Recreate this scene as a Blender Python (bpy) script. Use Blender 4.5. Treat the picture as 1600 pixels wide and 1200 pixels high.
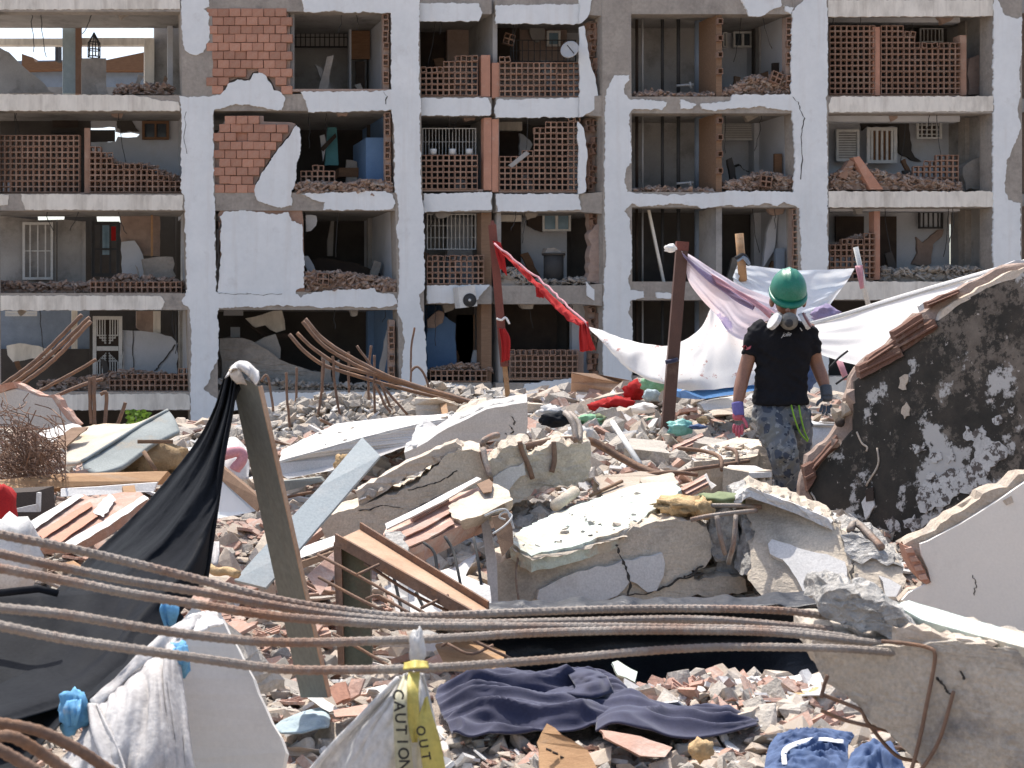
import bpy, bmesh, math, random
from mathutils import Vector, Matrix, noise, Euler
from mathutils.geometry import tessellate_polygon
for _o in list(bpy.data.objects): bpy.data.objects.remove(_o)
SC = bpy.context.scene
COL = SC.collection
# ---------------------------------------------------------------- camera, sky, sun, exposure
FPX, HZ, ZC = 2198.0, 540.0, 1.5          # focal length in photo pixels, horizon row, eye height
cam_data = bpy.data.cameras.new('camera')
cam = bpy.data.objects.new('camera', cam_data); COL.objects.link(cam)
cam.location = (0, 0, ZC); cam.rotation_euler = (math.radians(90), 0, 0)
cam_data.sensor_width = 36.0; cam_data.lens = FPX / 1600 * 36.0
cam_data.shift_y = (HZ - 600) / 1600
cam_data.clip_start = 0.05; cam_data.clip_end = 2000
cam_data.dof.use_dof = True; cam_data.dof.focus_distance = 9.0; cam_data.dof.aperture_fstop = 12.0
SC.camera = cam
SUN_EL, SUN_AZ = math.radians(63), math.radians(-24)      # azimuth from +Y towards +X: the sun stands high behind the block
world = bpy.data.worlds.new('World'); SC.world = world; world.use_nodes = True
_wn = world.node_tree.nodes; _wl = world.node_tree.links
_sky = _wn.new('ShaderNodeTexSky'); _sky.sky_type = 'NISHITA'; _sky.sun_disc = False
_sky.sun_elevation = SUN_EL; _sky.sun_rotation = SUN_AZ
_sky.air_density = 1.0; _sky.dust_density = 3.5; _sky.ozone_density = 1.0
_bg = _wn['Background']; _bg.inputs[1].default_value = 0.15
_wl.new(_sky.outputs[0], _bg.inputs[0])
sun_data = bpy.data.lights.new('sun', 'SUN'); sun_data.energy = 3.5; sun_data.angle = math.radians(0.6)
sun_data.color = (1.0, 0.95, 0.88)
sun = bpy.data.objects.new('sun', sun_data); COL.objects.link(sun)
_sd = Vector((math.sin(SUN_AZ)*math.cos(SUN_EL), math.cos(SUN_AZ)*math.cos(SUN_EL), math.sin(SUN_EL)))
sun.rotation_euler = _sd.to_track_quat('Z', 'Y').to_euler()
SC.view_settings.view_transform = 'Standard'; SC.view_settings.look = 'None'
SC.view_settings.exposure = 0.75; SC.view_settings.gamma = 1.0
SC.cycles.max_bounces = 7; SC.cycles.diffuse_bounces = 5; SC.cycles.caustics_reflective = False; SC.cycles.caustics_refractive = False
SC.cycles.use_denoising = True

# ---------------------------------------------------------------- helpers
def P(px, py, Y):
    return Vector(((px-800)/FPX*Y, Y, ZC + (HZ-py)/FPX*Y))
class Plane:
    def __init__(s, a, b, c):
        s.o = P(*a); n = (P(*b)-s.o).cross(P(*c)-s.o).normalized()
        if n.dot(s.o - Vector((0,0,ZC))) > 0: n = -n
        s.n = n                                      # points towards the eye side
    def at(s, px, py, off=0.0):
        e = Vector((0,0,ZC)); d = P(px,py,1.0)-e
        t = (s.o + s.n*off - e).dot(s.n) / d.dot(s.n)
        return e + d*t
def nz(p, sc=1.0, seed=0.0):
    return noise.noise(Vector((p[0]*sc+seed*7.3, p[1]*sc+seed*3.1, p[2]*sc-seed*5.7)))
def tag(o, label=None, cat=None, group=None, kind=None):
    if label: o['label'] = label
    if cat: o['category'] = cat
    if group: o['group'] = group
    if kind: o['kind'] = kind
    return o
def empty(name, loc=(0,0,0), label=None, cat=None, group=None):
    o = bpy.data.objects.new(name, None); COL.objects.link(o); o.location = loc
    o.empty_display_size = 0.1
    return tag(o, label, cat, group)
def link(name, me, m, parent=None, smooth=False):
    o = bpy.data.objects.new(name, me); COL.objects.link(o)
    if m is not None and not me.materials:
        for x in (m if isinstance(m, (list, tuple)) else [m]): me.materials.append(x)
    if parent is not None:
        o.parent = parent
        o.matrix_parent_inverse = parent.matrix_basis.inverted()
    if smooth:
        for p in me.polygons: p.use_smooth = True
    return o
def bm_obj(name, bm, m, parent=None, smooth=False, origin=None):
    bmesh.ops.recalc_face_normals(bm, faces=bm.faces[:])
    if origin is not None:
        for v in bm.verts: v.co -= origin
    me = bpy.data.meshes.new(name); bm.to_mesh(me); bm.free()
    o = link(name, me, m, parent, smooth)
    if origin is not None: o.location = origin
    return o
def poly_prism(pts, w, jag=0.0, seg=None, amp=0.0, ns=6.0, layers=1, seed=0, L=None, bm=None):
    """outline (3D points), pushed along w; edges broken into seg lengths and jagged; faces roughened by amp"""
    own = bm is None
    if own: bm = bmesh.new()
    n = Vector((0,0,0))
    for i in range(len(pts)):
        a, b = pts[i], pts[(i+1) % len(pts)]
        n += Vector(((a.y-b.y)*(a.z+b.z), (a.z-b.z)*(a.x+b.x), (a.x-b.x)*(a.y+b.y)))
    if n.length < 1e-9: n = Vector((0,-1,0))
    n.normalize()
    out = []
    rnd = random.Random(seed*13+5)
    for i in range(len(pts)):
        a, b = pts[i], pts[(i+1) % len(pts)]
        k = 1 if not seg else max(1, int((b-a).length/seg + .5))
        e = (b-a)
        side = e.cross(n).normalized() if e.length > 1e-9 else Vector((0,0,0))
        for j in range(k):
            p = a + e*(j/k)
            if jag:
                j_ = jag if j else jag*.35
                p = p + side*(rnd.uniform(-1, 1)*j_*.55 + nz(p, 1.0/max(jag*6, .02), seed)*j_*1.1)
            out.append(p)
    rings = []
    for l in range(layers+1):
        t = l/layers
        ring = []
        for p in out:
            q = p + w*t
            if 0 < l < layers and jag: q = q + Vector((rnd.uniform(-1,1), rnd.uniform(-1,1), rnd.uniform(-1,1)))*jag*.55
            ring.append(bm.verts.new(q))
        rings.append(ring)
    N = len(out); fs = []
    for l in range(layers):
        for i in range(N):
            fs.append(bm.faces.new((rings[l][i], rings[l][(i+1)%N], rings[l+1][(i+1)%N], rings[l+1][i])))
    for ring in (rings[0], rings[-1]):
        for tri in tessellate_polygon([[v.co.copy() for v in ring]]):
            try: fs.append(bm.faces.new([ring[i] for i in tri]))
            except ValueError: pass
    if L:
        bmesh.ops.triangulate(bm, faces=[f for f in bm.faces if len(f.verts) > 3])
        for _ in range(6):
            es = [e for e in bm.edges if e.calc_length() > L]
            if not es: break
            bmesh.ops.subdivide_edges(bm, edges=es, cuts=1, use_grid_fill=False)
            bmesh.ops.triangulate(bm, faces=[f for f in bm.faces if len(f.verts) > 3])
    if amp:
        for v in bm.verts:
            c = v.co
            d = noise.noise_vector(c*ns + Vector((seed*3.7, seed, 0))) + .5*noise.noise_vector(c*ns*2.7 + Vector((seed, 9, 0)))
            v.co = c + d*amp
    return bm
def prism(name, pts, w, m, parent=None, **k):
    sm = k.pop('smooth', False)
    return bm_obj(name, poly_prism(pts, w, **k), m, parent, sm)
def box_bm(o, u, v, w, n=(1,1,1), amp=0.0, ns=6.0, seed=0, warp=None, bm=None):
    own = bm is None
    if own: bm = bmesh.new()
    nu, nv, nw = n; V = {}
    def vert(i, j, k):
        key = (i, j, k)
        if key not in V:
            p = o + u*(i/nu) + v*(j/nv) + w*(k/nw)
            if warp: p = warp(p, i/nu, j/nv, k/nw)
            if amp:
                d = noise.noise_vector(p*ns + Vector((seed*3.7, seed, 0))) + .5*noise.noise_vector(p*ns*2.6 + Vector((seed, 9, 0)))
                e = 1.0 + 1.6*((i in (0, nu)) + (j in (0, nv)) + (k in (0, nw)) >= 2)
                p = p + d*amp*e
            V[key] = bm.verts.new(p)
        return V[key]
    def f(a, b, c, d): bm.faces.new((a, b, c, d))
    for i in range(nu):
        for j in range(nv):
            for k in (0, nw): f(vert(i,j,k), vert(i+1,j,k), vert(i+1,j+1,k), vert(i,j+1,k))
    for i in range(nu):
        for k in range(nw):
            for j in (0, nv): f(vert(i,j,k), vert(i+1,j,k), vert(i+1,j,k+1), vert(i,j,k+1))
    for j in range(nv):
        for k in range(nw):
            for i in (0, nu): f(vert(i,j,k), vert(i,j+1,k), vert(i,j+1,k+1), vert(i,j,k+1))
    return bm
def box(name, o, u, v, w, m, parent=None, **k):
    return bm_obj(name, box_bm(o, u, v, w, **k), m, parent)
def beam_between(a, b, wd, ht, up=Vector((0,0,1)), bm=None, **k):
    """square bar from a to b"""
    d = (b-a).normalized(); s = d.cross(up).normalized(); t = s.cross(d).normalized()
    return box_bm(a - s*wd/2 - t*ht/2, b-a, s*wd, t*ht, bm=bm, **k)
def catmull(pts, n):
    if len(pts) == 2: return [pts[0].lerp(pts[1], i/(n-1)) for i in range(n)]
    L = [0.0]
    for a, b in zip(pts, pts[1:]): L.append(L[-1] + max((b-a).length, 1e-6))
    out = []; s = 0
    for i in range(n):
        t = L[-1]*i/(n-1)
        while s < len(pts)-2 and t > L[s+1]: s += 1
        f = (t-L[s])/(L[s+1]-L[s])
        p1, p2 = pts[s], pts[s+1]
        p0 = pts[s-1] if s else p1*2-p2
        p3 = pts[s+2] if s+2 < len(pts) else p2*2-p1
        out.append(0.5*((2*p1) + (p2-p0)*f + (2*p0-5*p1+4*p2-p3)*f*f + (3*p1-p0-3*p2+p3)*f**3))
    return out
def tube_bm(pts, r, sides=6, n=None, rib=0.0, pitch=0.02, bm=None, taper=1.0, wob=0.0, seed=0):
    own = bm is None
    if own: bm = bmesh.new()
    if n: pts = catmull(pts, n)
    prev = None; s = 0.0; ring0 = None
    t = (pts[1]-pts[0]).normalized()
    a = t.orthogonal().normalized()
    for i, p in enumerate(pts):
        if i: s += (p-pts[i-1]).length
        t = (pts[min(i+1, len(pts)-1)] - pts[max(i-1, 0)])
        t = t.normalized() if t.length > 1e-9 else Vector((0,0,1))
        a = (a - t*a.dot(t)); a = a.normalized() if a.length > 1e-6 else t.orthogonal().normalized()
        b = t.cross(a)
        rr = r*(1 + (taper-1)*i/max(1, len(pts)-1))
        ring = []
        for k in range(sides):
            g = 2*math.pi*k/sides
            q = rr
            if rib:
                ph = (s/pitch + (math.sin(g)*.35)) % 1.0
                q = rr*(1 + rib*(1 if ph < .38 else 0)) if abs(math.cos(g)) > .12 else rr*(1+rib*.9)
            o = Vector((0,0,0))
            if wob: o = noise.noise_vector(p*9+Vector((seed,0,0)))*wob
            ring.append(bm.verts.new(p + o + (a*math.cos(g)+b*math.sin(g))*q))
        if prev:
            for k in range(sides): bm.faces.new((prev[k], prev[(k+1)%sides], ring[(k+1)%sides], ring[k]))
        else: ring0 = ring
        prev = ring
    bm.faces.new(list(reversed(ring0))); bm.faces.new(prev)
    return bm
def tube(name, pts, r, m, parent=None, smooth=True, **k):
    return bm_obj(name, tube_bm(pts, r, **k), m, parent, smooth)
def sheet_pts(rows, nu, nv):
    R = [catmull(r, nu) for r in rows]
    return [catmull([r[i] for r in R], nv) for i in range(nu)]           # [u][v]
def sheet(name, rows, m, nu=40, nv=30, fold=0.0, fu=6.0, fv=1.0, thick=0.006, parent=None, seed=0, fdir=None, fine=0.0, ridge=False, edge=0.0, mats=None):
    """cloth stretched through rows of 3D points, with folds running from row to row"""
    G = sheet_pts(rows, nu, nv); bm = bmesh.new(); V = []
    for i in range(nu):
        c = []
        for j in range(nv):
            u, v = i/(nu-1), j/(nv-1)
            p = G[i][j]
            if fold or fine:
                f = noise.noise(Vector((u*fu, v*fv, seed*1.7))) + .45*noise.noise(Vector((u*fu*2.3+4, v*fv*1.6, seed*1.7)))
                if ridge: f = 1-2.2*abs(f)
                f *= fold
                f += fine*noise.noise(Vector((u*31, v*31*fv/max(fu, .1)*2, seed)))
                d = fdir if fdir is not None else Vector((0,-1,.3))
                p = p + d*f
            if edge and (i in (0, nu-1) or j in (0, nv-1)):
                p = p + noise.noise_vector(p*25)*edge
            c.append(bm.verts.new(p))
        V.append(c)
    for i in range(nu-1):
        for j in range(nv-1):
            bm.faces.new((V[i][j], V[i+1][j], V[i+1][j+1], V[i][j+1]))
    o = bm_obj(name, bm, mats or m, parent, True)
    if mats:
        pass
    if thick:
        md = o.modifiers.new('thickness', 'SOLIDIFY'); md.thickness = thick; md.offset = 0
    return o
def inside(poly, x, y):
    c = False; n = len(poly); j = n-1
    for i in range(n):
        xi, yi = poly[i]; xj, yj = poly[j]
        if (yi > y) != (yj > y) and x < (xj-xi)*(y-yi)/(yj-yi)+xi: c = not c
        j = i
    return c
def prof(pl, x):
    if x <= pl[0][0]: return pl[0][1]
    for (a, b), (c, d) in zip(pl, pl[1:]):
        if x <= c: return b + (d-b)*(x-a)/max(1e-9, c-a)
    return pl[-1][1]

# ---------------------------------------------------------------- materials
def M(name, c, c2=None, sc=5.0, rough=.85, bump=.25, bs=45.0, metal=0.0, spec=.3, dirt=None, dsc=2.0, dlo=.5, dhi=.7, rnd=0.0, stretch=None, sheen=0.0, transl=0.0, coord='Object', bdist=.02, grain=.13, gsc=95.0, streak=None, agg=0.0, asc=48.0):
    m = bpy.data.materials.new(name); m.use_nodes = True
    nt = m.node_tree; N = nt.nodes; Lk = nt.links
    pr = N['Principled BSDF']
    pr.inputs['Roughness'].default_value = rough; pr.inputs['Metallic'].default_value = metal
    pr.inputs['Specular IOR Level'].default_value = spec
    tc = N.new('ShaderNodeTexCoord'); src = tc.outputs[coord]
    if stretch:
        mp = N.new('ShaderNodeMapping'); mp.inputs['Scale'].default_value = stretch
        Lk.new(src, mp.inputs['Vector']); src = mp.outputs[0]
    def nzn(scale, det=6, rg=.62):
        n = N.new('ShaderNodeTexNoise'); n.inputs['Scale'].default_value = scale; n.inputs['Detail'].default_value = det
        n.inputs['Roughness'].default_value = rg; Lk.new(src, n.inputs['Vector']); return n.outputs['Fac']
    def ramp(f, lo, hi):
        r = N.new('ShaderNodeMapRange'); r.inputs[1].default_value = lo; r.inputs[2].default_value = hi; r.clamp = True
        Lk.new(f, r.inputs[0]); return r.outputs[0]
    def mix(f, a, b):
        x = N.new('ShaderNodeMix'); x.data_type = 'RGBA'
        if hasattr(f, 'is_linked'): Lk.new(f, x.inputs[0])
        else: x.inputs[0].default_value = f
        for s, i in ((a, 6), (b, 7)):
            if hasattr(s, 'is_linked'): Lk.new(s, x.inputs[i])
            else: x.inputs[i].default_value = (*s, 1)
        return x.outputs[2]
    c2 = c2 or tuple(v*.78 for v in c)
    col = mix(ramp(nzn(sc), .32, .68), c, c2)
    if dirt: col = mix(ramp(nzn(dsc, 9, .7), dlo, dhi), col, dirt)
    def mulc(col, f, lo, hi, a, b):
        r = N.new('ShaderNodeMapRange'); r.inputs[1].default_value = lo; r.inputs[2].default_value = hi; r.inputs[3].default_value = a; r.inputs[4].default_value = b; Lk.new(f, r.inputs[0])
        x = N.new('ShaderNodeMix'); x.data_type = 'RGBA'; x.blend_type = 'MULTIPLY'; x.inputs[0].default_value = 1.0; Lk.new(col, x.inputs[6]); Lk.new(r.outputs[0], x.inputs[7]); return x.outputs[2]
    pits = None
    if agg:
        vo = N.new('ShaderNodeTexVoronoi'); vo.inputs['Scale'].default_value = asc; Lk.new(src, vo.inputs['Vector'])
        col = mulc(col, vo.outputs['Color'], .0, 1.0, 1-agg, 1+agg); pits = vo.outputs['Distance']
    if streak:
        mp2 = N.new('ShaderNodeMapping'); mp2.inputs['Scale'].default_value = (3.2, 3.2, .22); Lk.new(src, mp2.inputs['Vector'])
        n2 = N.new('ShaderNodeTexNoise'); n2.inputs['Scale'].default_value = 1.0; n2.inputs['Detail'].default_value = 7; n2.inputs['Roughness'].default_value = .7; Lk.new(mp2.outputs[0], n2.inputs['Vector'])
        col = mix(ramp(n2.outputs['Fac'], .52, .82), col, streak)
    if grain: col = mulc(col, nzn(gsc, 3, .6), .3, .7, 1-grain, 1+grain)
    if rnd:
        oi = N.new('ShaderNodeObjectInfo')
        hs = N.new('ShaderNodeHueSaturation'); hs.inputs['Saturation'].default_value = 1.0
        mr = N.new('ShaderNodeMapRange'); mr.inputs[3].default_value = 1-rnd; mr.inputs[4].default_value = 1+rnd
        Lk.new(oi.outputs['Random'], mr.inputs[0]); Lk.new(mr.outputs[0], hs.inputs['Value'])
        Lk.new(col, hs.inputs['Color']); col = hs.outputs[0]
    Lk.new(col, pr.inputs['Base Color'])
    if bump:
        b = N.new('ShaderNodeBump'); b.inputs['Strength'].default_value = bump; b.inputs['Distance'].default_value = bdist
        hsrc = nzn(bs, 5, .7)
        if pits is not None:
            ad = N.new('ShaderNodeMath'); ad.operation = 'MULTIPLY_ADD'; ad.inputs[1].default_value = .22; Lk.new(pits, ad.inputs[0]); Lk.new(hsrc, ad.inputs[2]); hsrc = ad.outputs[0]
        Lk.new(hsrc, b.inputs['Height']); Lk.new(b.outputs[0], pr.inputs['Normal'])
    if sheen: pr.inputs['Sheen Weight'].default_value = sheen
    if transl:
        tr = N.new('ShaderNodeBsdfTranslucent'); Lk.new(col, tr.inputs['Color'])
        ms = N.new('ShaderNodeMixShader'); ms.inputs[0].default_value = transl
        out = N['Material Output']; Lk.new(pr.outputs[0], ms.inputs[1]); Lk.new(tr.outputs[0], ms.inputs[2]); Lk.new(ms.outputs[0], out.inputs[0])
    return m
m_conc   = M('raw concrete', (.36,.325,.28), (.27,.245,.215), sc=1.3, bump=.4, bs=22, dirt=(.20,.18,.16), dsc=2.3, dlo=.5, dhi=.75, streak=(.24,.21,.185), grain=.10, gsc=12)
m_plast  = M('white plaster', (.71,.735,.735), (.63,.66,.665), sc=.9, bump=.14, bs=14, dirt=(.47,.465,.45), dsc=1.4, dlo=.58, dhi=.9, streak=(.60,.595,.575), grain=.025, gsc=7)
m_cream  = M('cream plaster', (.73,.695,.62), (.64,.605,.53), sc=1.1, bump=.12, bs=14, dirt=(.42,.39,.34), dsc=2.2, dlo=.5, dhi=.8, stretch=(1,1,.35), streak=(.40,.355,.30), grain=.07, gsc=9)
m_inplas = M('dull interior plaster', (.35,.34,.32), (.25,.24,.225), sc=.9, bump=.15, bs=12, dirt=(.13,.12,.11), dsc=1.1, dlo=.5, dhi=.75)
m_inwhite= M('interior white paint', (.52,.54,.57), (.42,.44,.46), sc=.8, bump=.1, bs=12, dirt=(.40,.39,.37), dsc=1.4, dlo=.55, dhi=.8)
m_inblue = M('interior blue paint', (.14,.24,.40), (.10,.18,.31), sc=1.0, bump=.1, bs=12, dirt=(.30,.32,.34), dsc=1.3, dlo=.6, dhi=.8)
m_indark = M('shade dark interior plaster', (.075,.068,.06), (.045,.04,.036), sc=.9, bump=.2, bs=10)  # near-black base colour stands in for the shade deep in the rooms
m_teal   = M('teal paint', (.12,.33,.36), (.09,.25,.28), sc=2, bump=.1)
m_brick  = M('red clay brick', (.43,.225,.155), (.36,.185,.125), sc=3.0, bump=.25, bs=25, rnd=.17, dirt=(.46,.33,.26), dsc=3.2, dlo=.55, dhi=.8)
m_block  = M('hollow clay block', (.31,.19,.135), (.24,.145,.10), sc=2.6, bump=.25, bs=25, rnd=.16, dirt=(.36,.28,.22), dsc=2.0, dlo=.52, dhi=.8)
m_mortar = M('mortar', (.36,.27,.22), (.27,.20,.165), sc=5, bump=.5, bs=30)
m_debris = M('dusty brick debris', (.35,.25,.19), (.23,.155,.12), sc=9, bump=.3, bs=30, dirt=(.38,.34,.30), dsc=7, dlo=.5, dhi=.65)
m_crack  = M('crack shadow line', (.05,.045,.04), bump=0)
m_dark   = M('dark timber and opening shade', (.055,.04,.03), (.035,.025,.02), sc=3, bump=.2)  # also painted into openings and holes for the shade there
m_brown  = M('brown wood', (.20,.11,.06), (.14,.075,.04), sc=4, bump=.2, stretch=(1,1,6))
m_wgrill = M('white painted iron', (.60,.60,.57), (.5,.5,.48), sc=6, bump=.1, dirt=(.3,.24,.18), dsc=6, dlo=.6, dhi=.8)
m_dgrill = M('dark painted iron', (.05,.05,.05), bump=.1)
m_glass  = M('dusty window glass', (.03,.04,.05), (.05,.06,.07), sc=3, rough=.2, bump=0, spec=.6)
m_bglass = M('bluish window glass', (.20,.30,.36), (.12,.2,.25), sc=2, rough=.2, bump=0, spec=.6)
m_pipe   = M('grey plastic pipe', (.45,.45,.44), (.36,.36,.35), sc=3, bump=.05, rough=.5)
m_bpipe  = M('blue grey drain pipe', (.22,.27,.33), (.17,.21,.26), sc=3, bump=.05, rough=.5)
# rubble and props
m_rconc  = M('broken concrete', (.47,.43,.375), (.36,.325,.28), sc=3.5, bump=.6, bs=38, agg=.12, asc=60, dirt=(.26,.24,.22), dsc=4.5, dlo=.56, dhi=.8, rnd=.14)
m_bconc  = M('beam concrete', (.57,.495,.395), (.47,.405,.325), sc=2.2, bump=.38, bs=40, agg=.09, asc=80, dirt=(.30,.265,.22), dsc=4.0, dlo=.48, dhi=.72)
m_core   = M('concrete core', (.52,.50,.465), (.34,.325,.30), sc=7, bump=1.0, bs=40, agg=.26, asc=42, dirt=(.22,.215,.21), dsc=9, dlo=.46, dhi=.7)
m_rplas  = M('rubble plaster white', (.62,.605,.58), (.53,.515,.49), sc=3, bump=.2, bs=30, dirt=(.44,.41,.37), dsc=4, dlo=.56, dhi=.82)
m_mint   = M('pale mint paint', (.54,.62,.56), (.48,.55,.49), sc=3, bump=.15, bs=40, dirt=(.50,.44,.35), dsc=3.6, dlo=.5, dhi=.62)
m_rbrick = M('rubble brick', (.50,.32,.25), (.41,.24,.18), sc=6, bump=.35, bs=45, rnd=.2, dirt=(.53,.44,.38), dsc=6, dlo=.48, dhi=.68)
m_rtan   = M('tan rubble', (.51,.43,.345), (.42,.345,.27), sc=6, bump=.4, bs=45, rnd=.16, dirt=(.55,.50,.44), dsc=6, dlo=.5, dhi=.7)
m_ground = M('rubble dust', (.46,.39,.325), (.36,.30,.25), sc=2.5, bump=1.0, bs=26, dirt=(.45,.33,.27), dsc=3.5, dlo=.5, dhi=.7, bdist=.05)
m_rust   = M('rusty iron', (.24,.155,.11), (.15,.095,.068), sc=9, bump=.35, bs=60, rough=.8, metal=.15, dirt=(.28,.15,.08), dsc=7, dlo=.5, dhi=.7)
m_rebar  = M('dusty rebar', (.33,.295,.26), (.23,.19,.16), sc=6, bump=.4, bs=90, rough=.62, metal=.3, dirt=(.25,.14,.09), dsc=2.2, dlo=.52, dhi=.66)
m_srust  = M('pale rust sheet', (.50,.34,.23), (.40,.25,.155), sc=5, bump=.2, rough=.7, dirt=(.30,.16,.09), dsc=3.4, dlo=.52, dhi=.75)  # paler tone than the plain rusty iron
m_steel  = M('olive grey steel', (.215,.222,.20), (.175,.18,.16), sc=2, bump=.12, bs=60, rough=.6, metal=.1, dirt=(.16,.15,.12), dsc=3, dlo=.62, dhi=.9, stretch=(1,1,.3))
m_board  = M('grey blue board', (.30,.345,.36), (.25,.29,.305), sc=2.0, bump=.08, bs=40, rough=.6, dirt=(.40,.40,.385), dsc=3, dlo=.5, dhi=.8)
m_wood   = M('raw timber', (.42,.25,.125), (.33,.185,.09), sc=5, bump=.25, bs=30, rough=.75, stretch=(.6,6,6), dirt=(.35,.28,.21), dsc=1.5, dlo=.55, dhi=.8)
m_dwood  = M('weathered timber', (.235,.15,.095), (.165,.10,.062), sc=5, bump=.3, bs=30, stretch=(.6,5,5))
m_pole   = M('brown painted post', (.115,.058,.042), (.085,.045,.033), sc=3, bump=.12, rough=.5, dirt=(.17,.11,.08), dsc=5, dlo=.6, dhi=.8)
m_rpole  = M('red brown timber post', (.19,.062,.045), (.14,.05,.037), sc=4, bump=.2, rough=.7)
m_tarp   = M('black plastic sheet', (.014,.015,.018), (.022,.024,.027), sc=3, bump=.12, bs=22, rough=.6, spec=.02, dirt=(.024,.026,.029), dsc=2.6, dlo=.5, dhi=.9)
m_wpoly  = M('white plastic sheet', (.74,.73,.71), (.64,.63,.61), sc=4, bump=.2, bs=18, rough=.6, transl=.3, dirt=(.55,.52,.48), dsc=3, dlo=.58, dhi=.8)
m_linen  = M('white bed sheet', (.84,.825,.80), (.80,.78,.755), sc=4, bump=.08, bs=60, rough=.9, transl=.3, grain=.04)
m_red    = M('red cloth', (.50,.03,.03), (.40,.022,.022), sc=4, bump=.1, rough=.9, transl=.25)
m_navy   = M('navy cloth', (.036,.038,.075), (.030,.031,.06), sc=5, bump=.06, bs=120, rough=.9, sheen=.25)
m_bluecl = M('blue jersey cloth', (.075,.12,.23), (.05,.08,.165), sc=14, bump=.1, rough=.8)
m_sky    = M('light blue cloth', (.16,.40,.62), (.12,.32,.53), sc=6, bump=.1, rough=.8, dirt=(.40,.47,.52), dsc=9, dlo=.58, dhi=.7)
m_paleb  = M('pale blue cloth', (.35,.43,.46), (.29,.36,.39), sc=6, bump=.1)
m_sack   = M('white woven sack', (.62,.60,.58), (.50,.48,.465), sc=7, bump=.25, bs=50, rough=.8, transl=.15, dirt=(.36,.33,.31), dsc=6, dlo=.5, dhi=.75)
m_yellow = M('yellow tape plastic', (.62,.52,.13), (.56,.47,.14), sc=4, bump=.1, rough=.45, transl=.2)
m_ink    = M('black print', (.02,.02,.02), bump=0, rough=.6)
m_wprint = M('white print', (.70,.70,.70), bump=0, rough=.6)
m_green  = M('green cloth', (.09,.30,.14), (.07,.24,.11), sc=6, bump=.1)
m_lgreen = M('pale green plastic', (.27,.50,.30), (.22,.42,.26), sc=6, bump=.1, transl=.2)
m_olive  = M('olive fabric', (.20,.24,.13), (.16,.19,.10), sc=6, bump=.2)
m_aqua   = M('aqua plastic bag', (.25,.55,.50), (.20,.46,.42), sc=6, bump=.15, transl=.2, rough=.4)
m_foam   = M('ochre foam', (.62,.44,.24), (.48,.32,.16), sc=8, bump=.8, bs=50)
m_blue   = M('blue foam board', (.035,.16,.40), (.03,.13,.33), sc=3, bump=.1, rough=.5)
m_pink   = M('pink cloth', (.62,.33,.36), (.55,.28,.31), sc=5, bump=.1, transl=.2)
m_lilac  = M('lilac cloth', (.40,.33,.48), (.33,.28,.42), sc=5, bump=.05, transl=.3)
m_bucket = M('white plastic bucket', (.62,.63,.64), (.56,.57,.58), sc=3, bump=.05, rough=.4, dirt=(.4,.38,.35), dsc=4, dlo=.6, dhi=.8)
m_mattr  = M('mattress ticking', (.27,.295,.285), (.20,.22,.215), sc=3, bump=.2, bs=60, dirt=(.33,.28,.21), dsc=3, dlo=.54, dhi=.75)
m_mtop   = M('stained mattress top', (.50,.46,.39), (.42,.36,.28), sc=3, bump=.2, bs=30, dirt=(.52,.38,.22), dsc=3, dlo=.52, dhi=.75)
m_straw  = M('torn ochre stuffing', (.40,.28,.15), (.26,.17,.09), sc=9, bump=.7, bs=40)
m_gplas  = M('grey painted plaster face', (.58,.555,.525), (.51,.49,.46), sc=1.2, bump=.1, bs=20, dirt=(.40,.375,.34), dsc=2.5, dlo=.55, dhi=.85)
m_gpan   = M('warm white plaster face', (.80,.765,.70), (.73,.70,.645), sc=1.6, bump=.1, bs=24, dirt=(.56,.53,.48), dsc=3, dlo=.56, dhi=.85, grain=.03)
m_gsteel = M('green grey painted steel', (.15,.15,.095), (.11,.11,.07), sc=3, bump=.15, rough=.6, dirt=(.16,.10,.06), dsc=5, dlo=.55, dhi=.75)
m_fconc  = M('stained grey beam concrete', (.53,.465,.38), (.43,.38,.315), sc=5, bump=.6, bs=60, agg=.10, asc=110, dirt=(.21,.20,.19), dsc=5.0, dlo=.53, dhi=.7)
m_tapep  = M('pale tape plastic', (.60,.57,.42), (.55,.51,.34), sc=9, bump=.1, rough=.5, transl=.2)
m_tarp2  = M('wrinkled shiny black plastic', (.014,.015,.018), (.022,.024,.027), sc=6, bump=.4, bs=30, rough=.38, spec=.4)
m_leaf   = M('leaf green', (.13,.22,.03), (.08,.15,.02), sc=5, bump=.1, transl=.3)
# ---------------------------------------------------------------- the wrecked apartment block
YB = 38.5
DV = Vector((-.341, 1, 0))                       # the rooms run back at a slant to the front
def BP(p, d=0.0): return P(p[0], p[1], YB+d)
building = empty('apartment_building', P(800, 700, YB), 'five storey white apartment block with its front walls torn open by collapse', 'building')
def wall_piece(name, pts, d, t, m, parent=building, jag=0.0, seg=None, seed=0, **k):
    return prism(name, [BP(p, d) for p in pts], DV*t, m, parent, jag=jag, seg=seg, seed=seed, **k)
def rect(x0, y0, x1, y1): return [(x0, y0), (x1, y0), (x1, y1), (x0, y1)]
def bp(name, x0, y0, x1, y1, d, t, m, **k): return wall_piece(name, rect(x0, y0, x1, y1), d, t, m, **k)
sd = [100]
def nseed(): sd[0] += 1; return sd[0]
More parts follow.
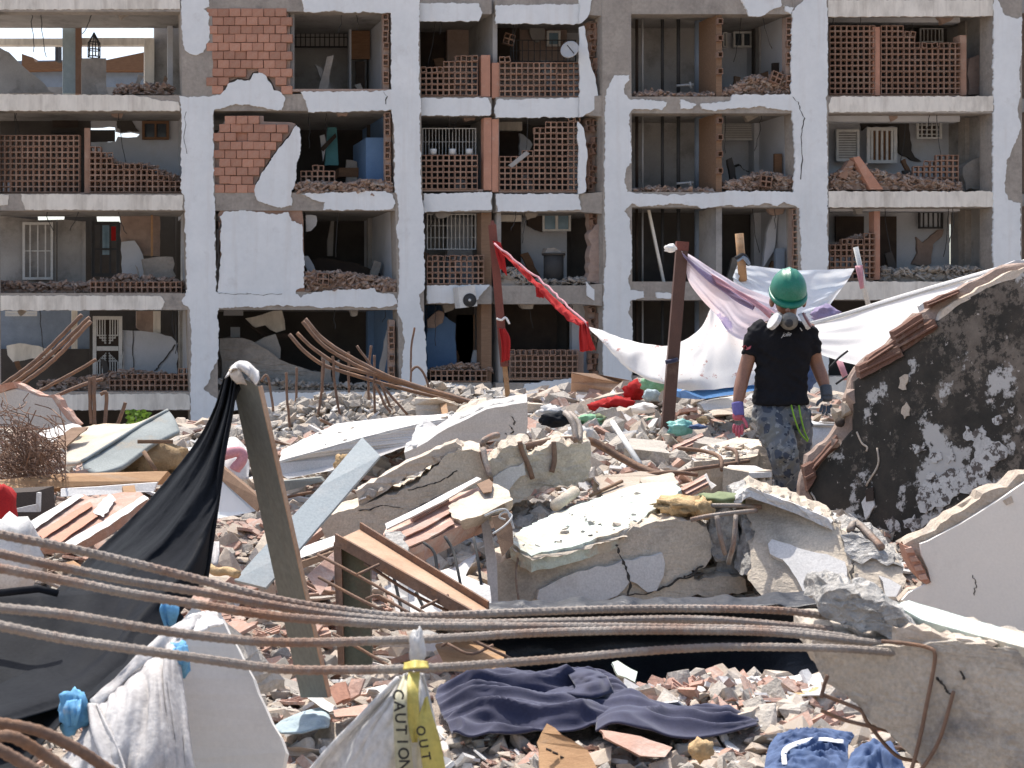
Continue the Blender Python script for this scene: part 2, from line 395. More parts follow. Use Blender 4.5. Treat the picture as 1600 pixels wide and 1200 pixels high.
# concrete frame: columns (a little out of plumb), beams, floors
for (xt0, xt1, xb0, xb1) in ((281,331,300,343), (610,655,628,667), (941,986,944,989), (1238,1294,1254,1295), (1552,1597,1552,1597), (-38,-2,-30,2)):
    k = (700+14)/714
    wall_piece('column', [(xt0,-14), (xt1,-14), (xb1,760), (xb0,760)], 0.0, .55, m_conc)
ROWS = [(-8,18), (149,173), (303,329), (458,484), (612,641), (760,790)]
BAYS = [(-2,284,0), (331,614,1), (657,770,2), (773,907,3), (986,1242,4), (1293,1553,5)]
CX = {0:((-2,0),(282,300)), 1:((330,343),(612,628)), 4:((985,988),(1239,1254)), 5:((1293,1295),(1552,1552))}
def colx(b, s, y):
    a, c = CX[b][s]; return a + (c-a)*y/690
def beam_y(b, r):
    t, u = ROWS[r]
    if b in (2, 3): return (t+4, u+4) if r == 0 else (t+3, u+6) if r == 1 else (t, u+2) if r == 2 else (t-12, u-9) if r == 3 else (t-14, u-14)
    if b in (4, 5): return (t+2, u+4) if r < 2 else (t-3, u-5) if r == 2 else (t-18, u-15) if r == 3 else (t-25, u-25)
    if b == 1: return (t-2, u) if r else (t, u)
    return (t, u)
for r in range(5):
    for b in (0, 1, 4, 5):
        t, u = beam_y(b, r); x0, x1 = colx(b, 0, t), colx(b, 1, t)
        wall_piece('beam', [(x0,t), (x1,t), (x1,u), (x0,u)], .02, .42, m_conc)
    for (x0, x1) in ((657, 768), (775, 940)):
        b = 2 if x0 < 700 else 3; t, u = beam_y(b, r); k = r*3
        pts = [(x0+k,t), (x1,t), (x1,u), (x0+k,u)]
        wall_piece('beam', pts if b == 2 else [(x0,t), (906,t), (906,u), (x0,u)], .25, .42, m_conc)
        if b == 3:                                  # the splayed return towards the column
            A, B_, C_, D_ = BP((906,t), .25), P(941,t-3,YB+.05), P(941,u+3,YB+.05), BP((906,u), .25)
            prism('beam', [A, B_, C_, D_], Vector((.05,.45,0)), m_conc, building)
    t = beam_y(0, r)[0]
    for (x0, x1, b) in ((-60,300,0), (300,640,1), (640,960,2), (960,1260,4), (1260,1700,5)):
        t, u = beam_y(b, r)
        wall_piece('floor_slab', [(x0,t+3), (x1,t+3), (x1,u-2), (x0,u-2)], .5, 5.8 if b else 2.2, m_inplas)
# plaster skins still clinging to the frame, broken edges traced
def skin(pts, m=m_plast, d=-.03, t=.05, jag=.030, seg=.05, name='plaster_skin'):
    wall_piece(name, pts, d, t, m, jag=jag, seg=seg, seed=nseed())
W = m_plast; C = m_cream
for pts in (
 [(283,-12),(326,-12),(327,10),(318,14),(326,20),(328,62),(322,72),(318,82),(307,86),(296,84),(289,78),(285,60)],
 [(280,150),(300,152),(331,150),(345,147),(352,140),(358,130),(371,124),(380,126),(390,126),(396,115),(405,113),(415,118),(423,130),(428,141),(440,145),(446,155),(440,172),(418,170),(400,165),(390,163),(360,163),(350,168),(336,171),(333,178),(334,300),(336,330),(337,455),(340,457),(460,457),(470,465),(478,460),(500,455),(585,450),(590,457),(615,460),(622,475),(600,480),(570,481),(550,479),(500,481),(480,478),(440,478),(435,476),(400,480),(342,481),(339,495),(342,505),(341,560),(330,580),(325,600),(318,608),(330,618),(345,625),(346,760),(299,760),(298,600),(299,520),(297,484),(284,470),(290,462),(292,440),(288,305),(283,300),(284,172)],
 [(470,-12),(656,-12),(654,100),(656,150),(658,172),(655,182),(657,250),(658,300),(662,330),(664,450),(660,455),(655,460),(657,480),(662,490),(665,545),(668,600),(668,760),(630,760),(628,600),(630,552),(632,530),(628,500),(620,482),(622,470),(624,400),(623,380),(620,355),(624,340),(621,305),(617,300),(616,200),(612,172),(606,172),(590,173),(530,175),(482,175),(478,160),(470,143),(600,142),(612,140),(612,100),(611,20),(590,20),(570,18),(545,20),(520,16),(490,20),(476,18)],
 [(470,303),(600,298),(612,303),(618,318),(610,327),(590,328),(505,328),(508,316),(490,312),(478,305)],
 [(960,118),(983,117),(984,125),(976,133),(975,145),(984,155),(1000,155),(1030,158),(1042,160),(1035,172),(1000,170),(988,172),(983,180),(987,230),(987,255),(978,265),(975,280),(980,300),(1000,302),(1040,305),(1130,300),(1136,298),(1240,300),(1242,250),(1240,200),(1237,172),(1215,170),(1190,166),(1165,168),(1110,172),(1098,170),(1095,162),(1140,158),(1145,148),(1236,147),(1238,20),(1245,10),(1262,-5),(1262,-12),(1293,-12),(1293,148),(1290,152),(1292,175),(1293,300),(1294,440),(1294,760),(1256,760),(1254,440),(1252,400),(1250,325),(1225,315),(1215,322),(1200,318),(1150,323),(1140,320),(1100,325),(1060,318),(1000,323),(988,318),(985,320),(975,330),(983,340),(988,385),(987,420),(981,435),(985,453),(1005,455),(1007,465),(990,468),(985,470),(982,490),(988,500),(990,560),(986,590),(988,760),(946,760),(943,592),(943,480),(944,430),(948,400),(945,330),(946,170),(948,140)],
 [(1150,-12),(1218,-12),(1220,10),(1205,16),(1190,25),(1170,25),(1165,10)],
 [(1063,155),(1088,163),(1080,170),(1064,170)], [(1025,457),(1048,458),(1050,466),(1028,466)], [(1225,8),(1240,12),(1236,22),(1228,18)],
 [(1553,-12),(1562,5),(1570,24),(1585,28),(1597,26),(1597,80),(1592,110),(1595,140),(1590,172),(1595,200),(1590,215),(1583,230),(1578,245),(1573,250),(1570,300),(1575,312),(1595,318),(1596,760),(1553,760),(1552,300)],
 [(345,613),(622,613),(624,638),(560,640),(470,636),(400,640),(346,641)],
): skin(pts, W)
for pts in ([(-20,-12),(283,-12),(283,14),(-20,15)],
 [(-20,147),(150,148),(210,149),(232,152),(250,157),(278,159),(281,166),(281,173),(-20,173)],
 [(33,303),(286,305),(286,328),(40,328),(35,315)], [(-20,303),(14,304),(12,320),(-20,323)],
 [(-20,462),(250,462),(258,472),(252,484),(-20,485)], [(-20,617),(290,615),(297,620),(297,640),(-20,642)],
 [(1294,0),(1552,0),(1552,25),(1294,26)], [(1300,151),(1552,150),(1552,174),(1296,175),(1295,165)],
 [(1294,299),(1552,299),(1552,323),(1294,324)], [(1295,440),(1552,440),(1552,468),(1295,468)], [(1296,588),(1552,588),(1552,615),(1296,615)]):
    skin(pts, C, d=0.0, t=.06, jag=.02)
for pts in ([(655,5),(748,5),(754,20),(748,33),(655,33)], [(775,8),(906,6),(906,37),(775,37)], [(657,153),(762,153),(767,165),(766,180),(657,181)],
 [(777,156),(905,153),(905,183),(775,184),(773,170)], [(662,303),(768,300),(768,328),(662,331)], [(775,303),(905,303),(908,328),(778,331)],
 [(667,446),(765,445),(750,462),(742,473),(668,474)], [(670,597),(760,605),(768,625),(670,625)], [(820,600),(885,592),(906,590),(906,620),(815,622)]):
    skin(pts, W, d=.2, t=.06, jag=.025)
for pts in ([(906,-10),(926,-10),(921,22),(908,36),(906,36)], [(905,42),(913,40),(921,90),(931,130),(937,156),(928,172),(915,178),(906,183)], [(903,190),(912,200),(918,240),(915,300),(904,303)], [(916,440),(926,450),(938,460),(932,472),(918,462)]):
    wall_piece('plaster_skin', pts, .12, .05, W, jag=.03, seg=.12, seed=nseed())
# hairline cracks, flat dark ribbons painted for the shade in the gaps
def crack(pts, d=-.034, w=2.0):
    L_ = []
    for i in range(len(pts)-1):
        for q in range(4):
            L_.append((pts[i][0]+(pts[i+1][0]-pts[i][0])*q/4, pts[i][1]+(pts[i+1][1]-pts[i][1])*q/4))
    L_.append(pts[-1]); rr = random.Random(len(pts)*7+int(pts[0][0]))
    L_ = [(x+rr.uniform(-1.6,1.6), y+rr.uniform(-1.2,1.2)) for x, y in L_]
    a = [(x-w*rr.uniform(.15,.5), y-w*.2) for x, y in L_]; b = [(x+w*rr.uniform(.15,.5), y+w*.2) for x, y in reversed(L_)]
    wall_piece('crack', a+b, d, .003, m_crack)
for c, w in (([(1238,150),(1247,160),(1250,172),(1256,185),(1252,205),(1254,240),(1251,280)],2.2), ([(290,175),(288,215),(291,240)],1.2), ([(600,143),(604,150),(602,162)],2), ([(1292,320),(1296,330),(1300,333)],2)): crack(c, w=w)
# ---------------------------------------------------------------- masonry: solid brick infill, hollow block screens
def brick_mesh(w, h, t, seed, bev=.006):
    rnd = random.Random(seed); bm = bmesh.new()
    j = lambda a: a*(1+rnd.uniform(-.03,.03))
    bmesh.ops.create_cube(bm, size=1)
    for v in bm.verts: v.co = Vector((v.co.x*j(w), v.co.y*t, v.co.z*j(h)))
    bmesh.ops.bevel(bm, geom=bm.edges[:], offset=bev, segments=1, affect='EDGES')
    me = bpy.data.meshes.new('brick'); bm.to_mesh(me); bm.free(); return me
def block_mesh(w, h, t, nx=2, nz_=2, bar=.23):
    bm = bmesh.new(); px, pz = w/nx, h/nz_; b = px*bar
    xs = []; zs = []
    for i in range(nx): xs += [-w/2+i*px + (b/2 if i else 0)*0 + (b*.5), -w/2+(i+1)*px - b*.5]
    for i in range(nz_): zs += [-h/2+i*pz + b*.5, -h/2+(i+1)*pz - b*.5]
    X = [-w/2]+xs+[w/2]; Z = [-h/2]+zs+[h/2]
    def q(a, b_, c, d): bm.faces.new([bm.verts.new(Vector(p)) for p in (a, b_, c, d)])
    for y in (-t/2, t/2):
        for zi in range(0, len(Z)-1, 2): q((X[0],y,Z[zi]), (X[-1],y,Z[zi]), (X[-1],y,Z[zi+1]), (X[0],y,Z[zi+1]))
        for xi in range(0, len(X)-1, 2):
            for zi in range(1, len(Z)-1, 2): q((X[xi],y,Z[zi]), (X[xi+1],y,Z[zi]), (X[xi+1],y,Z[zi+1]), (X[xi],y,Z[zi+1]))
    for xi in range(1, len(X)-1, 2):
        for zi in range(1, len(Z)-1, 2):
            a = (X[xi], X[xi+1]); c = (Z[zi], Z[zi+1])
            q((a[0],-t/2,c[0]), (a[1],-t/2,c[0]), (a[1],t/2,c[0]), (a[0],t/2,c[0])); q((a[0],-t/2,c[1]), (a[1],-t/2,c[1]), (a[1],t/2,c[1]), (a[0],t/2,c[1]))
            q((a[0],-t/2,c[0]), (a[0],-t/2,c[1]), (a[0],t/2,c[1]), (a[0],t/2,c[0])); q((a[1],-t/2,c[0]), (a[1],-t/2,c[1]), (a[1],t/2,c[1]), (a[1],t/2,c[0]))
    for x in (X[0], X[-1]): q((x,-t/2,Z[0]), (x,t/2,Z[0]), (x,t/2,Z[-1]), (x,-t/2,Z[-1]))
    for z in (Z[0], Z[-1]): q((X[0],-t/2,z), (X[-1],-t/2,z), (X[-1],t/2,z), (X[0],t/2,z))
    me = bpy.data.meshes.new('hollow_block'); bm.to_mesh(me); bm.free(); return me
K = YB/FPX                                        # metres per pixel on the front
BRICKS = [brick_mesh(17.1*K, 12.6*K, .16, i) for i in range(5)]
for me in BRICKS: me.materials.append(m_brick)
BLOCK = block_mesh(17.6*K, 17.6*K, .18); BLOCK.materials.append(m_block)
HALF = block_mesh(8.8*K, 8.8*K, .18, 1, 1); HALF.materials.append(m_block)
rb = random.Random(4)
def brick_wall(poly, d, hollow_prob=.06):
    wl = wall_piece('infill_wall', poly, d+.06, .10, m_mortar)
    y1 = max(p[1] for p in poly); x0 = min(p[0] for p in poly); x1 = max(p[0] for p in poly); y0 = min(p[1] for p in poly)
    y = y1-7; r = 0
    while y > y0:
        x = x0 + 9 - (8.9 if r % 2 else 0)
        while x < x1+8:
            if inside(poly, x, y) or (inside(poly, x-6, y) and inside(poly, x+6, y)):
                if inside(poly, min(max(x, x0+4), x1-4), y):
                    o = link('brick', BRICKS[rb.randrange(5)], None, wl)
                    o.location = BP((x+rb.uniform(-.4,.4), y+rb.uniform(-.35,.35)), d+.02+rb.uniform(-.025,.02)+ (.10 if rb.random() < .03 else 0))
                    o.rotation_euler = (rb.uniform(-.01,.01), rb.uniform(-.012,.012), .0)
            x += 17.9
        y -= 13.4; r += 1
    return wl
brick_wall([(332,18),(450,20),(453,40),(454,145),(440,146),(430,140),(425,128),(415,116),(405,111),(395,113),(388,124),(371,122),(357,128),(350,140),(332,148)], .05)
brick_wall([(336,300),(334,215),(345,200),(352,187),(392,181),(412,181),(412,190),(455,191),(462,194),(452,210),(442,222),(428,240),(413,262),(397,291),(397,302)], .05)
skin([(398,300),(399,289),(415,262),(430,240),(445,222),(455,208),(463,196),(469,201),(470,235),(463,260),(461,290),(456,301),(456,322),(440,325),(420,320),(405,315),(400,307)], W, d=-.02)
wall_piece('infill_wall', [(341,335),(345,328),(472,328),(474,345),(476,456),(342,457),(345,400)], .06, .14, m_block)
skin([(343,338),(350,331),(380,329),(395,330),(430,335),(450,331),(455,345),(472,350),(475,400),(475,450),(462,455),(462,459),(341,459),(341,440),(346,400),(344,370),(346,350)], W, d=-.01, t=.08)
crack([(341,338),(344,350),(340,365),(342,400),(341,430),(339,455)], -.015, 4.0); crack([(341,458),(360,460),(385,459),(410,461),(440,459)], -.034, 1.6)
nblock = [0]; REST = []
def put_block(mesh, loc, rot, wl):
    if nblock[0] < 300:
        o = link('hollow_block', mesh, None, wl); o.location = loc; o.rotation_euler = rot; nblock[0] += 1
    else: REST.append((mesh, loc, rot))
def screen(x0, x1, y1, pl, d, pier=(), wall=None):
    """hollow clay block screen standing on the slab edge at row y1, broken off along the profile pl"""
    wl = wall or wall_piece('block_screen', rect(x0, y1-1.2, x1, y1+2), d-.02, .24, m_mortar)
    y = y1-9.9
    while y > 0:
        x = x0+9
        while x < x1-3:
            if not any(a-4 < x < b+4 for a, b in pier):
                tp = prof(pl, x)
                if y-7 > tp:
                    put_block(BLOCK, BP((x, y), d+rb.uniform(-.015,.015)), (rb.uniform(-.012,.012), rb.uniform(-.012,.012), rb.uniform(-.02,.02)), wl)
                elif y+3 > tp:
                    for dx in (-4.5, 4.5):
                        put_block(HALF, BP((x+dx, y+4.5), d+rb.uniform(-.03,.03)), (rb.uniform(-.15,.15), rb.uniform(-.2,.2), rb.uniform(-.3,.3)), wl)
            x += 17.9
        y -= 17.9
    return wl
# debris heaps of splintered clay: shard soup, one mesh per heap
def heap(name, x0, x1, pl, y1, d, n, m, size=.17, deep=.9, label=None, seed=1, parent=None):
    rnd = random.Random(seed); bm = bmesh.new(); pl = [(a, y1-(y1-b)*.86+3*noise.noise(Vector((a*.11, seed, 0)))) for a, b in pl]; n = int(n*1.25)
    for _ in range(n):
        x = rnd.uniform(x0, x1); tp = prof(pl, x); y = y1 - (y1-tp)*rnd.random()**.8; dd = d + rnd.uniform(0, deep)*(.3+.7*(y-tp+6)/(y1-tp+6))
        c = BP((x, y), dd); s = size*rnd.uniform(.45, 1.25)
        M_ = Euler((rnd.uniform(-1.2,1.2), rnd.uniform(-.7,.7), rnd.uniform(0,6.3))).to_matrix()
        l, w_, h = s*rnd.uniform(.6,1.6), s*rnd.uniform(.4,.9), s*rnd.uniform(.12,.35)
        vs = [bm.verts.new(c + M_ @ Vector((a*l/2*rnd.uniform(.7,1.1), b*w_/2*rnd.uniform(.7,1.1), e*h/2))) for a in (-1,1) for b in (-1,1) for e in (-1,1)]
        for f in ((0,1,3,2),(4,6,7,5),(0,4,5,1),(2,3,7,6),(0,2,6,4),(1,5,7,3)): bm.faces.new([vs[i] for i in f])
    pts = [(x0,y1)] + [(x, prof(pl, x)+11) for x in [x0+(x1-x0)*i/8 for i in range(9)]] + [(x1,y1)]
    poly_prism([BP(p, d+.12) for p in pts], DV*deep, jag=.03, seg=.2, bm=bm, seed=seed)
    o = bm_obj(name, bm, m, parent); 
    return tag(o, label, None, None, 'stuff')
def room(b, r, d, m_back, m_side, back=True, right=True, dr=None, yt=None):
    """back wall and right side wall of a room behind opening r of bay b"""
    t = beam_y(b, r)[1]-3; u = beam_y(b, r+1)[0]+4
    x0, x1 = {0:(-20,292), 1:(322,622), 2:(640,772), 3:(764,925), 4:(960,1250), 5:(1270,1556)}[b]
    if right:
        xx = {0:288, 1:613, 2:770, 3:910, 4:1240, 5:1551}[b] + r*3
        bp('partition_wall', xx, t, xx+7, u, .45, (dr or d)-.45, m_side)
    if back:
        f = (YB+d)/YB                                # the wall is deeper, so trace it where it shows
        y = lambda v: HZ+(v-HZ)/f
        sx = lambda v: 50+(v-50)/f
        bp('partition_wall', sx(x0)-20, min(t, y(t))-4, sx(x1)+16, max(u, y(u))+4, d, .15, m_back)
def grille(x0, y0, x1, y1, d, nx, ny, m, bw=1.4, frame=2.6, name='window_grille', panel=None, parent=building):
    bm = bmesh.new()
    def bar(a, b, c, e): poly_prism([BP(p, d) for p in rect(a, b, c, e)], DV*.05, bm=bm)
    bar(x0, y0, x1, y0+frame); bar(x0, y1-frame, x1, y1); bar(x0, y0+frame, x0+frame, y1-frame); bar(x1-frame, y0+frame, x1, y1-frame)
    for i in range(1, nx): x = x0+(x1-x0)*i/nx; poly_prism([BP(p, d+.01) for p in rect(x-bw/2, y0+frame, x+bw/2, y1-frame)], DV*.03, bm=bm)
    for i in range(1, ny): y = y0+(y1-y0)*i/ny; poly_prism([BP(p, d+.045) for p in rect(x0+frame, y-bw/2, x1-frame, y+bw/2)], DV*.03, bm=bm)
    o = bm_obj(name, bm, m, parent)
    if panel: prism('pane' if panel in (m_glass, m_bglass) else 'panel', [BP(p, d+.09) for p in rect(x0+1, y0+1, x1-1, y1-1)], DV*.02, panel, o)
    return o
# --- bay one (far end of the block), open to the sky at the top
bp('lintel', -40, 60, 104, 70, 3.0, .3, m_cream); bp('lintel', 124, 59, 240, 70, 3.0, .3, m_cream)
bp('pier', 98, 40, 118, 146, 2.8, .4, m_paleb); bp('pier', 118, 38, 128, 146, 2.7, .4, m_block)
bp('pier', 226, 60, 241, 134, 2.9, .3, m_cream); bp('partition_wall', 241, 40, 284, 148, 3.2, .2, m_inplas)
wall_piece('fallen_panel', [(-10,70),(14,82),(30,98),(85,146),(-10,146)], 2.6, .15, m_inplas, jag=.03, seg=.2)
bp('partition_wall', 262, 33, 270, 146, 2.4, .15, m_inwhite); bp('partition_wall', -60, 136, 300, 150, 5.5, .3, m_inplas)
bp('counter', 128, 91, 166, 148, 1.8, .6, m_conc)
lan = empty('bird_cage', BP((147,90), 2.0), 'small black wire cage lantern standing on the grey counter, open sky behind it', 'lantern')
for i in range(6):
    g = i*math.pi/3; c = BP((147,90), 2.05); rr = .17
    a = c+Vector((math.cos(g)*rr, math.sin(g)*rr, 0)); tube('bar', [a, a+Vector((0,0,.40)), c+Vector((0,0,.72))], .02, m_dgrill, lan, sides=4)
for z in (.0, .2, .40):
    c = BP((147,90), 2.05)+Vector((0,0,z+.02)); tube('ring', [c+Vector((math.cos(g*.5236)*.17, math.sin(g*.5236)*.17, 0)) for g in range(13)], .018, m_dgrill, lan, sides=4)
heap('brick_heap', 180, 272, [(180,140),(190,132),(260,130),(272,138)], 147, .5, 225, m_debris, label='dusty heap of broken brick behind the topmost left parapet', seed=11)
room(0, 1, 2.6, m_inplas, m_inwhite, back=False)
wall_piece('partition_wall', [(-30,176),(142,176),(142,203),(180,203),(180,220),(142,222),(142,310),(-30,310)], 2.5, .15, m_indark)
wall_piece('partition_wall', [(142,176),(290,176),(290,310),(142,310),(142,222),(181,221),(184,213),(200,215),(214,214),(219,209),(205,206),(190,208),(181,205),(180,198),(142,199)], 2.5, .15, m_inwhite, jag=.02, seg=.2)
skin([(180,183),(205,182),(212,200),(218,206),(205,205),(190,207),(183,200)], m_indark, d=2.44, name='plaster_skin')
bp('shaded_opening_panel', 82, 186, 122, 199, 2.4, .05, m_dark); grille(80, 204, 118, 212, 2.4, 6, 1, m_dgrill)  # dark panel painted for the shade of an opening, as in other bays
wf = grille(222, 189, 264, 218, 2.35, 2, 1, m_brown, bw=3, frame=4, name='window', panel=m_glass)
screen(0, 132, 302, [(0,208),(40,205),(80,212),(110,208),(132,215)], .45); bp('brick_pier', 132, 200, 141, 302, .40, .25, m_block)
screen(141, 284, 302, [(141,225),(170,240),(190,255),(230,256),(260,270),(284,282)], .45)
heap('brick_heap', 142, 284, [(142,228),(165,236),(190,250),(230,250),(260,264),(284,275)], 300, .62, 630, m_debris, deep=.5, label='splintered clay blocks sliding down behind the second left screen', seed=12)
room(0, 2, 2.4, m_inplas, m_inwhite, back=False)
wall_piece('partition_wall', [(-30,328),(58,328),(60,346),(100,347),(102,328),(150,328),(152,347),(222,348),(224,328),(288,328),(288,460),(-30,460)], 4.6, .15, m_indark)
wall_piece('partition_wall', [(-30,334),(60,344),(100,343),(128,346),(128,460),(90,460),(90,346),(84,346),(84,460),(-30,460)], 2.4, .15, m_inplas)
bp('door_frame', 84, 346, 88, 440, 2.35, .2, m_inplas); bp('door_frame', 128, 346, 134, 440, 2.35, .2, m_inplas)

grille(35, 347, 83, 437, 2.2, 4, 2, m_wgrill, bw=2, frame=4, name='door', panel=m_inplas)
grille(143, 346, 187, 432, 2.6, 3, 2, m_dgrill, bw=3, frame=5, name='door'); bp('curtain', 160, 352, 172, 398, 2.9, .04, m_bglass); bp('curtain', 172, 354, 181, 376, 2.85, .04, m_red)
wall_piece('partition_wall', [(188,336),(250,336),(250,400),(222,398),(215,385),(190,378)], 2.6, .15, m_mortar, jag=.03, seg=.2)
wall_piece('partition_wall', [(190,378),(210,376),(222,396),(226,410),(226,436),(190,436)], 2.3, .15, m_inwhite, jag=.03, seg=.2)
bp('post', 236, 336, 239, 400, 2.2, .1, m_wood)
heap('brick_heap', 0, 290, [(0,436),(60,440),(140,436),(190,425),(230,430),(290,436)], 458, .55, 780, m_debris, label='grey and brown brick rubble along the third left ledge', seed=13)
screen(142, 284, 459, [(142,442),(284,442)], .40)
wall_piece('fallen_panel', [(222,405),(270,402),(275,432),(225,434)], 1.6, .3, m_conc, jag=.05, seg=.2, amp=.03)
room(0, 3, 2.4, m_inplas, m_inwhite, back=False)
wall_piece('partition_wall', [(140,484),(300,484),(300,614),(140,614)], 4.8, .15, m_indark)
bp('far_block_wall', 0, 484, 142, 560, 5.4, .2, m_bpipe); grille(8, 486, 58, 494, 5.2, 3, 1, m_wgrill, panel=m_inwhite); bp('partition_wall', -30, 545, 145, 614, 5.0, .2, m_indark)
wall_piece('fallen_panel', [(10,540),(30,537),(80,545),(86,556),(60,560),(20,566),(12,555)], 3.0, .1, m_cream, jag=.04, seg=.2)
bp('pier', 112, 484, 121, 545, 3.0, .3, m_cream)
gk = grille(145, 494, 191, 590, 2.0, 1, 1, m_wgrill, frame=5.5, name='door', panel=m_dark); bp('rail', 151, 541, 185, 548, 1.98, .06, m_wgrill, parent=gk)
for i in range(4):                                # greek key ironwork
    e = i*4.0
    for s in (-1, 1):
        x = 168 + s*(3.2+e)
        poly = bmesh.new()
        for q in (rect(min(x, x+s*1.6), 499, max(x, x+s*1.6), 537-e if i < 4 else 530), rect(min(168+s*2, x), 535-e, max(168+s*2, x), 537-e)): poly_prism([BP(p, 2.0) for p in q], DV*.04, bm=poly)
        for q in (rect(min(x, x+s*1.6), 553+e, max(x, x+s*1.6), 588), rect(min(168+s*2, x), 551+e, max(168+s*2, x), 553+e)): poly_prism([BP(p, 2.0) for p in q], DV*.04, bm=poly)
        bm_obj('grille_bar', poly, m_wgrill, gk)
wall_piece('partition_wall', [(192,516),(218,517),(250,521),(268,526),(277,536),(277,590),(192,590)], 2.2, .15, m_inwhite, jag=.03, seg=.2)
crack([(208,517),(207,545),(208,580)], 2.16, 2); crack([(275,537),(262,555),(248,572),(242,580)], 2.16, 2.5)
wall_piece('partition_wall', [(213,486),(240,486),(240,520),(222,518),(213,512)], 2.8, .15, m_mortar); bp('post', 240, 486, 251, 520, 2.5, .1, m_cream); bp('partition_wall', 280, 486, 296, 590, 2.6, .2, m_inplas)
heap('brick_heap', 60, 297, [(60,595),(150,582),(200,572),(297,585)], 612, .55, 630, m_debris, label='grey rubble and block splinters along the lowest open left ledge', seed=14)
screen(172, 298, 612, [(172,590),(298,574)], .42)
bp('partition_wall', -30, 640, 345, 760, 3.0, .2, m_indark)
# --- bay two
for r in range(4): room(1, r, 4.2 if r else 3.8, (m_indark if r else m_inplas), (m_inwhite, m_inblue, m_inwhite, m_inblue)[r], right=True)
bp('partition_wall', 454, 20, 460, 148, .3, 3.2, m_inplas)
grille(455, 42, 545, 74, 3.4, 12, 2, m_dgrill, bw=1.2, frame=2, panel=m_inplas); bp('door_frame', 546, 38, 549, 140, 2.8, .2, m_inwhite); bp('door', 549, 48, 578, 92, 2.8, .1, m_brown); bp('shaded_opening_panel', 556, 96, 570, 140, 2.7, .05, m_dark)
def block_edge(x0, y0, y1, d=.1, w=9):
    wl = bp('block_edge', x0, y0, x0+w, y1, d+.06, .2, m_mortar); y = y0+5
    while y < y1-4:
        if rb.random() < .85:
            put_block(HALF, BP((x0+w/2, y), d), (0, rb.uniform(-.06,.06), rb.uniform(-.25,.1)), wl)
        y += 9
block_edge(599, 22, 142); block_edge(602, 176, 296); block_edge(1228, 28, 145); block_edge(1238, 326, 428); block_edge(608, 500, 600)
bp('sill', 456, 139, 606, 143, -.01, .3, m_mortar)
bp('partition_wall', 572, 215, 606, 290, 1.0, 1.6, m_inblue)
wall_piece('curtain', [(512,199),(526,199),(529,258),(508,258)], 2.4, .1, m_teal); wall_piece('plank', [(500,212),(507,210),(510,225),(505,252)], 2.2, .05, m_inwhite); wall_piece('plank', [(500,232),(524,208),(526,214),(506,236)], 2.1, .06, m_dark)
bp('bench', 530, 262, 575, 276, 1.9, .5, m_brown)
screen(470, 534, 286, [(470,270),(490,262),(508,252),(512,262),(534,262)], .4)
heap('brick_heap', 462, 612, [(462,286),(480,283),(540,286),(580,280),(612,286)], 302, .0, 495, m_debris, deep=.6, label='broken clay bricks spilling over the blue room ledge', seed=15)
heap('brick_heap', 478, 618, [(478,420),(500,422),(530,418),(560,424),(590,428),(618,440)], 455, .0, 840, m_debris, deep=.8, label='heap of broken clay bricks beside the large intact white panel', seed=16)
put_block(BLOCK, BP((505,436), -.05), (0,.05,.1), bp('block_fragment', 500, 440, 512, 446, .02, .1, m_mortar))
wall_piece('plaster_skin', [(478,336),(494,337),(494,352),(486,360),(478,362)], .2, .1, m_inplas, jag=.03, seg=.15); wall_piece('partition_wall', [(590,344),(602,344),(602,376),(592,376)], 3.2, .1, m_mortar)
wall_piece('plank', [(470,415),(500,402),(560,412),(605,432),(605,440),(470,425)], 2.2, .2, m_dark); wall_piece('plank', [(512,375),(518,345),(522,345),(520,400),(512,400)], 3.0, .1, m_inplas)
# row four of bay two: tumbled room
wall_piece('fallen_panel', [(343,530),(380,528),(420,548),(470,575),(520,590),(520,612),(343,612)], 1.2, 1.2, m_conc, jag=.08, seg=.3, amp=.05, L=.4)
wall_piece('fallen_panel', [(398,535),(430,522),(438,545),(438,560),(400,552)], 1.6, .25, m_inplas, jag=.05, seg=.3); bp('plaster_skin', 361, 511, 375, 528, 2.6, .1, m_inwhite); bp('lintel', 350, 485, 380, 493, 2.5, .1, m_inwhite); pass
wall_piece('fallen_panel', [(384,498),(440,485),(446,516),(432,520),(415,508),(398,512)], 2.4, .1, m_cream, jag=.05, seg=.25); wall_piece('plank', [(384,505),(400,512),(420,524),(452,520),(450,528),(418,532)], 2.2, .12, m_dark)
wall_piece('plank', [(608,498),(618,500),(605,560),(598,590),(590,590)], .5, .1, m_inplas, jag=.03, seg=.2)
heap('brick_heap', 343, 622, [(343,590),(400,585),(470,596),(622,600)], 614, .2, 630, m_conc, deep=1.0, label='grey concrete rubble on the lowest open ledge between two white columns', seed=17)
wall_piece('partition_wall', [(300,640),(640,640),(640,760),(300,760)], 3.0, .2, m_indark)
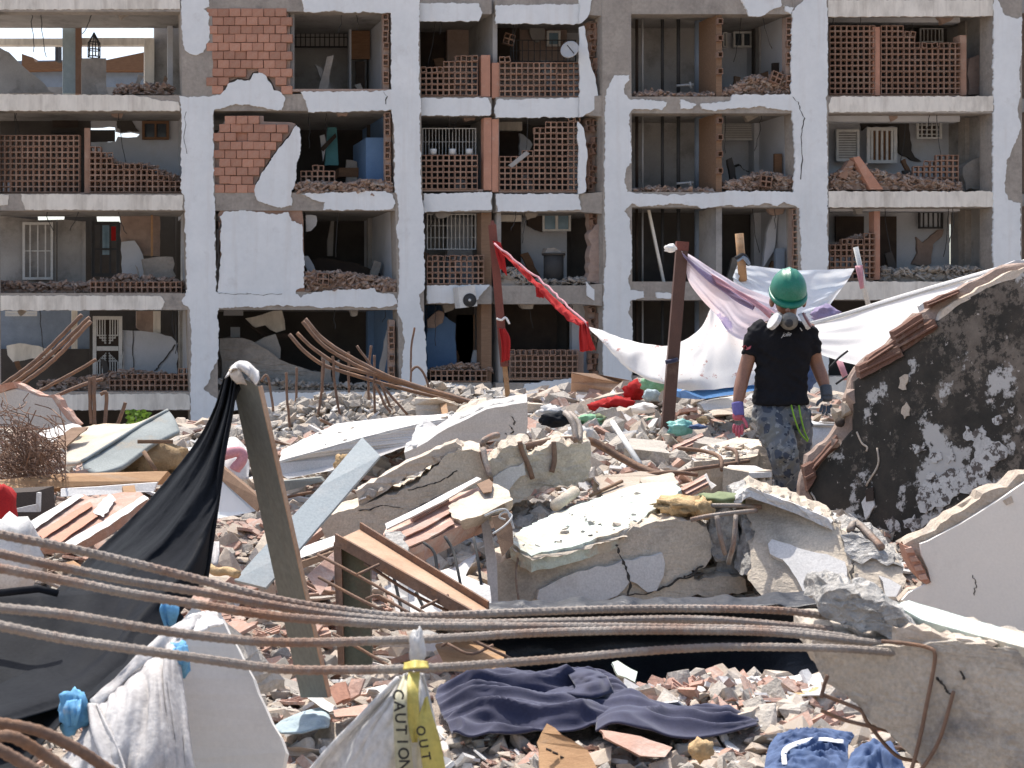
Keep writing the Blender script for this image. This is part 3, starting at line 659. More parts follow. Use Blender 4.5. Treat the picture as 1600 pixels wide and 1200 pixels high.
# --- bay three: two balconies parted by a crack
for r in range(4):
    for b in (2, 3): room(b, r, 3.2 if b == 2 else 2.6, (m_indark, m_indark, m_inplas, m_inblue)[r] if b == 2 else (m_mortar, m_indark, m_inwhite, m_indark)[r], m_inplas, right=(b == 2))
bp('shaded_opening_panel', 657, 42, 735, 105, 2.9, .05, m_dark)
screen(657, 752, 151, [(657,102),(690,100),(710,94),(735,84),(752,80)], .35); bp('brick_pier', 752, 86, 766, 151, .3, .25, m_brick)
bp('brick_pier', 769, 98, 780, 153, .3, .25, m_brick); screen(780, 903, 153, [(780,88),(800,84),(802,97),(903,97)], .35)
put_block(BLOCK, BP((795,62), 1.2), (0,.25,.2), bp('block_fragment', 790, 60, 800, 66, 1.3, .1, m_mortar))
bp('shaded_opening_panel', 762, 44, 812, 96, 2.3, .05, m_dark); wall_piece('plaster_skin', [(828,42),(850,42),(852,60),(840,66),(830,58)], 2.4, .08, m_inplas, jag=.04, seg=.15)
grille(855, 48, 876, 72, 2.2, 1, 1, m_wgrill, frame=3, name='window', panel=m_bglass); grille(798, 62, 900, 96, 1.2, 11, 2, m_dgrill, bw=.8, frame=1.0)
screen(657, 755, 297, [(657,243),(740,243),(742,225),(755,222)], .35); bp('brick_pier', 756, 184, 768, 297, .32, .25, m_brick); bp('brick_pier', 769, 186, 779, 300, .32, .25, m_brick)
grille(660, 200, 744, 243, 1.0, 16, 2, m_wgrill, bw=.8, frame=1.2)
for i, x in enumerate((677, 707, 733)):
    o = tube('flower_pot', [BP((x,242), .45), BP((x,238), .45), BP((x,233), .45)], .085, m_wgrill, None, sides=10, taper=1.2); tag(o, ('white pot on the screen ledge nearest the white column', 'white pot in the middle of the screen ledge', 'white pot at the crack end of the screen ledge')[i], 'flower pot', 'white pots on the balcony screen')
screen(780, 902, 299, [(780,244),(800,243),(815,238),(830,225),(840,205),(848,190),(860,186),(902,184)], .35)
bp('lintel', 776, 189, 816, 204, 2.0, .15, m_cream); bp('shaded_opening_panel', 779, 204, 812, 245, 2.2, .05, m_dark); wall_piece('plaster_skin', [(812,208),(822,215),(832,225),(826,238),(812,242)], 1.9, .1, m_inwhite, jag=.03, seg=.12)
wall_piece('plank', [(795,258),(822,236),(828,240),(800,262)], .22, .08, m_inplas)
screen(667, 760, 445, [(667,392),(760,400)], .35); grille(667, 334, 744, 390, 1.2, 12, 3, m_wgrill, bw=1.0, frame=1.6); bp('shaded_opening_panel', 705, 340, 742, 390, 2.8, .05, m_dark)
bp('pier', 752, 330, 768, 610, .5, .4, m_dwood)
bp('lintel', 770, 335, 815, 346, 1.8, .15, m_cream); bp('shaded_opening_panel', 776, 346, 814, 440, 2.3, .05, m_dark)
grille(848, 333, 892, 361, 2.0, 2, 1, m_wgrill, bw=4, frame=3, name='window', panel=m_bglass); wall_piece('plaster_skin', [(825,332),(848,333),(848,362),(838,360),(824,352)], 2.1, .08, m_dark, jag=.04, seg=.2)
crack([(892,362),(895,385),(893,410),(896,420)], 2.52, 2.5)
heap('brick_heap', 778, 918, [(778,425),(800,412),(830,438),(880,435),(918,432)], 446, .3, 360, m_conc, deep=1.2, label='grey rubble on the balcony around a dark water barrel', seed=18)
bar = empty('water_barrel', BP((865,440), .9), 'dark grey lidded barrel with rubble on top on a balcony floor', 'barrel')
tube('drum', [BP((865,441), .9), BP((865,420), .9), BP((865,399), .9)], .28, m_dgrill, bar, sides=16); tube('lid', [BP((865,399), .9), BP((865,396), .9)], .33, m_indark, bar, sides=16)
tag(wall_piece('rubble_chunk', [(852,396),(855,388),(866,386),(875,392),(880,397)], .75, .3, m_conc, None, jag=.03, seg=.12, amp=.02), 'grey concrete lump lying on the lid of the water barrel', 'rubble chunk')
wall_piece('pier', [(920,365),(930,352),(941,345),(941,445),(918,440),(922,410)], .3, .3, m_mortar, jag=.05, seg=.15, amp=.03)
# row four of bay three
wall_piece('partition_wall', [(667,512),(690,500),(695,494),(702,500),(712,506),(712,575),(667,590)], 1.6, .1, m_inblue, jag=.03, seg=.2); wall_piece('plaster_skin', [(668,500),(685,485),(694,488),(692,505),(680,512),(668,512)], 1.4, .1, m_mortar, jag=.03, seg=.15)
bp('shaded_opening_panel', 713, 492, 760, 590, 2.6, .05, m_dark); bp('post', 740, 492, 742, 565, 2.0, .05, m_dwood); bp('shaded_opening_panel', 785, 476, 870, 545, 2.3, .05, m_dark)
screen(672, 766, 597, [(672,575),(766,575)], .35); heap('brick_heap', 672, 766, [(672,578),(710,568),(740,566),(766,575)], 582, .45, 225, m_debris, deep=.8, label='pale rubble behind the lowest short screen beside the crack', seed=19)
sw = screen(796, 912, 592, [(796,546),(912,548)], .35); bp('panel_backing', 796, 548, 912, 592, .50, .06, m_mortar)
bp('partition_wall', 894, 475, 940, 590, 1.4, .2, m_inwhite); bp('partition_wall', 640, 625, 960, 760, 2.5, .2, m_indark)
# ragged blockwork on the return beside the third column
for (y0, y1, xa, xb) in ((35,150,917,938), (186,300,912,936), (332,440,920,938), (478,590,918,938)):
    wl = wall_piece('block_return', [(xa,y0),(xb,y0-3),(xb,y1),(xa+8,y1)], .55, .3, m_mortar, jag=.04, seg=.15)
    for y in range(y0+6, y1-6, 9):
        for x in (xa+7, xa+16):
            if rb.random() < .7: put_block(HALF, BP((x+rb.uniform(-2,2), y), .45), (rb.uniform(-.2,.2), rb.uniform(-.3,.3), rb.uniform(.3,.9)), wl)
# --- bay four: lift shaft and rooms
for r in range(4):
    t, u = beam_y(4, r)[1], beam_y(4, r+1)[0]
    room(4, r, 3.0, m_inwhite if r in (0,1) else m_indark, m_inwhite)
    bp('shaft_wall', 975, t-2, 1112, u+4, 2.4, .15, m_mortar if r == 9 else m_inplas if r < 2 else m_indark)
    bp('brick_pier', 1119, t, 1128, u, .15, 1.0, m_dwood if r < 2 else m_inplas)  # dark brown put on the brick for the shade along its side
    for x, w_, m in ((1004,3,m_pipe),(995,5,m_dark),(1035,5,m_dgrill),(1060,6,m_dgrill)):
        a, b_ = BP((x, u+1), 1.3), BP((x, t-1), 1.3); tube('pipe', [a, b_], w_*K/2, m, building, sides=8)
    tube('pipe', [BP((1092,u), 1.5), BP((1092,t-1), 1.5)], .13, m_bpipe, building, sides=10); tube('pipe', [BP((1102,u), 1.6), BP((1102,t-1), 1.6)], .08, m_bpipe, building, sides=8)
    if r < 2:
        tube('bracket', [BP((1057,t+(112 if r == 0 else 110)), 1.0), BP((1084,t+(110 if r == 0 else 108)), 1.0)], .035, m_pipe, building, sides=6); tube('bracket', [BP((1078,t+106), .98), BP((1080,t+116), .98)], .035, m_pipe, building, sides=6)
        heap('brick_heap', 990, 1115, [(990,u-4),(1020,u-10),(1050,u-5),(1115,u-6)], u+1, .1, 180, m_debris, deep=.7, label=('pinkish debris on the top lift shaft sill', 'pinkish debris on the second lift shaft sill')[r], seed=20+r)
        for q in range(4):
            put_block(HALF, BP((1124, t+12+q*26), .05), (0,0,.2), building)
grille(1130, 50, 1136, 74, 2.7, 1, 1, m_wgrill, frame=2, panel=m_glass); grille(1146, 49, 1176, 74, 2.7, 2, 1, m_wgrill, bw=3.5, frame=3, name='window', panel=m_glass)
bp('partition_wall', 1186, 26, 1204, 120, 2.2, .2, m_inplas); bp('shaded_opening_panel', 1208, 98, 1220, 118, 1.2, .1, m_dark)
heap('brick_heap', 1130, 1236, [(1130,142),(1150,132),(1172,116),(1182,112),(1200,120),(1218,110),(1236,118)], 149, .15, 780, m_debris, deep=.9, label='broken clay bricks heaped behind the top sill beside the fourth column', seed=22)
put_block(BLOCK, BP((1212,122), .1), (0,.35,.2), bp('block_fragment', 1206, 120, 1216, 128, .2, .1, m_mortar))
grille(1129, 188, 1183, 219, 2.5, 1, 11, m_wgrill, bw=1.3, frame=2, panel=m_inplas); bp('shaded_opening_panel', 1211, 240, 1222, 272, 1.0, .1, m_brown)
crack([(1140,262),(1155,258),(1165,266),(1180,270),(1192,268)], 2.96, 6)
heap('brick_heap', 1132, 1240, [(1132,284),(1160,278),(1185,268),(1200,266),(1240,275)], 297, .15, 690, m_debris, deep=.8, label='broken clay bricks heaped on the second sill beside the fourth column', seed=23)
put_block(BLOCK, BP((1196,284), .05), (0,.1,.1), bp('block_fragment', 1190, 282, 1200, 288, .2, .1, m_mortar))
wall_piece('plank', [(1012,328),(1016,328),(1040,442),(1036,442)], .7, .05, m_cream)
wall_piece('fallen_panel', [(1198,365),(1210,330),(1216,330),(1210,390),(1192,420)], 1.4, .1, m_inwhite, jag=.02, seg=.2); bp('shaded_opening_panel', 1212, 388, 1226, 425, .9, .1, m_bpipe)
wall_piece('plank', [(1105,358),(1120,358),(1120,380),(1108,392)], 1.2, .1, m_sack, jag=.03, seg=.1)
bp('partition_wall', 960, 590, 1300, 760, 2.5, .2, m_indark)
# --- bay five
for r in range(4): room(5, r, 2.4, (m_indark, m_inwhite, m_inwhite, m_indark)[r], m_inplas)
for r in (0, 1, 2):
    u = beam_y(5, r)[1]; bp('lintel', 1294, u+1, 1500, u+(13 if r < 2 else 6), .9, .3, m_inwhite)
    bp('partition_wall', 1508, u+1, 1549, beam_y(5, r+1)[0]+2, 1.5, .3, m_conc)
screen(1295, 1364, 149, [(1295,38),(1364,38)], .35); bp('brick_pier', 1364, 42, 1375, 149, .3, .25, m_brick)
screen(1375, 1500, 149, [(1375,38),(1415,40),(1424,52),(1440,66),(1500,68)], .35); bp('brick_pier', 1500, 55, 1510, 149, .3, .3, m_block)
grille(1438, 44, 1474, 66, 2.0, 6, 1, m_wgrill, bw=1, frame=1.5, panel=m_dark)
wall_piece('block_fragment', [(1512,104),(1515,90),(1530,86),(1545,98),(1548,148),(1513,148)], 1.0, .3, m_mortar, jag=.05, seg=.2, amp=.04)
grille(1307, 202, 1343, 252, 2.0, 1, 13, m_wgrill, bw=1.4, frame=3.5, name='louvre_door', panel=m_inplas); grille(1355, 199, 1402, 255, 1.9, 6, 1, m_wgrill, bw=3.2, frame=5, name='door', panel=m_brown)
grille(1433, 188, 1472, 217, 2.0, 5, 4, m_wgrill, bw=1.6, frame=3, name='window', panel=m_dark)
wall_piece('plaster_skin', [(1345,184),(1420,184),(1424,235),(1430,245),(1440,252),(1425,250),(1404,238),(1404,198),(1356,196),(1348,204)], 2.3, .08, m_indark, jag=.03, seg=.15)
screen(1425, 1492, 297, [(1425,262),(1445,250),(1470,240),(1492,238)], .35)
heap('brick_heap', 1296, 1500, [(1296,270),(1320,258),(1340,246),(1360,258),(1390,268),(1420,272),(1460,280),(1500,286)], 297, .12, 1000, m_debris, deep=.9, label='avalanche of clay block splinters across the second balcony at the far right', seed=24)
wall_piece('brick_pier', [(1333,246),(1343,244),(1380,296),(1360,296)], .05, .2, m_brick); wall_piece('brick_pier', [(1310,275),(1328,250),(1336,254),(1322,280)], .1, .2, m_block)
wall_piece('block_fragment', [(1505,262),(1520,250),(1532,246),(1548,250),(1548,297),(1508,297)], 1.0, .3, m_conc, jag=.05, seg=.2, amp=.05)
screen(1295, 1366, 437, [(1295,388),(1310,375),(1330,366),(1345,368),(1366,365)], .35); bp('brick_pier', 1366, 330, 1375, 437, .3, .25, m_brick)
heap('brick_heap', 1297, 1366, [(1297,386),(1320,372),(1335,362),(1350,366),(1366,364)], 400, .5, 330, m_debris, deep=.5, label='splintered clay blocks topping the third right screen', seed=25)
bp('shaded_opening_panel', 1306, 338, 1350, 378, 2.1, .05, m_dark); bp('shaded_opening_panel', 1376, 338, 1401, 420, 2.1, .05, m_dark); grille(1436, 330, 1474, 357, 2.0, 5, 1, m_dgrill, bw=1.5, frame=2.5, name='window', panel=m_inwhite)
wall_piece('plaster_skin', [(1432,370),(1442,380),(1452,372),(1465,360),(1475,358),(1472,370),(1458,382),(1455,412),(1440,415),(1425,412),(1434,395)], 2.3, .08, m_mortar, jag=.03, seg=.12)
heap('brick_heap', 1376, 1548, [(1376,415),(1420,418),(1480,412),(1548,420)], 440, .35, 630, m_conc, deep=1.0, label='grey and brown rubble along the third balcony at the far right', seed=26)
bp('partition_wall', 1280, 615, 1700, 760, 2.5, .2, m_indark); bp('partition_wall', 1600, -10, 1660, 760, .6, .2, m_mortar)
bp('partition_wall', 640, -14, 1700, 2, 2.2, .2, m_mortar)
screen(655, 752, 4, [(655,-20),(752,-20)], .35); screen(776, 903, 6, [(776,-20),(903,-20)], .35)
# loose wires, laths and boards left in the torn rooms
rw = random.Random(21)
for b in (0, 1, 2, 3, 4, 5):
    x0, x1 = {0:(4,280), 1:(470,604), 2:(662,764), 3:(780,902), 4:(1132,1232), 5:(1300,1500)}[b]
    for r in range(4):
        t, u = beam_y(b, r)[1], beam_y(b, r+1)[0]
        for q in range(3 if b in (0, 5) else 2):
            x = rw.uniform(x0, x1); L_ = rw.uniform(20, 85); dx = rw.uniform(-14, 14); d = rw.uniform(.3, 1.2)
            tube('hanging_wire', [BP((x, t-2), d), BP((x+dx*.3, t+L_*.5), d), BP((x+dx, t+L_), d-.05)], .012, m_dgrill, building, n=8, sides=4, wob=.05, seed=r)
        for q in range(3 if b in (0, 1, 5) else 2):
            x = rw.uniform(x0, x1-20); h_ = rw.uniform(14, 60); w_ = rw.uniform(3, 16); k = rw.uniform(-.5, .5)*h_; d = rw.uniform(1.0, 2.0)
            wall_piece('loose_board', [(x, u-2), (x+k, u-h_), (x+k+w_, u-h_+rw.uniform(-4,6)), (x+w_*1.2, u-2)], d, .08, rw.choice((m_inplas, m_indark, m_brown, m_dwood, m_inwhite, m_conc)), jag=.03, seg=.15, seed=nseed())
        if rw.random() < .75:
            x = rw.uniform(x0, x1-30); w_ = rw.uniform(14, 34)
            wall_piece('ceiling_scrap', [(x, t-1), (x+w_, t-1), (x+w_*.8, t+rw.uniform(5,12)), (x+w_*.3, t+rw.uniform(6,16))], rw.uniform(.5,1.4), .15, rw.choice((m_conc, m_mortar, m_inplas)), jag=.05, seg=.1, seed=nseed())
# blocks past the first three hundred: one part
if REST:
    V, Fc = [], []
    for me, loc, rot in REST:
        Mx = Euler(rot).to_matrix(); b0 = len(V)
        V += [Mx @ v.co + loc for v in me.vertices]; Fc += [[b0+i for i in p.vertices] for p in me.polygons]
    me = bpy.data.meshes.new('block_work'); me.from_pydata(V, [], Fc); tag(link('block_work', me, m_block, building), kind='stuff')
# air conditioner hanging askew, satellite dish
ac = empty('air_conditioner', BP((731,478), .1), 'dirty white air conditioner unit hanging tilted off a balcony slab', 'air conditioner')
Rz = lambda p, c, a: (c[0]+(p[0]-c[0])*math.cos(a)-(p[1]-c[1])*math.sin(a), c[1]+(p[0]-c[0])*math.sin(a)+(p[1]-c[1])*math.cos(a))
prism('casing', [BP(Rz(p, (730,463), -.12), -.35) for p in rect(717,447,744,480)], DV*.45, m_wgrill, ac)
c = BP((734,469), -.36); tube('fan_ring', [c+Vector((math.cos(g*.314)*.165, 0, math.sin(g*.314)*.165)) for g in range(21)], .022, m_dgrill, ac, sides=5)
tube('fan', [c, c+Vector((0,-.02,0))], .15, m_dgrill, ac, sides=14); tube('hub', [c+Vector((0,-.02,0)), c+Vector((0,-.05,0))], .04, m_wgrill, ac, sides=8)
dish = empty('satellite_dish', BP((890,80), .1), 'grey satellite dish fixed to the upper balcony screen beside the white return wall', 'satellite dish')
bm = bmesh.new(); c = BP((891,79), .0); ax = Vector((-.35,-1,.35)).normalized(); a = ax.orthogonal().normalized(); b = ax.cross(a)
rings = []
for i in range(6):
    r_ = .26*i/5; rings.append([bm.verts.new(c + ax*(r_*r_*.9) + (a*math.cos(g*.2618)+b*math.sin(g*.2618))*max(r_, .004)) for g in range(24)])
for i in range(5):
    for g in range(24): bm.faces.new((rings[i][g], rings[i][(g+1)%24], rings[i+1][(g+1)%24], rings[i+1][g]))
o = bm_obj('reflector', bm, m_pipe, dish, True); md = o.modifiers.new('t', 'SOLIDIFY'); md.thickness = .015
tube('arm', [c+b*.2, c+ax*.3], .015, m_dgrill, dish, sides=5); tube('mast', [c, c+Vector((.1,.3,-.1))], .025, m_dgrill, dish, sides=5)
# things seen through the block: a red brown hillside house far behind
house = empty('hillside_house', P(150,150,70), 'red brown roofed house with blue walls seen through the open top flat', 'house')
def HP(pts, Y, w, name, m): prism(name, [P(x, y, Y) for x, y in pts], Vector((0,w,0)), m, house)
HP([(28,95),(100,94),(100,140),(28,146)], 66, 4, 'wall', m_bpipe); HP([(34,84),(52,90),(55,97),(104,95),(104,108),(34,110)], 65.5, 3, 'roof', m_brown)
HP([(150,97),(232,80),(300,74),(300,108),(230,110),(165,110),(150,110)], 65.5, 3, 'roof', m_brown); HP([(150,108),(300,105),(300,150),(150,150)], 66, 4, 'wall', m_bpipe); HP([(86,70),(91,70),(91,95),(86,95)], 64, .5, 'chimney', m_dgrill)
# ---------------------------------------------------------------- ground: the rubble field
_GP = [(2.0,.30),(3.5,.28),(4.4,.30),(5.0,.26),(5.5,.08),(6.2,-.06),(7.2,-.02),(7.6,.06),(8.5,.34),(9.4,.26),(10.5,.46),(12,.66),(13.5,.74),(15,.80),(16.2,.82),(18,.45),(21,-.7),(25,-2.1),(30,-2.5),(400,-2.5)]
_GB = [(-1.7,6.2,.62,.42),(-2.9,9.0,1.6,.12),(2.6,9.0,1.3,.15),(-1.2,13.8,1.5,.05),(-6,15.5,2.2,-.35),(1.3,15.0,1.6,.15),(1.9,9.5,.55,-.10),(-3.8,13,2,-.25),(.9,8.7,.7,.06)]
def G(x, y):
    z = prof(_GP, y)
    for (a, b, s, h) in _GB: z += h*math.exp(-((x-a)**2+(y-b)**2)/(2*s*s))
    k = 1.0 if y < 18 else max(0, 1-(y-18)/8)
    return z + k*(.07*noise.noise(Vector((x*.9, y*.9, 3))) + .035*noise.noise(Vector((x*2.7, y*2.7, 8))))
def grid_ground(name, xs, ys, m, rough):
    bm = bmesh.new(); R = []
    for y in ys:
        row = []
        for x in xs(y):
            z = G(x, y)
            if rough: z += .025*noise.noise(Vector((x*9, y*9, 1))) + .014*noise.noise(Vector((x*23, y*23, 5)))
            row.append(bm.verts.new((x, y, z)))
        R.append(row)
    for a, b in zip(R, R[1:]):
        for i in range(len(a)-1): bm.faces.new((a[i], a[i+1], b[i+1], b[i]))
    o = bm_obj(name, bm, m, None); return tag(o, kind='structure')
ys = [.5]; 
while ys[-1] < 24: ys.append(ys[-1]*1.0165)
grid_ground('rubble_ground', lambda y: [(-.62+1.24*i/200)*y*1.0 + 0 for i in range(201)], ys, m_ground, True)
bm = bmesh.new()
for q in (((-600,24,-2.51),(600,24,-2.51),(600,900,-2.51),(-600,900,-2.51)), ((-600,-300,-2.6),(600,-300,-2.6),(600,24,-2.6),(-600,24,-2.6))):
    bm.faces.new([bm.verts.new(p) for p in q])
tag(bm_obj('ground', bm, m_ground), kind='structure')

# ---------------------------------------------------------------- loose rubble
def rock_mesh(seed, n=13, flat=.7, m=None):
    rnd = random.Random(seed); bm = bmesh.new()
    for _ in range(n):
        v = Vector((rnd.gauss(0,1), rnd.gauss(0,1), rnd.gauss(0,1))).normalized()
        v = Vector((max(-.62,min(.62,v.x)), max(-.6,min(.6,v.y)), max(-.55,min(.55,v.z))))
        bm.verts.new((v.x*rnd.uniform(.7,1), v.y*rnd.uniform(.55,.9), v.z*flat))
    r = bmesh.ops.convex_hull(bm, input=bm.verts[:])
    bmesh.ops.delete(bm, geom=[v for v in bm.verts if not v.link_faces], context='VERTS')
    bmesh.ops.recalc_face_normals(bm, faces=bm.faces[:])
    me = bpy.data.meshes.new('chunk'); bm.to_mesh(me); bm.free()
    if m: me.materials.append(m)
    return me
def shard_mesh(seed, m, th=.16, groove=False):
    rnd = random.Random(seed); n = rnd.choice((4,4,5,5,6)); a0 = rnd.uniform(0, 6.28)
    pts = [Vector((math.cos(a0+6.283*i/n)*rnd.uniform(.4,.68)*1.15, math.sin(a0+6.283*i/n)*rnd.uniform(.3,.6), -th/2)) for i in range(n)]
    bm = poly_prism(pts, Vector((rnd.uniform(-.04,.04), rnd.uniform(-.04,.04), th)))
    if groove:
        for k in (-.18, .12): poly_prism([Vector((-.4,k,th/2-.01)), Vector((.4,k,th/2-.01)), Vector((.4,k+.07,th/2-.01)), Vector((-.4,k+.07,th/2-.01))], Vector((0,0,.06)), bm=bm)
    bmesh.ops.recalc_face_normals(bm, faces=bm.faces[:])
    me = bpy.data.meshes.new('shard'); bm.to_mesh(me); bm.free(); me.materials.append(m); return me
ROCKS = [rock_mesh(i, 12+i%4, .55+.1*(i % 4), m_rconc) for i in range(10)]
TANS = [rock_mesh(40+i, 11+i%3, .5+.1*(i % 3), m_rtan) for i in range(6)]
SHARDS = [shard_mesh(i, m_rbrick, .13+.05*(i%3), i % 3 == 0) for i in range(10)]
PLATES = [shard_mesh(60+i, m_rplas, .08+.04*(i%3)) for i in range(6)]
ZONES = [(-.38,3.7,'beside the torn white bag and caution tape'),(-.15,4.5,'left of the navy garment'),(.35,3.8,'right of the slotted orange tile'),(.62,4.1,'just below the navy sleeve'),(.75,5.0,'in front of the black plastic sheeting'),(1.15,4.7,'beside the bright white plastic sheet'),(-.75,4.7,'beside the pale blue cloth'),(-.5,5.0,'round the splintered pink tiles'),(.55,3.5,'near the round foam lump'),(-.05,3.5,'at the foot of the slotted orange tile'),(.1,7.0,'in front of the long broken beam'),(-2.2,8.2,'below the orange timber plank'),(-2.4,12.5,'behind the torn mattress'),(2.2,12.5,'below the right white sheet'),(-.4,10.5,'between the white roof slab and the long beam'),(-1.05,4.0,'in the left foreground beside the grey plaster panel'), (.0,4.2,'around the navy garment'), (.95,4.4,'near the crumpled blue jersey'),
 (-1.75,6.4,'among brick shards behind the black tarp'), (-.9,5.6,'round the foot of the steel post'), (-.25,6.3,'under the rusty steel frame'), (.2,8.4,'in the shaded hollow between the two broken beams'),
 (1.3,8.6,'beside the hollow block in front of the worker'), (.55,10.6,'below the bent angle iron'), (1.3,12,'around the foot of the brown post'), (1.6,14,'under the hanging sheets'),
 (.3,13.5,'behind the leaning white wall piece'), (-1.5,13.8,'on the grey gravel heap under the upright bars'), (-3.0,10.5,'around the torn mattress'), (-3.4,7.5,'near the ribbed tile panel'), (2.6,10,'behind the worker near the white bucket'), (-1.6,8.4,'around the pale roof slab')]
def zone(x, y): return min(ZONES, key=lambda q: (q[0]-x)**2+((q[1]-y)*.8)**2)[2]
BLK = []                                          # keep-clear discs (x, y, r)
KIN = [('concrete_chunk', ROCKS, 'grey concrete lump'), ('rubble_stone', TANS, 'tan mortar lump'), ('brick_shard', SHARDS, 'broken red brick shard'), ('plaster_shard', PLATES, 'broken white plaster flake')]
def place(o_me, x, y, s, rnd, sink=.25):
    z = G(x, y)
    return Vector((x, y, z + s*(.5-sink)*.55)), (rnd.uniform(-.5,.5), rnd.uniform(-.5,.5), rnd.uniform(0,6.28)), (s*rnd.uniform(.8,1.3), s*rnd.uniform(.8,1.2), s*rnd.uniform(.6,1.0))
# where cloth, sheeting and big pieces lie, the loose rubble is beneath them
CLEAR = [(.02,4.62,.40,.28),(.42,4.45,.42,.22),(.30,4.35,.35,.12),(.85,3.95,.22,.14),(1.02,3.8,.16,.12),(.85,4.85,.26,.14),(.25,5.45,.75,.35),(.95,5.35,.5,.35),(.2,4.95,.5,.16),(-.63,4.35,.13,.12),(-.75,3.6,.25,.3),(1.1,3.2,.5,.5),(-.30,3.35,.2,.2)]
def blocked(x, y):
    return any(((x-a)/p)**2+((y-b)/q)**2 < 1 for a, b, p, q in CLEAR)
def rubble():
    rnd = random.Random(77); items = []
    for _ in range(42000):
        y = 3.25 + 13.6*rnd.random()**1.45
        x = (rnd.random()*1.0-.5)*y*.86
        w_ = noise.noise(Vector((x*.8, y*.8, 11)))
        r = rnd.random()
        redz = (1 if (x < -.9 and 5 < y < 9) else 0)
        k = 2 if r < .33+.22*w_+.3*redz else 3 if r < .50 else 1 if r < .76 else 0
        base = .016 + .0072*y
        s = base*(.40 + 1.7*rnd.random()**4.2)
        if blocked(x, y): continue
        items.append((s/y, k, x, y, s))
    items.sort(reverse=True)
    cnt = [0]*4; V, Fc, MI = [], [], []
    lim = [230, 170, 260, 120]
    for q, k, x, y, s in items:
        me = KIN[k][1][rnd.randrange(len(KIN[k][1]))]
        loc, rot, sc = place(me, x, y, s, rnd)
        if cnt[k] < lim[k] and abs(x) < y*.36+.05:
            cnt[k] += 1
            o = link(KIN[k][0], me, None); o.location = loc; o.rotation_euler = rot; o.scale = sc
            zn = zone(x, y); sz = 'large ' if q > .0235 else 'middling ' if q > .018 else 'small '
            tag(o, sz + KIN[k][2] + ' lying ' + zn, KIN[k][2].split(' ', 1)[1] if k != 2 else 'brick shard', KIN[k][2] + 's lying ' + zn)
        else:
            Mx = Euler(rot).to_matrix(); b0 = len(V)
            for v in me.vertices: V.append(Mx @ Vector((v.co.x*sc[0], v.co.y*sc[1], v.co.z*sc[2])) + loc)
            for p in me.polygons: Fc.append([b0+i for i in p.vertices]); MI.append(k)
    me = bpy.data.meshes.new('rubble'); me.from_pydata(V, [], Fc)
    for m in (m_rconc, m_rtan, m_rbrick, m_rplas): me.materials.append(m)
    me.polygons.foreach_set('material_index', MI)
    tag(link('rubble', me, None), kind='stuff')
rubble()
def pile(cx, cy, rx, ry, h, n, kinds, smin, smax, seed, name='rubble', shape=1.0):
    """extra heap of rubble, one mesh"""
    rnd = random.Random(seed); V, Fc, MI = [], [], []
    for _ in range(n):
        a = rnd.uniform(0, 6.283); r = rnd.random()**.6
        x, y = cx+math.cos(a)*r*rx, cy+math.sin(a)*r*ry
        k = rnd.choice(kinds); me = rnd.choice(KIN[k][1]); s = smin+(smax-smin)*rnd.random()**2.5
        z = G(x, y) + h*(1-r**1.6)*rnd.uniform(.75,1.0)
        Mx = Euler((rnd.uniform(-.9,.9), rnd.uniform(-.9,.9), rnd.uniform(0,6.28))).to_matrix(); b0 = len(V); loc = Vector((x, y, z))
        for v in me.vertices: V.append(Mx @ (v.co*s) + loc)
        for p in me.polygons: Fc.append([b0+i for i in p.vertices]); MI.append(k)
    me = bpy.data.meshes.new(name); me.from_pydata(V, [], Fc)
    for m in (m_rconc, m_rtan, m_rbrick, m_rplas): me.materials.append(m)
    me.polygons.foreach_set('material_index', MI); tag(link(name, me, None), kind='stuff')
pile(-2.0, 14.2, 1.3, .8, .33, 1700, (0,0,0,1,3), .035, .16, 1)
pile(-.75, 14.4, .8, .7, .28, 800, (0,0,1,3), .035, .16, 2)
pile(-1.55, 6.7, .5, .5, .12, 330, (2,2,2,1,3), .05, .24, 3)
pile(.8, 12.2, 1.2, 1.0, .12, 500, (1,2,3,0), .05, .26, 4)
pile(1.7, 14.2, 1.6, 1.0, .15, 500, (1,2,3,0), .06, .3, 5)
pile(.12, 8.3, .9, .5, .05, 500, (0,0,1), .04, .15, 6)
pile(.75, 4.75, .7, .35, .05, 500, (2,1,3,2,0), .03, .12, 7)
pile(-.3, 3.9, .9, .5, .02, 380, (2,1,3,0), .025, .10, 8)
pile(.9, 3.9, .9, .5, .02, 420, (2,1,3,0,1), .025, .09, 9)
pile(1.2, 10.6, .8, .7, .08, 400, (1,2,3,0), .05, .22, 10)

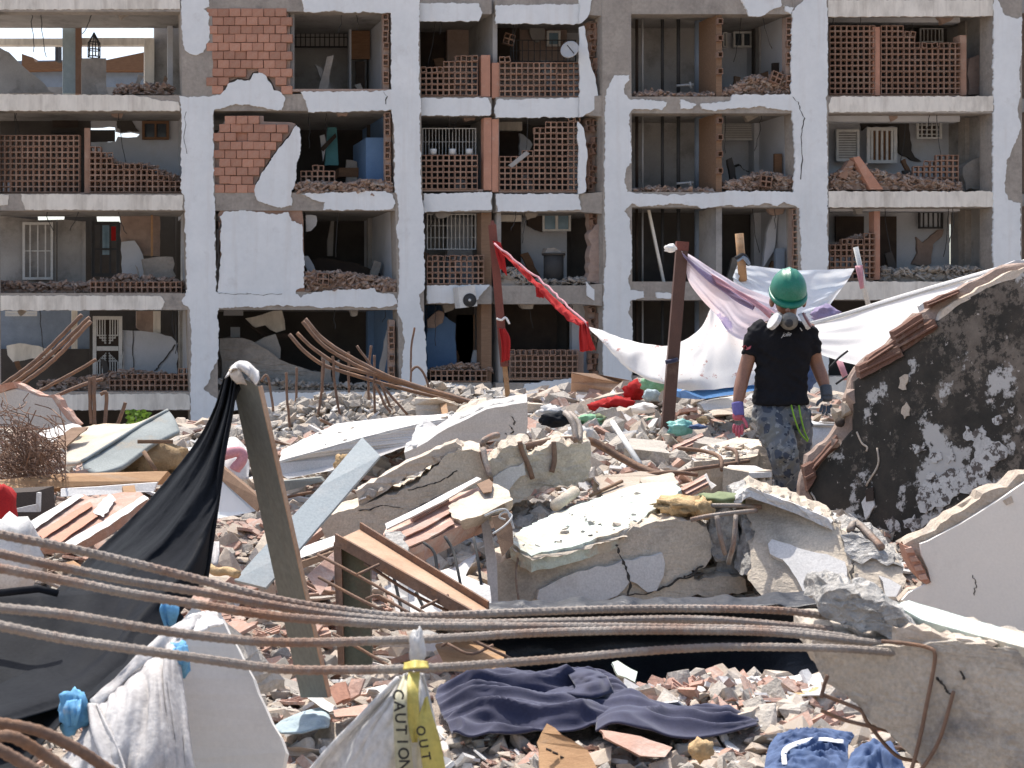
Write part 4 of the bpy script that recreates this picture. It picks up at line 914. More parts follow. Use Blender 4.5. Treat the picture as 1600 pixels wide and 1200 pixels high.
# ---------------------------------------------------------------- large broken pieces
def T(o, label, cat, group=None): return tag(o, label, cat, group)
def flatpiece(name, pts, w, m, label, cat, jag=.02, seg=.07, amp=.0, layers=2, seed=None, **k):
    """pts: (px, py, Y) corners of one face, pushed along w"""
    o = prism(name, [P(*p) for p in pts], w, m, None, jag=jag, seg=seg, amp=amp, layers=layers, seed=seed or nseed(), **k)
    return T(o, label, cat)
def skin_on(pl, pts, m, parent, off=.012, t=.012, jag=.012, seg=.05, name='plaster_skin'):
    return prism(name, [pl.at(x, y, off) for x, y in pts], pl.n*-(t+off*.6), m, parent, jag=jag, seg=seg, seed=nseed())
def crack_on(pl, pts, parent, w=2.5, off=.004):
    rr = random.Random(int(pts[0][0])); L_ = []
    for (a, b), (c, d) in zip(pts, pts[1:]):
        for q in range(5): L_.append((a+(c-a)*q/5+rr.uniform(-2,2), b+(d-b)*q/5+rr.uniform(-1.5,1.5)))
    L_.append(pts[-1]); a = [(x-w*rr.uniform(.1,.6), y-w*rr.uniform(.1,.4)) for x, y in L_]; b = [(x+w*rr.uniform(.1,.6), y+w*rr.uniform(.1,.4)) for x, y in reversed(L_)]
    return prism('crack', [pl.at(x, y, off) for x, y in a+b], pl.n*-.006, m_crack, parent)
back = lambda d, up=0.0, x=0.0: Vector((x, d, up))

# long beam, left of centre
pl1 = Plane((510,840,7.9), (920,770,8.6), (700,720,8.2))
b1 = empty('concrete_beam', pl1.at(700,850), 'long bare concrete beam lying broken with exposed stirrups and a white plaster remnant', 'concrete beam')
prism('beam_body', [pl1.at(*p) for p in [(502,822),(512,805),(560,790),(640,762),(715,702),(716,700),(750,705),(762,735),(768,752),(772,800),(700,815),(610,842),(545,858),(515,845)]], back(.42,.02), m_bconc, b1, jag=.016, seg=.03, layers=5, amp=.006, ns=14, seed=3, L=.08)
prism('broken_end', [pl1.at(*p, .02) for p in [(762,720),(790,700),(820,693),(826,712),(850,700),(868,690),(893,692),(918,688),(924,712),(922,748),(912,754),(880,756),(850,760),(830,774),(800,790),(770,800),(766,760)]], back(.42,.03), m_bconc, b1, jag=.026, seg=.03, layers=5, amp=.016, ns=13, seed=4, L=.05)
prism('top_ledge', [pl1.at(*p, -.02) for p in [(555,768),(600,742),(660,712),(712,690),(722,700),(650,738),(560,792)]], back(.30,.0), m_rtan, b1, jag=.015, seg=.04, layers=3, amp=.007, ns=16, seed=5)
skin_on(pl1, [(769,748),(790,733),(820,722),(822,742),(806,752),(800,760),(792,770),(778,778),(770,770)], m_rplas, b1, off=.035)
for pts in ([(640,800),(660,790),(690,775),(710,772),(722,760)], [(640,766),(670,758),(690,752),(715,735)], [(560,800),(600,790),(630,795)]): crack_on(pl1, pts, b1)
for i, pts in enumerate(([(752,705),(757,722),(765,742),(767,752)], [(812,690),(816,705),(826,728),(832,748)], [(865,690),(866,706),(866,722),(862,738)])):
    tube('stirrup', [pl1.at(*p, .045) for p in pts], .016, m_rust, b1, n=10)
tube('stirrup', [pl1.at(900,690,.05), P(897,668,8.55), P(890,652,8.6), P(883,645,8.7)], .018, m_rebar, b1, n=12); tube('stirrup', [pl1.at(906,690,.05), P(906,668,8.6), P(900,655,8.65), P(890,646,8.75)], .018, m_rebar, b1, n=12)
tube('stirrup', [P(756,700,8.25), P(754,693,8.2), P(758,687,8.2), P(770,681,8.3), P(778,680,8.35)], .02, m_rebar, b1, n=12); tube('stirrup', [P(766,745,8.0), P(759,722,8.05), P(755,700,8.1)], .017, m_rebar, b1, n=8)
# rocky fill on the top of the long beam
pile(.05, 8.75, .55, .22, .10, 220, (0,0,1), .03, .12, 21)
# angle iron bent over the beam
tube('bent_angle_iron', [P(790,705,8.5), P(840,694,8.6), P(880,687,8.7), P(925,690,9.2), P(970,715,9.2), P(1010,735,9.1), P(1045,745,9.0)], .028, m_rust, None, n=30, sides=4)
T(bpy.context.scene.objects['bent_angle_iron'], 'long rusty angle iron bent over the end of the long beam', 'angle iron')
# hollow brick slab strip leaning on the beam
plh = Plane((605,840,6.6), (800,790,7.0), (650,800,7.02))
hb = empty('hollow_slab_strip', plh.at(700,850), 'broken pink hollow tile slab strip with open channels lying on the beam', 'slab fragment')
prism('slab_body', [plh.at(*p) for p in [(603,825),(640,808),(700,775),(760,758),(790,770),(795,785),(740,812),(690,835),(650,855),(612,868),(598,850)]], back(.14,-.1), m_rbrick, hb, jag=.012, seg=.05, layers=3, amp=.006, seed=7)
for pts in ([(612,838),(655,818),(702,795),(704,801),(660,826),(616,846)], [(622,850),(665,833),(706,812),(710,818),(668,842),(628,858)], [(640,806),(680,787),(700,778),(702,783),(680,795),(645,813)]):
    prism('clay_rib', [plh.at(*p, .02) for p in pts], back(.06,-.02), m_rbrick, hb, jag=.006, seg=.05, seed=nseed())
prism('mortar_edge', [plh.at(*p, .03) for p in [(700,790),(712,784),(770,756),(797,766),(800,782),(760,802),(722,815),(706,808)]], back(.14,-.06), m_bconc, hb, jag=.012, seg=.04, layers=2, amp=.01, seed=9)
prism('mortar_edge', [plh.at(*p, .03) for p in [(604,832),(625,830),(640,852),(636,866),(610,872),(598,858)]], back(.12,-.04), m_core, hb, jag=.012, seg=.04, layers=2, amp=.012, seed=10)
prism('white_edge', [plh.at(*p, .05) for p in [(602,818),(660,790),(745,745),(752,748),(690,784),(604,826)]], back(.02,-.01), m_rplas, hb, jag=.003, seg=.08, seed=12)
prism('brown_strip', [plh.at(*p, .06) for p in [(745,756),(764,748),(770,754),(768,768),(755,770)]], back(.04,-.01), m_dwood, hb)
for i, pts in enumerate(([(652,848),(668,870),(690,878)], [(660,862),(700,842),(735,834)])): pass
# broken beam, front left half, with mint painted slab on top
pl2 = Plane((770,920,7.1), (1120,870,7.5), (900,860,7.25))
b2 = empty('concrete_beam', pl2.at(930,945), 'broken beam chunk under the pale mint painted slab, cracked white plaster on its face', 'concrete beam')
prism('beam_body', [pl2.at(*p) for p in [(762,885),(800,872),(850,880),(900,868),(960,850),(975,835),(990,822),(1050,810),(1090,815),(1108,832),(1112,852),(1102,885),(1080,890),(1085,905),(1130,900),(1165,905),(1168,925),(1060,936),(940,944),(830,950),(785,948),(766,915)]], back(.45,.02,.02), m_bconc, b2, jag=.016, seg=.03, layers=5, amp=.006, ns=14, seed=13, L=.07)
prism('mid_layer', [pl2.at(*p, -.02) for p in [(800,852),(830,868),(880,856),(950,838),(985,826),(995,838),(960,855),(900,872),(850,884),(802,874)]], back(.42,.02), m_core, b2, jag=.02, seg=.05, layers=3, amp=.016, ns=10, seed=14, L=.08)
prism('painted_slab', [P(*p) for p in [(798,848,7.1),(830,868,7.05),(900,852,7.15),(965,832,7.3),(1002,818,7.45),(1012,800,7.6),(1050,778,7.85),(1064,765,8.1),(1052,752,8.4),(1000,755,8.45),(940,775,8.35),(870,800,8.0),(812,828,7.45)]], Vector((0,.03,-.09)), m_mint, b2, jag=.018, seg=.03, layers=3, amp=.004, ns=12, seed=15, L=.1)
prism('slab_edge', [P(*p) for p in [(800,856,7.08),(832,876,7.03),(905,860,7.13),(968,841,7.28),(1004,826,7.43),(1004,812,7.46),(965,834,7.33),(900,854,7.18),(832,870,7.08)]], Vector((0,.25,-.03)), m_bconc, b2, jag=.016, seg=.025, layers=3, amp=.010, ns=16, seed=16)
pl2f = pl2
skin_on(pl2f, [(838,936),(842,922),(890,897),(960,882),(1034,864),(1039,880),(1037,900),(1026,922),(1012,926),(996,912),(985,908),(965,930),(935,941),(872,944)], m_rplas, b2, off=.028)
for pts in ([(905,822,7.75),(930,818,7.8),(948,822,7.75),(960,815,7.8),(975,818,7.75)], [(965,790,8.1),(972,805,7.9),(990,812,7.75),(1004,814,7.6)], [(870,838,7.4),(895,832,7.5),(915,836,7.45)]):
    tube('paint_crack', [P(*p)+Vector((0,0,.004)) for p in pts], .004, m_crack, b2, n=20, sides=4, wob=.012)
crack_on(pl2f, [(963,850),(968,868),(980,890),(985,910),(982,930)], b2, 4, .034); crack_on(pl2f, [(950,938),(985,930),(1010,928),(1040,918),(1062,905),(1100,896)], b2, 3.5, .022); crack_on(pl2f, [(1060,905),(1080,898),(1100,884)], b2, 3, .02)
tube('wire', [pl2f.at(810,870,.04), pl2f.at(806,900,.05), pl2f.at(812,948,.05)], .006, m_rebar, b2, n=10)
T(prism('rubble_chunk', [pl2.at(*p, -.05) for p in [(792,862),(800,850),(815,850),(820,862),(812,876),(796,876)]], back(.1,.02), m_core, None, jag=.02, seg=.03, amp=.015, seed=17, L=.05), 'crumbled pale lump at the left tip of the mint slab', 'rubble chunk')
# crushed joint between the halves
for i, (pts, m) in enumerate((([(1105,800),(1130,792),(1150,800),(1152,850),(1140,880),(1118,878),(1108,850)], m_core), ([(1118,845),(1160,830),(1178,860),(1160,900),(1120,895)], m_core), ([(1090,890),(1130,885),(1165,890),(1160,902),(1095,902)], m_bconc), ([(1150,810),(1185,800),(1180,880),(1160,880)], m_conc))):
    o = prism('crushed_concrete', [pl2.at(*p, -.06-.03*i) for p in pts], back(.35,.03), m, b2, jag=.03, seg=.05, layers=2, amp=.03, ns=9, seed=30+i, L=.06)
for pts in ([(1080,812,7.25),(1110,806,7.3),(1160,800,7.35),(1182,798,7.4)], [(1120,806,7.25),(1126,840,7.22),(1133,866,7.25)], [(1150,805,7.3),(1146,850,7.25),(1138,880,7.3)], [(1105,790,7.5),(1150,790,7.5),(1190,792,7.5)]):
    tube('rebar', [P(*p) for p in pts], .013, m_rebar, b2, n=10)
# broken beam, right half
pl3 = Plane((1180,850,7.4), (1410,900,7.0), (1250,800,7.45))
b3 = empty('concrete_beam', pl3.at(1280,930), 'broken beam half sloping down right beside the charred wall, two white plaster remnants', 'concrete beam')
prism('beam_body', [pl3.at(*p) for p in [(1162,768),(1172,762),(1250,790),(1300,812),(1318,838),(1330,870),(1336,900),(1330,926),(1270,930),(1215,932),(1190,930),(1168,905),(1172,870),(1180,830),(1166,800)]], back(.40,.03,.06), m_bconc, b3, jag=.016, seg=.03, layers=5, amp=.006, ns=14, seed=18, L=.07)
prism('beam_tip', [pl3.at(*p) for p in [(1312,826),(1340,842),(1350,850),(1380,862),(1408,880),(1418,905),(1405,932),(1330,934),(1332,880)]], back(.38,.03,.06), m_bconc, b3, jag=.02, seg=.03, layers=4, amp=.010, ns=15, seed=19, L=.06)
prism('crumbled_top', [pl3.at(*p, .02) for p in [(1312,838),(1330,832),(1352,842),(1378,858),(1400,872),(1412,885),(1390,886),(1360,872),(1345,880),(1330,872),(1320,860)]], back(.36,.06,.05), m_core, b3, jag=.02, seg=.04, layers=3, amp=.02, ns=12, seed=20, L=.06)
prism('top_slab', [P(*p) for p in [(1150,775,7.55),(1172,762,7.42),(1250,790,7.36),(1302,814,7.28),(1290,800,7.9),(1240,778,8.0),(1180,760,8.05),(1150,758,8.1)]], Vector((0,0,-.05)), m_rplas, b3, jag=.018, seg=.03, layers=3, amp=.005, ns=14, seed=21)
skin_on(pl3, [(1200,850),(1206,843),(1320,878),(1323,912),(1322,928),(1256,930),(1245,905),(1232,885),(1222,875),(1203,865)], m_rplas, b3, off=.028); skin_on(pl3, [(1373,898),(1390,905),(1408,915),(1400,932),(1384,932)], m_rplas, b3, off=.028)
crack_on(pl3, [(1333,875),(1330,895),(1334,920)], b3, 5, .03)
tube('bent_pipe', [pl3.at(1328,830,.0), pl3.at(1334,818,-.02), pl3.at(1345,822,-.02), pl3.at(1378,856,.03)], .02, m_rebar, b3, n=12)
prism('crushed_concrete', [pl3.at(*p, -.05) for p in [(1148,775),(1168,765),(1186,790),(1188,850),(1178,905),(1160,900),(1165,850),(1158,810)]], back(.3,.03), m_core, b3, jag=.025, seg=.05, layers=2, amp=.025, ns=10, seed=23, L=.07)
# foam, green cloth, hollow block, roof tiles on and behind the beam
def lump(name, cx, cy, Y, rx, ry, rz, m, label, cat, seed, amp=.35, ns=3.0, smooth=True, sub=3, parent=None, flat=0):
    bm = bmesh.new(); bmesh.ops.create_icosphere(bm, subdivisions=sub, radius=1)
    for v in bm.verts:
        d = 1 + amp*noise.noise(v.co*ns*.6+Vector((seed*5,0,0))) + amp*.6*noise.noise(v.co*ns*1.7+Vector((0,seed*3,0)))
        v.co = Vector((v.co.x*rx*d, v.co.y*ry*d, v.co.z*rz*d))
    c = P(cx, cy, Y); 
    for v in bm.verts: v.co += c
    o = bm_obj(name, bm, m, parent, smooth); return T(o, label, cat) if cat else o
lump('foam_lump', 1068, 790, 7.6, .14, .15, .055, m_foam, 'crumpled ochre foam lump on the far end of the mint slab', 'foam', 3, .6, 4)
lump('foam_lump', 1096, 795, 7.5, .06, .07, .055, m_foam, 'small torn ochre foam piece against the broken joint', 'foam', 4, .5, 4)
lump('green_cloth', 1130, 779, 7.7, .13, .12, .035, m_olive, 'olive green crumpled fabric between the foam and the beam half', 'cloth', 5, .4, 3)
def hollow_block(name, a, u, v, w, nx, ny, m, label, cat, seed=0, group=None):
    """hollow clay or concrete block: u x v is the face with the holes"""
    bm = bmesh.new(); e = empty(name, a, label, cat, group)
    t = .16
    us = [0]; vs = [0]
    for i in range(nx): us += [(i+t)/nx, (i+1-t)/nx]
    for i in range(ny): vs += [(i+t)/ny, (i+1-t)/ny]
    us.append(1); vs.append(1)
    pt = lambda x, y, z: a + u*x + v*y + w*z
    def q(*p): bm.faces.new([bm.verts.new(x) for x in p])
    for z in (0, 1):
        for i in range(len(us)-1):
            for j in range(len(vs)-1):
                if i % 2 and j % 2: continue
                q(pt(us[i],vs[j],z), pt(us[i+1],vs[j],z), pt(us[i+1],vs[j+1],z), pt(us[i],vs[j+1],z))
    for i in range(1, len(us)-1, 2):
        for j in range(1, len(vs)-1, 2):
            for (x0,y0,x1,y1) in ((us[i],vs[j],us[i+1],vs[j]), (us[i+1],vs[j],us[i+1],vs[j+1]), (us[i+1],vs[j+1],us[i],vs[j+1]), (us[i],vs[j+1],us[i],vs[j])):
                q(pt(x0,y0,0), pt(x1,y1,0), pt(x1,y1,1), pt(x0,y0,1))
    for (x0,y0,x1,y1) in ((0,0,1,0),(1,0,1,1),(1,1,0,1),(0,1,0,0)): q(pt(x0,y0,0), pt(x1,y1,0), pt(x1,y1,1), pt(x0,y0,1))
    for vv in bm.verts: vv.co += noise.noise_vector(vv.co*11)*.004
    bmesh.ops.remove_doubles(bm, verts=bm.verts[:], dist=.0005)
    bm_obj('block_shell', bm, m, e); return e
a = P(1170,775,8.55); hb2 = hollow_block('hollow_block', a, P(1206,772,8.5)-a, P(1170,738,8.55)-a, Vector((-.12,.22,.0)), 3, 2, m_rtan, 'dusty hollow block with white top in front of the worker leg', 'hollow block')
prism('block_face', [P(*p) for p in [(1130,770,8.45),(1170,776,8.5),(1170,738,8.5),(1130,730,8.45)]], Vector((.02,.08,0)), m_bconc, hb2, jag=.006, seg=.05, amp=.004, seed=3)
prism('block_top', [P(*p) for p in [(1130,731,8.45),(1170,739,8.5),(1206,738,8.5),(1180,728,8.9),(1140,727,8.85)]], Vector((0,0,-.03)), m_rplas, hb2, jag=.008, seg=.05, amp=.003, seed=4)
def tile_piece(name, pts, m, label, t=.05, ribs=2):
    o = empty(name, P(*pts[0]), label, 'roof tile')
    q = [P(*p) for p in pts]; prism('tile_body', q, Vector((0,t,-t*.4)), m, o, jag=.008, seg=.05, seed=nseed(), amp=.003)
    for i in range(ribs):
        f = (i+.7)/(ribs+.3); a, b = q[0].lerp(q[3], f), q[1].lerp(q[2], f); d = (q[3]-q[0])*.07
        prism('tile_rib', [a+Vector((0,-.02,.005)), b+Vector((0,-.02,.005)), b+d+Vector((0,-.02,.005)), a+d+Vector((0,-.02,.005))], Vector((0,.05,0)), m, o)
    return o
tile_piece('roof_tile', [(1062,762,8.8),(1100,742,8.9),(1108,758,8.8),(1075,775,8.7)], m_rbrick, 'broken red tile standing beside the foam behind the mint slab')
flatpiece('plaster_plate', [(1098,745,8.9),(1105,740,8.9),(1118,760,8.8),(1112,764,8.8)], back(.03), m_rplas, 'thin white plaster plate leaning on a red tile behind the mint slab', 'plaster plate')
tile_piece('roof_tile', [(1052,697,11.0),(1098,676,11.2),(1100,690,11.1),(1056,708,10.9)], m_rbrick, 'ribbed red roof tile tilted at the foot of the brown post', .1)
# dark cut slab before the worker
plc = Plane((1100,740,9.2),(1200,700,9.6),(1150,710,9.3))
cs = empty('cut_slab', P(1130,740,9.3), 'concrete slab edge covered in white crumbs in front of the worker', 'slab fragment')
prism('slab_body', [P(*p) for p in [(1085,722,9.1),(1180,712,9.4),(1200,690,10.3),(1150,682,10.6),(1095,700,10.0)]], Vector((0,.05,-.22)), m_bconc, cs, jag=.03, seg=.06, layers=2, amp=.01, seed=41, L=.15)
prism('slab_body', [P(*p) for p in [(1172,700,9.6),(1210,700,9.6),(1212,735,9.55),(1178,740,9.5)]], back(.3), m_bconc, cs, jag=.02, seg=.06, amp=.01, seed=42)
pile(1.43, 9.75, .38, .3, .20, 300, (3,1,3,0), .02, .09, 31)
for pts in ([(1060,700,9.4),(1100,705,9.3),(1125,715,9.1),(1128,735,9.0)], [(1045,745,9.0),(1075,735,9.0),(1120,728,9.1),(1170,720,9.3)], [(1000,742,9.0),(1050,738,8.9),(1090,742,8.9)], [(1135,700,9.5),(1150,706,9.3),(1152,728,9.2)]):
    o = tube('bent_rebar', [P(*p) for p in pts], .014, m_rust, None, n=14); T(o, 'thin rusty bar tangled ' + ('over the crumb covered slab edge' if pts[0][0] in (1060,) else 'along the front of the slab edge' if pts[0][0] == 1045 else 'lying left of the hollow block' if pts[0][0] == 1000 else 'hooked over the slab beside the worker leg'), 'rebar')
flatpiece('concrete_plate', [(1085,690,10.6),(1150,705,10.2),(1205,712,10.0),(1205,702,10.4),(1150,690,10.8),(1100,682,11.0)], Vector((0,.05,-.07)), m_rconc, 'flat grey concrete plate behind the crumb covered slab', 'concrete plate')
flatpiece('concrete_plate', [(975,700,10.6),(1045,708,10.5),(1040,690,11.0),(985,684,11.2)], Vector((0,.03,-.10)), m_rconc, 'flat grey concrete plate at the foot of the white stick', 'concrete plate', amp=.008)
T(tube('white_stick', [P(957,660,11.0), P(1000,726,10.0)], .022, m_wgrill, None, sides=8), 'slender white stick leaning on rubble left of the brown post', 'stick')
flatpiece('concrete_plate', [(925,745,8.9),(1000,735,9.0),(1050,745,8.9),(1000,790,8.2),(960,800,8.1)], Vector((0,.02,-.08)), m_rtan, 'sloping dusty tan slab behind the mint painted slab', 'slab fragment', jag=.02, amp=.006)
flatpiece('concrete_plate', [(1000,748,8.7),(1050,738,8.9),(1062,752,8.6),(1040,770,8.2),(1015,775,8.2)], Vector((0,.03,-.08)), m_bconc, 'light concrete corner piece at the top of the mint slab', 'slab fragment', jag=.012, amp=.006)
T(tube('wood_stick', [P(922,775,8.4), P(972,752,8.7)], .012, m_dwood, None, sides=5), 'thin splinter of wood on the sloping tan slab', 'stick')
T(tube('plaster_tube', [P(868,790,8.0), P(898,768,8.3)], .035, m_bconc, None, sides=9), 'short clay pipe piece in the hollow between the beams', 'pipe piece')
# pale roof slab and leaning white pieces
rs = empty('roof_slab', P(580,735,10.5), 'large white topped concrete roof slab lying tilted behind the grey blue board', 'roof slab')
top = [(437,720,9.8),(490,705,10.0),(570,682,10.5),(662,660,11.2),(700,654,11.6),(748,645,12.2),(742,642,12.6),(665,649,12.3),(625,650,12.1),(525,662,11.6),(470,688,10.6),(440,704,10.2)]
prism('slab_top', [P(*p) for p in top], Vector((0,.02,-.03)), m_rplas, rs, jag=.012, seg=.1, seed=51, amp=.004, L=.3)
prism('slab_edge', [P(*p) for p in [(437,723,9.78),(490,708,9.98),(570,685,10.48),(662,663,11.18),(700,657,11.58),(748,648,12.18),(748,662,12.1),(700,674,11.5),(662,686,11.1),(592,714,10.5),(512,736,9.95),(450,748,9.75),(440,742,9.75)]], back(.5), m_gplas, rs, jag=.006, seg=.1, seed=52, layers=2)
flatpiece('steel_channel', [(440,752,9.5),(500,746,9.7),(505,752,9.7),(445,768,9.5)], back(.1), m_steel, 'olive metal strip under the white roof slab', 'metal strip', jag=0, seg=None)
flatpiece('plaster_plate', [(635,700,9.8),(662,655,10.4),(684,672,10.4),(676,680,10.2),(650,698,9.9)], back(.04,.02), m_rplas, 'small white triangular plate leaning before the roof slab', 'plaster plate')
plw = Plane((640,715,9.9),(820,715,10.3),(820,640,10.22))
lw = empty('leaning_wall_piece', plw.at(720,715), 'white plastered wall piece leaning upward behind the long beam', 'wall fragment')
prism('wall_body', [plw.at(*p) for p in [(632,708),(668,690),(700,668),(760,640),(800,632),(823,629),(825,660),(820,690),(800,684),(765,690),(700,705),(660,722),(636,728)]], back(.12,.06), m_gplas, lw, jag=.008, seg=.08, layers=2, amp=.004, seed=55)
prism('broken_edge', [plw.at(*p, -.04) for p in [(632,706),(668,686),(700,664),(760,636),(800,627),(822,627),(760,643),(700,671),(668,693),(636,710)]], back(.09,.03), m_core, lw, jag=.012, seg=.05, amp=.008, seed=56)
for i, (cx, cy) in enumerate(((800,650),(796,665),(790,676))): crack_on(plw, [(cx,cy),(cx+6,cy+8),(cx+3,cy+14)], lw, 2)
flatpiece('concrete_block', [(648,622,13.4),(682,622,13.4),(700,628,13.5),(714,634,13.6),(713,652,13.6),(690,650,13.4),(650,650,13.3)], back(.4), m_bconc, 'bare concrete stub behind the leaning white wall piece', 'concrete block', amp=.01)
flatpiece('concrete_plate', [(715,645,13.0),(735,630,13.2),(760,628,13.3),(752,640,13.0),(728,652,12.8)], back(.15,.03), m_rtan, 'tan broken lump between the concrete stub and leaning wall piece', 'concrete plate', amp=.02)
flatpiece('timber_beam', [(824,630,13.5),(935,642,14.0),(935,652,14.0),(824,645,13.5)], back(.3), m_bconc, 'narrow concrete lintel lying beyond the leaning white wall piece', 'lintel', jag=.02)
# rusty plank frame behind at right of centre
rp = empty('rusted_sheet', P(930,620,14.5), 'rust stained metal sheet panel propped behind the red clothes', 'metal sheet')
prism('sheet_body', [P(*p) for p in [(893,583,14.5),(930,590,14.5),(985,600,14.3),(980,622,14.2),(940,618,14.4),(892,612,14.6)]], back(.03), m_srust, rp, jag=.006, seg=.1, seed=60)
prism('sheet_edge', [P(*p) for p in [(893,582,14.5),(930,584,14.5),(1040,605,14.0),(1040,609,14.0),(985,601,14.3),(930,591,14.4)]], back(.08), m_dwood, rp); prism('sheet_edge', [P(*p) for p in [(900,612,14.5),(940,615,14.4),(958,625,14.2),(950,628,14.2),(905,618,14.4)]], back(.08), m_rtan, rp)

# crumbs of concrete resting on the tops of the broken pieces
def crumbs(name, quad, n, kinds, smin, smax, seed):
    rnd = random.Random(seed); V, Fc, MI = [], [], []
    a, b, c, d = [P(*q) for q in quad]
    for _ in range(n):
        u, v = rnd.random(), rnd.random(); p = a.lerp(b, u).lerp(d.lerp(c, u), v)
        k = rnd.choice(kinds); me = rnd.choice(KIN[k][1]); s_ = smin+(smax-smin)*rnd.random()**3
        Mx = Euler((rnd.uniform(-.5,.5), rnd.uniform(-.5,.5), rnd.uniform(0,6.28))).to_matrix(); b0 = len(V)
        for q in me.vertices: V.append(Mx @ (q.co*s_) + p + Vector((0,0,s_*.12)))
        for f in me.polygons: Fc.append([b0+i for i in f.vertices]); MI.append(k)
    me = bpy.data.meshes.new(name); me.from_pydata(V, [], Fc)
    for m in (m_rconc, m_rtan, m_rbrick, m_rplas): me.materials.append(m)
    me.polygons.foreach_set('material_index', MI); tag(link(name, me, None), kind='stuff')
crumbs('rubble_crumbs', [(830,862,7.08),(1000,818,7.45),(1050,758,8.35),(870,800,8.0)], 70, (0,1,3), .012, .05, 1)
crumbs('rubble_crumbs', [(1172,766,7.42),(1310,818,7.28),(1300,802,7.8),(1180,760,8.0)], 60, (0,1,3), .012, .05, 2)
crumbs('rubble_crumbs', [(560,785,7.95),(715,700,8.25),(712,688,8.5),(560,770,8.2)], 120, (0,1,3,1), .012, .06, 3)
crumbs('rubble_crumbs', [(490,703,10.0),(740,646,12.0),(700,648,12.4),(500,678,11.0)], 60, (0,1,3), .015, .06, 4)
crumbs('rubble_crumbs', [(800,862,7.1),(985,836,7.4),(985,826,7.5),(810,850,7.3)], 120, (0,1,0), .01, .045, 5)
crumbs('rubble_crumbs', [(1085,722,9.15),(1180,712,9.45),(1200,694,10.2),(1100,700,10.0)], 260, (3,1,3,0), .015, .07, 6)

# larger strewn pieces between the beams: laths, clay panels, plates and loose bars
def strewn():
    rnd = random.Random(31); n = 0; keep = [(1.62,9.1,.5,.9),(-.4,5.2,.3,.6),(.3,7.2,.9,.5),(1.9,7.2,.9,.5)]
    while n < 96:
        y = 5.3+8.2*rnd.random()**1.2; x = rnd.uniform(-.36, .30)*y
        if blocked(x, y) or any(((x-a)/p)**2+((y-b)/q)**2 < 1 for a, b, p, q in keep): continue
        z = G(x, y)+.05; c = Vector((x, y, z)); k = n % 4; n += 1; zn = zone(x, y); sc = .55+.05*y
        if k == 0:
            a = rnd.uniform(0, math.pi); d = Vector((math.cos(a), math.sin(a)*.7, rnd.uniform(-.1,.45))).normalized(); L_ = rnd.uniform(.30,.62)*sc; m, cl = rnd.choice(((m_dwood,'weathered brown'),(m_wood,'orange'),(m_rplas,'white painted'),(m_gplas,'grey painted')))
            o = bm_obj('lath', beam_between(c-d*L_/2, c+d*L_/2, rnd.uniform(.04,.09), rnd.uniform(.015,.03), n=(1,1,3), amp=.003, seed=n), m); T(o, cl + ' broken lath lying ' + zn, 'lath', 'loose laths lying ' + zn)
        elif k == 1:
            o = link('clay_panel', rnd.choice(SHARDS), None); o.location = c; o.rotation_euler = (rnd.uniform(-.6,.6), rnd.uniform(-.6,.6), rnd.uniform(0,6.28)); q = rnd.uniform(.24,.42)*sc; o.scale = (q, q*.8, q*.6); T(o, 'large broken red clay panel lying ' + zn, 'clay panel', 'large clay panels lying ' + zn)
        elif k == 2:
            me = rnd.choice(PLATES); o = link('rubble_plate', me, None); o.location = c; o.rotation_euler = (rnd.uniform(-.5,.5), rnd.uniform(-.5,.5), rnd.uniform(0,6.28)); q = rnd.uniform(.26,.5)*sc; o.scale = (q, q*.8, q*.5)
            m, cl = rnd.choice(((m_rconc,'grey concrete'),(m_rtan,'tan mortar'),(m_rplas,'white plaster'),(m_bconc,'beige concrete')))
            o.material_slots[0].link = 'OBJECT'; o.material_slots[0].material = m; T(o, 'large flat ' + cl + ' plate lying ' + zn, 'plate', 'large plates lying ' + zn)
        else:
            a = rnd.uniform(0, math.pi); L_ = rnd.uniform(.4,.9)*sc; pts = [c+Vector((math.cos(a)*L_*(t-.5), math.sin(a)*L_*(t-.5)*.7, .10*rnd.uniform(-.3,1.2))) for t in (0,.3,.7,1)]
            T(tube('loose_bar', pts, .0055+.0006*y, m_rust if n % 3 else m_rebar, None, n=16, sides=6), 'bent loose iron bar lying ' + zn, 'rebar', 'loose iron bars lying ' + zn)
strewn()
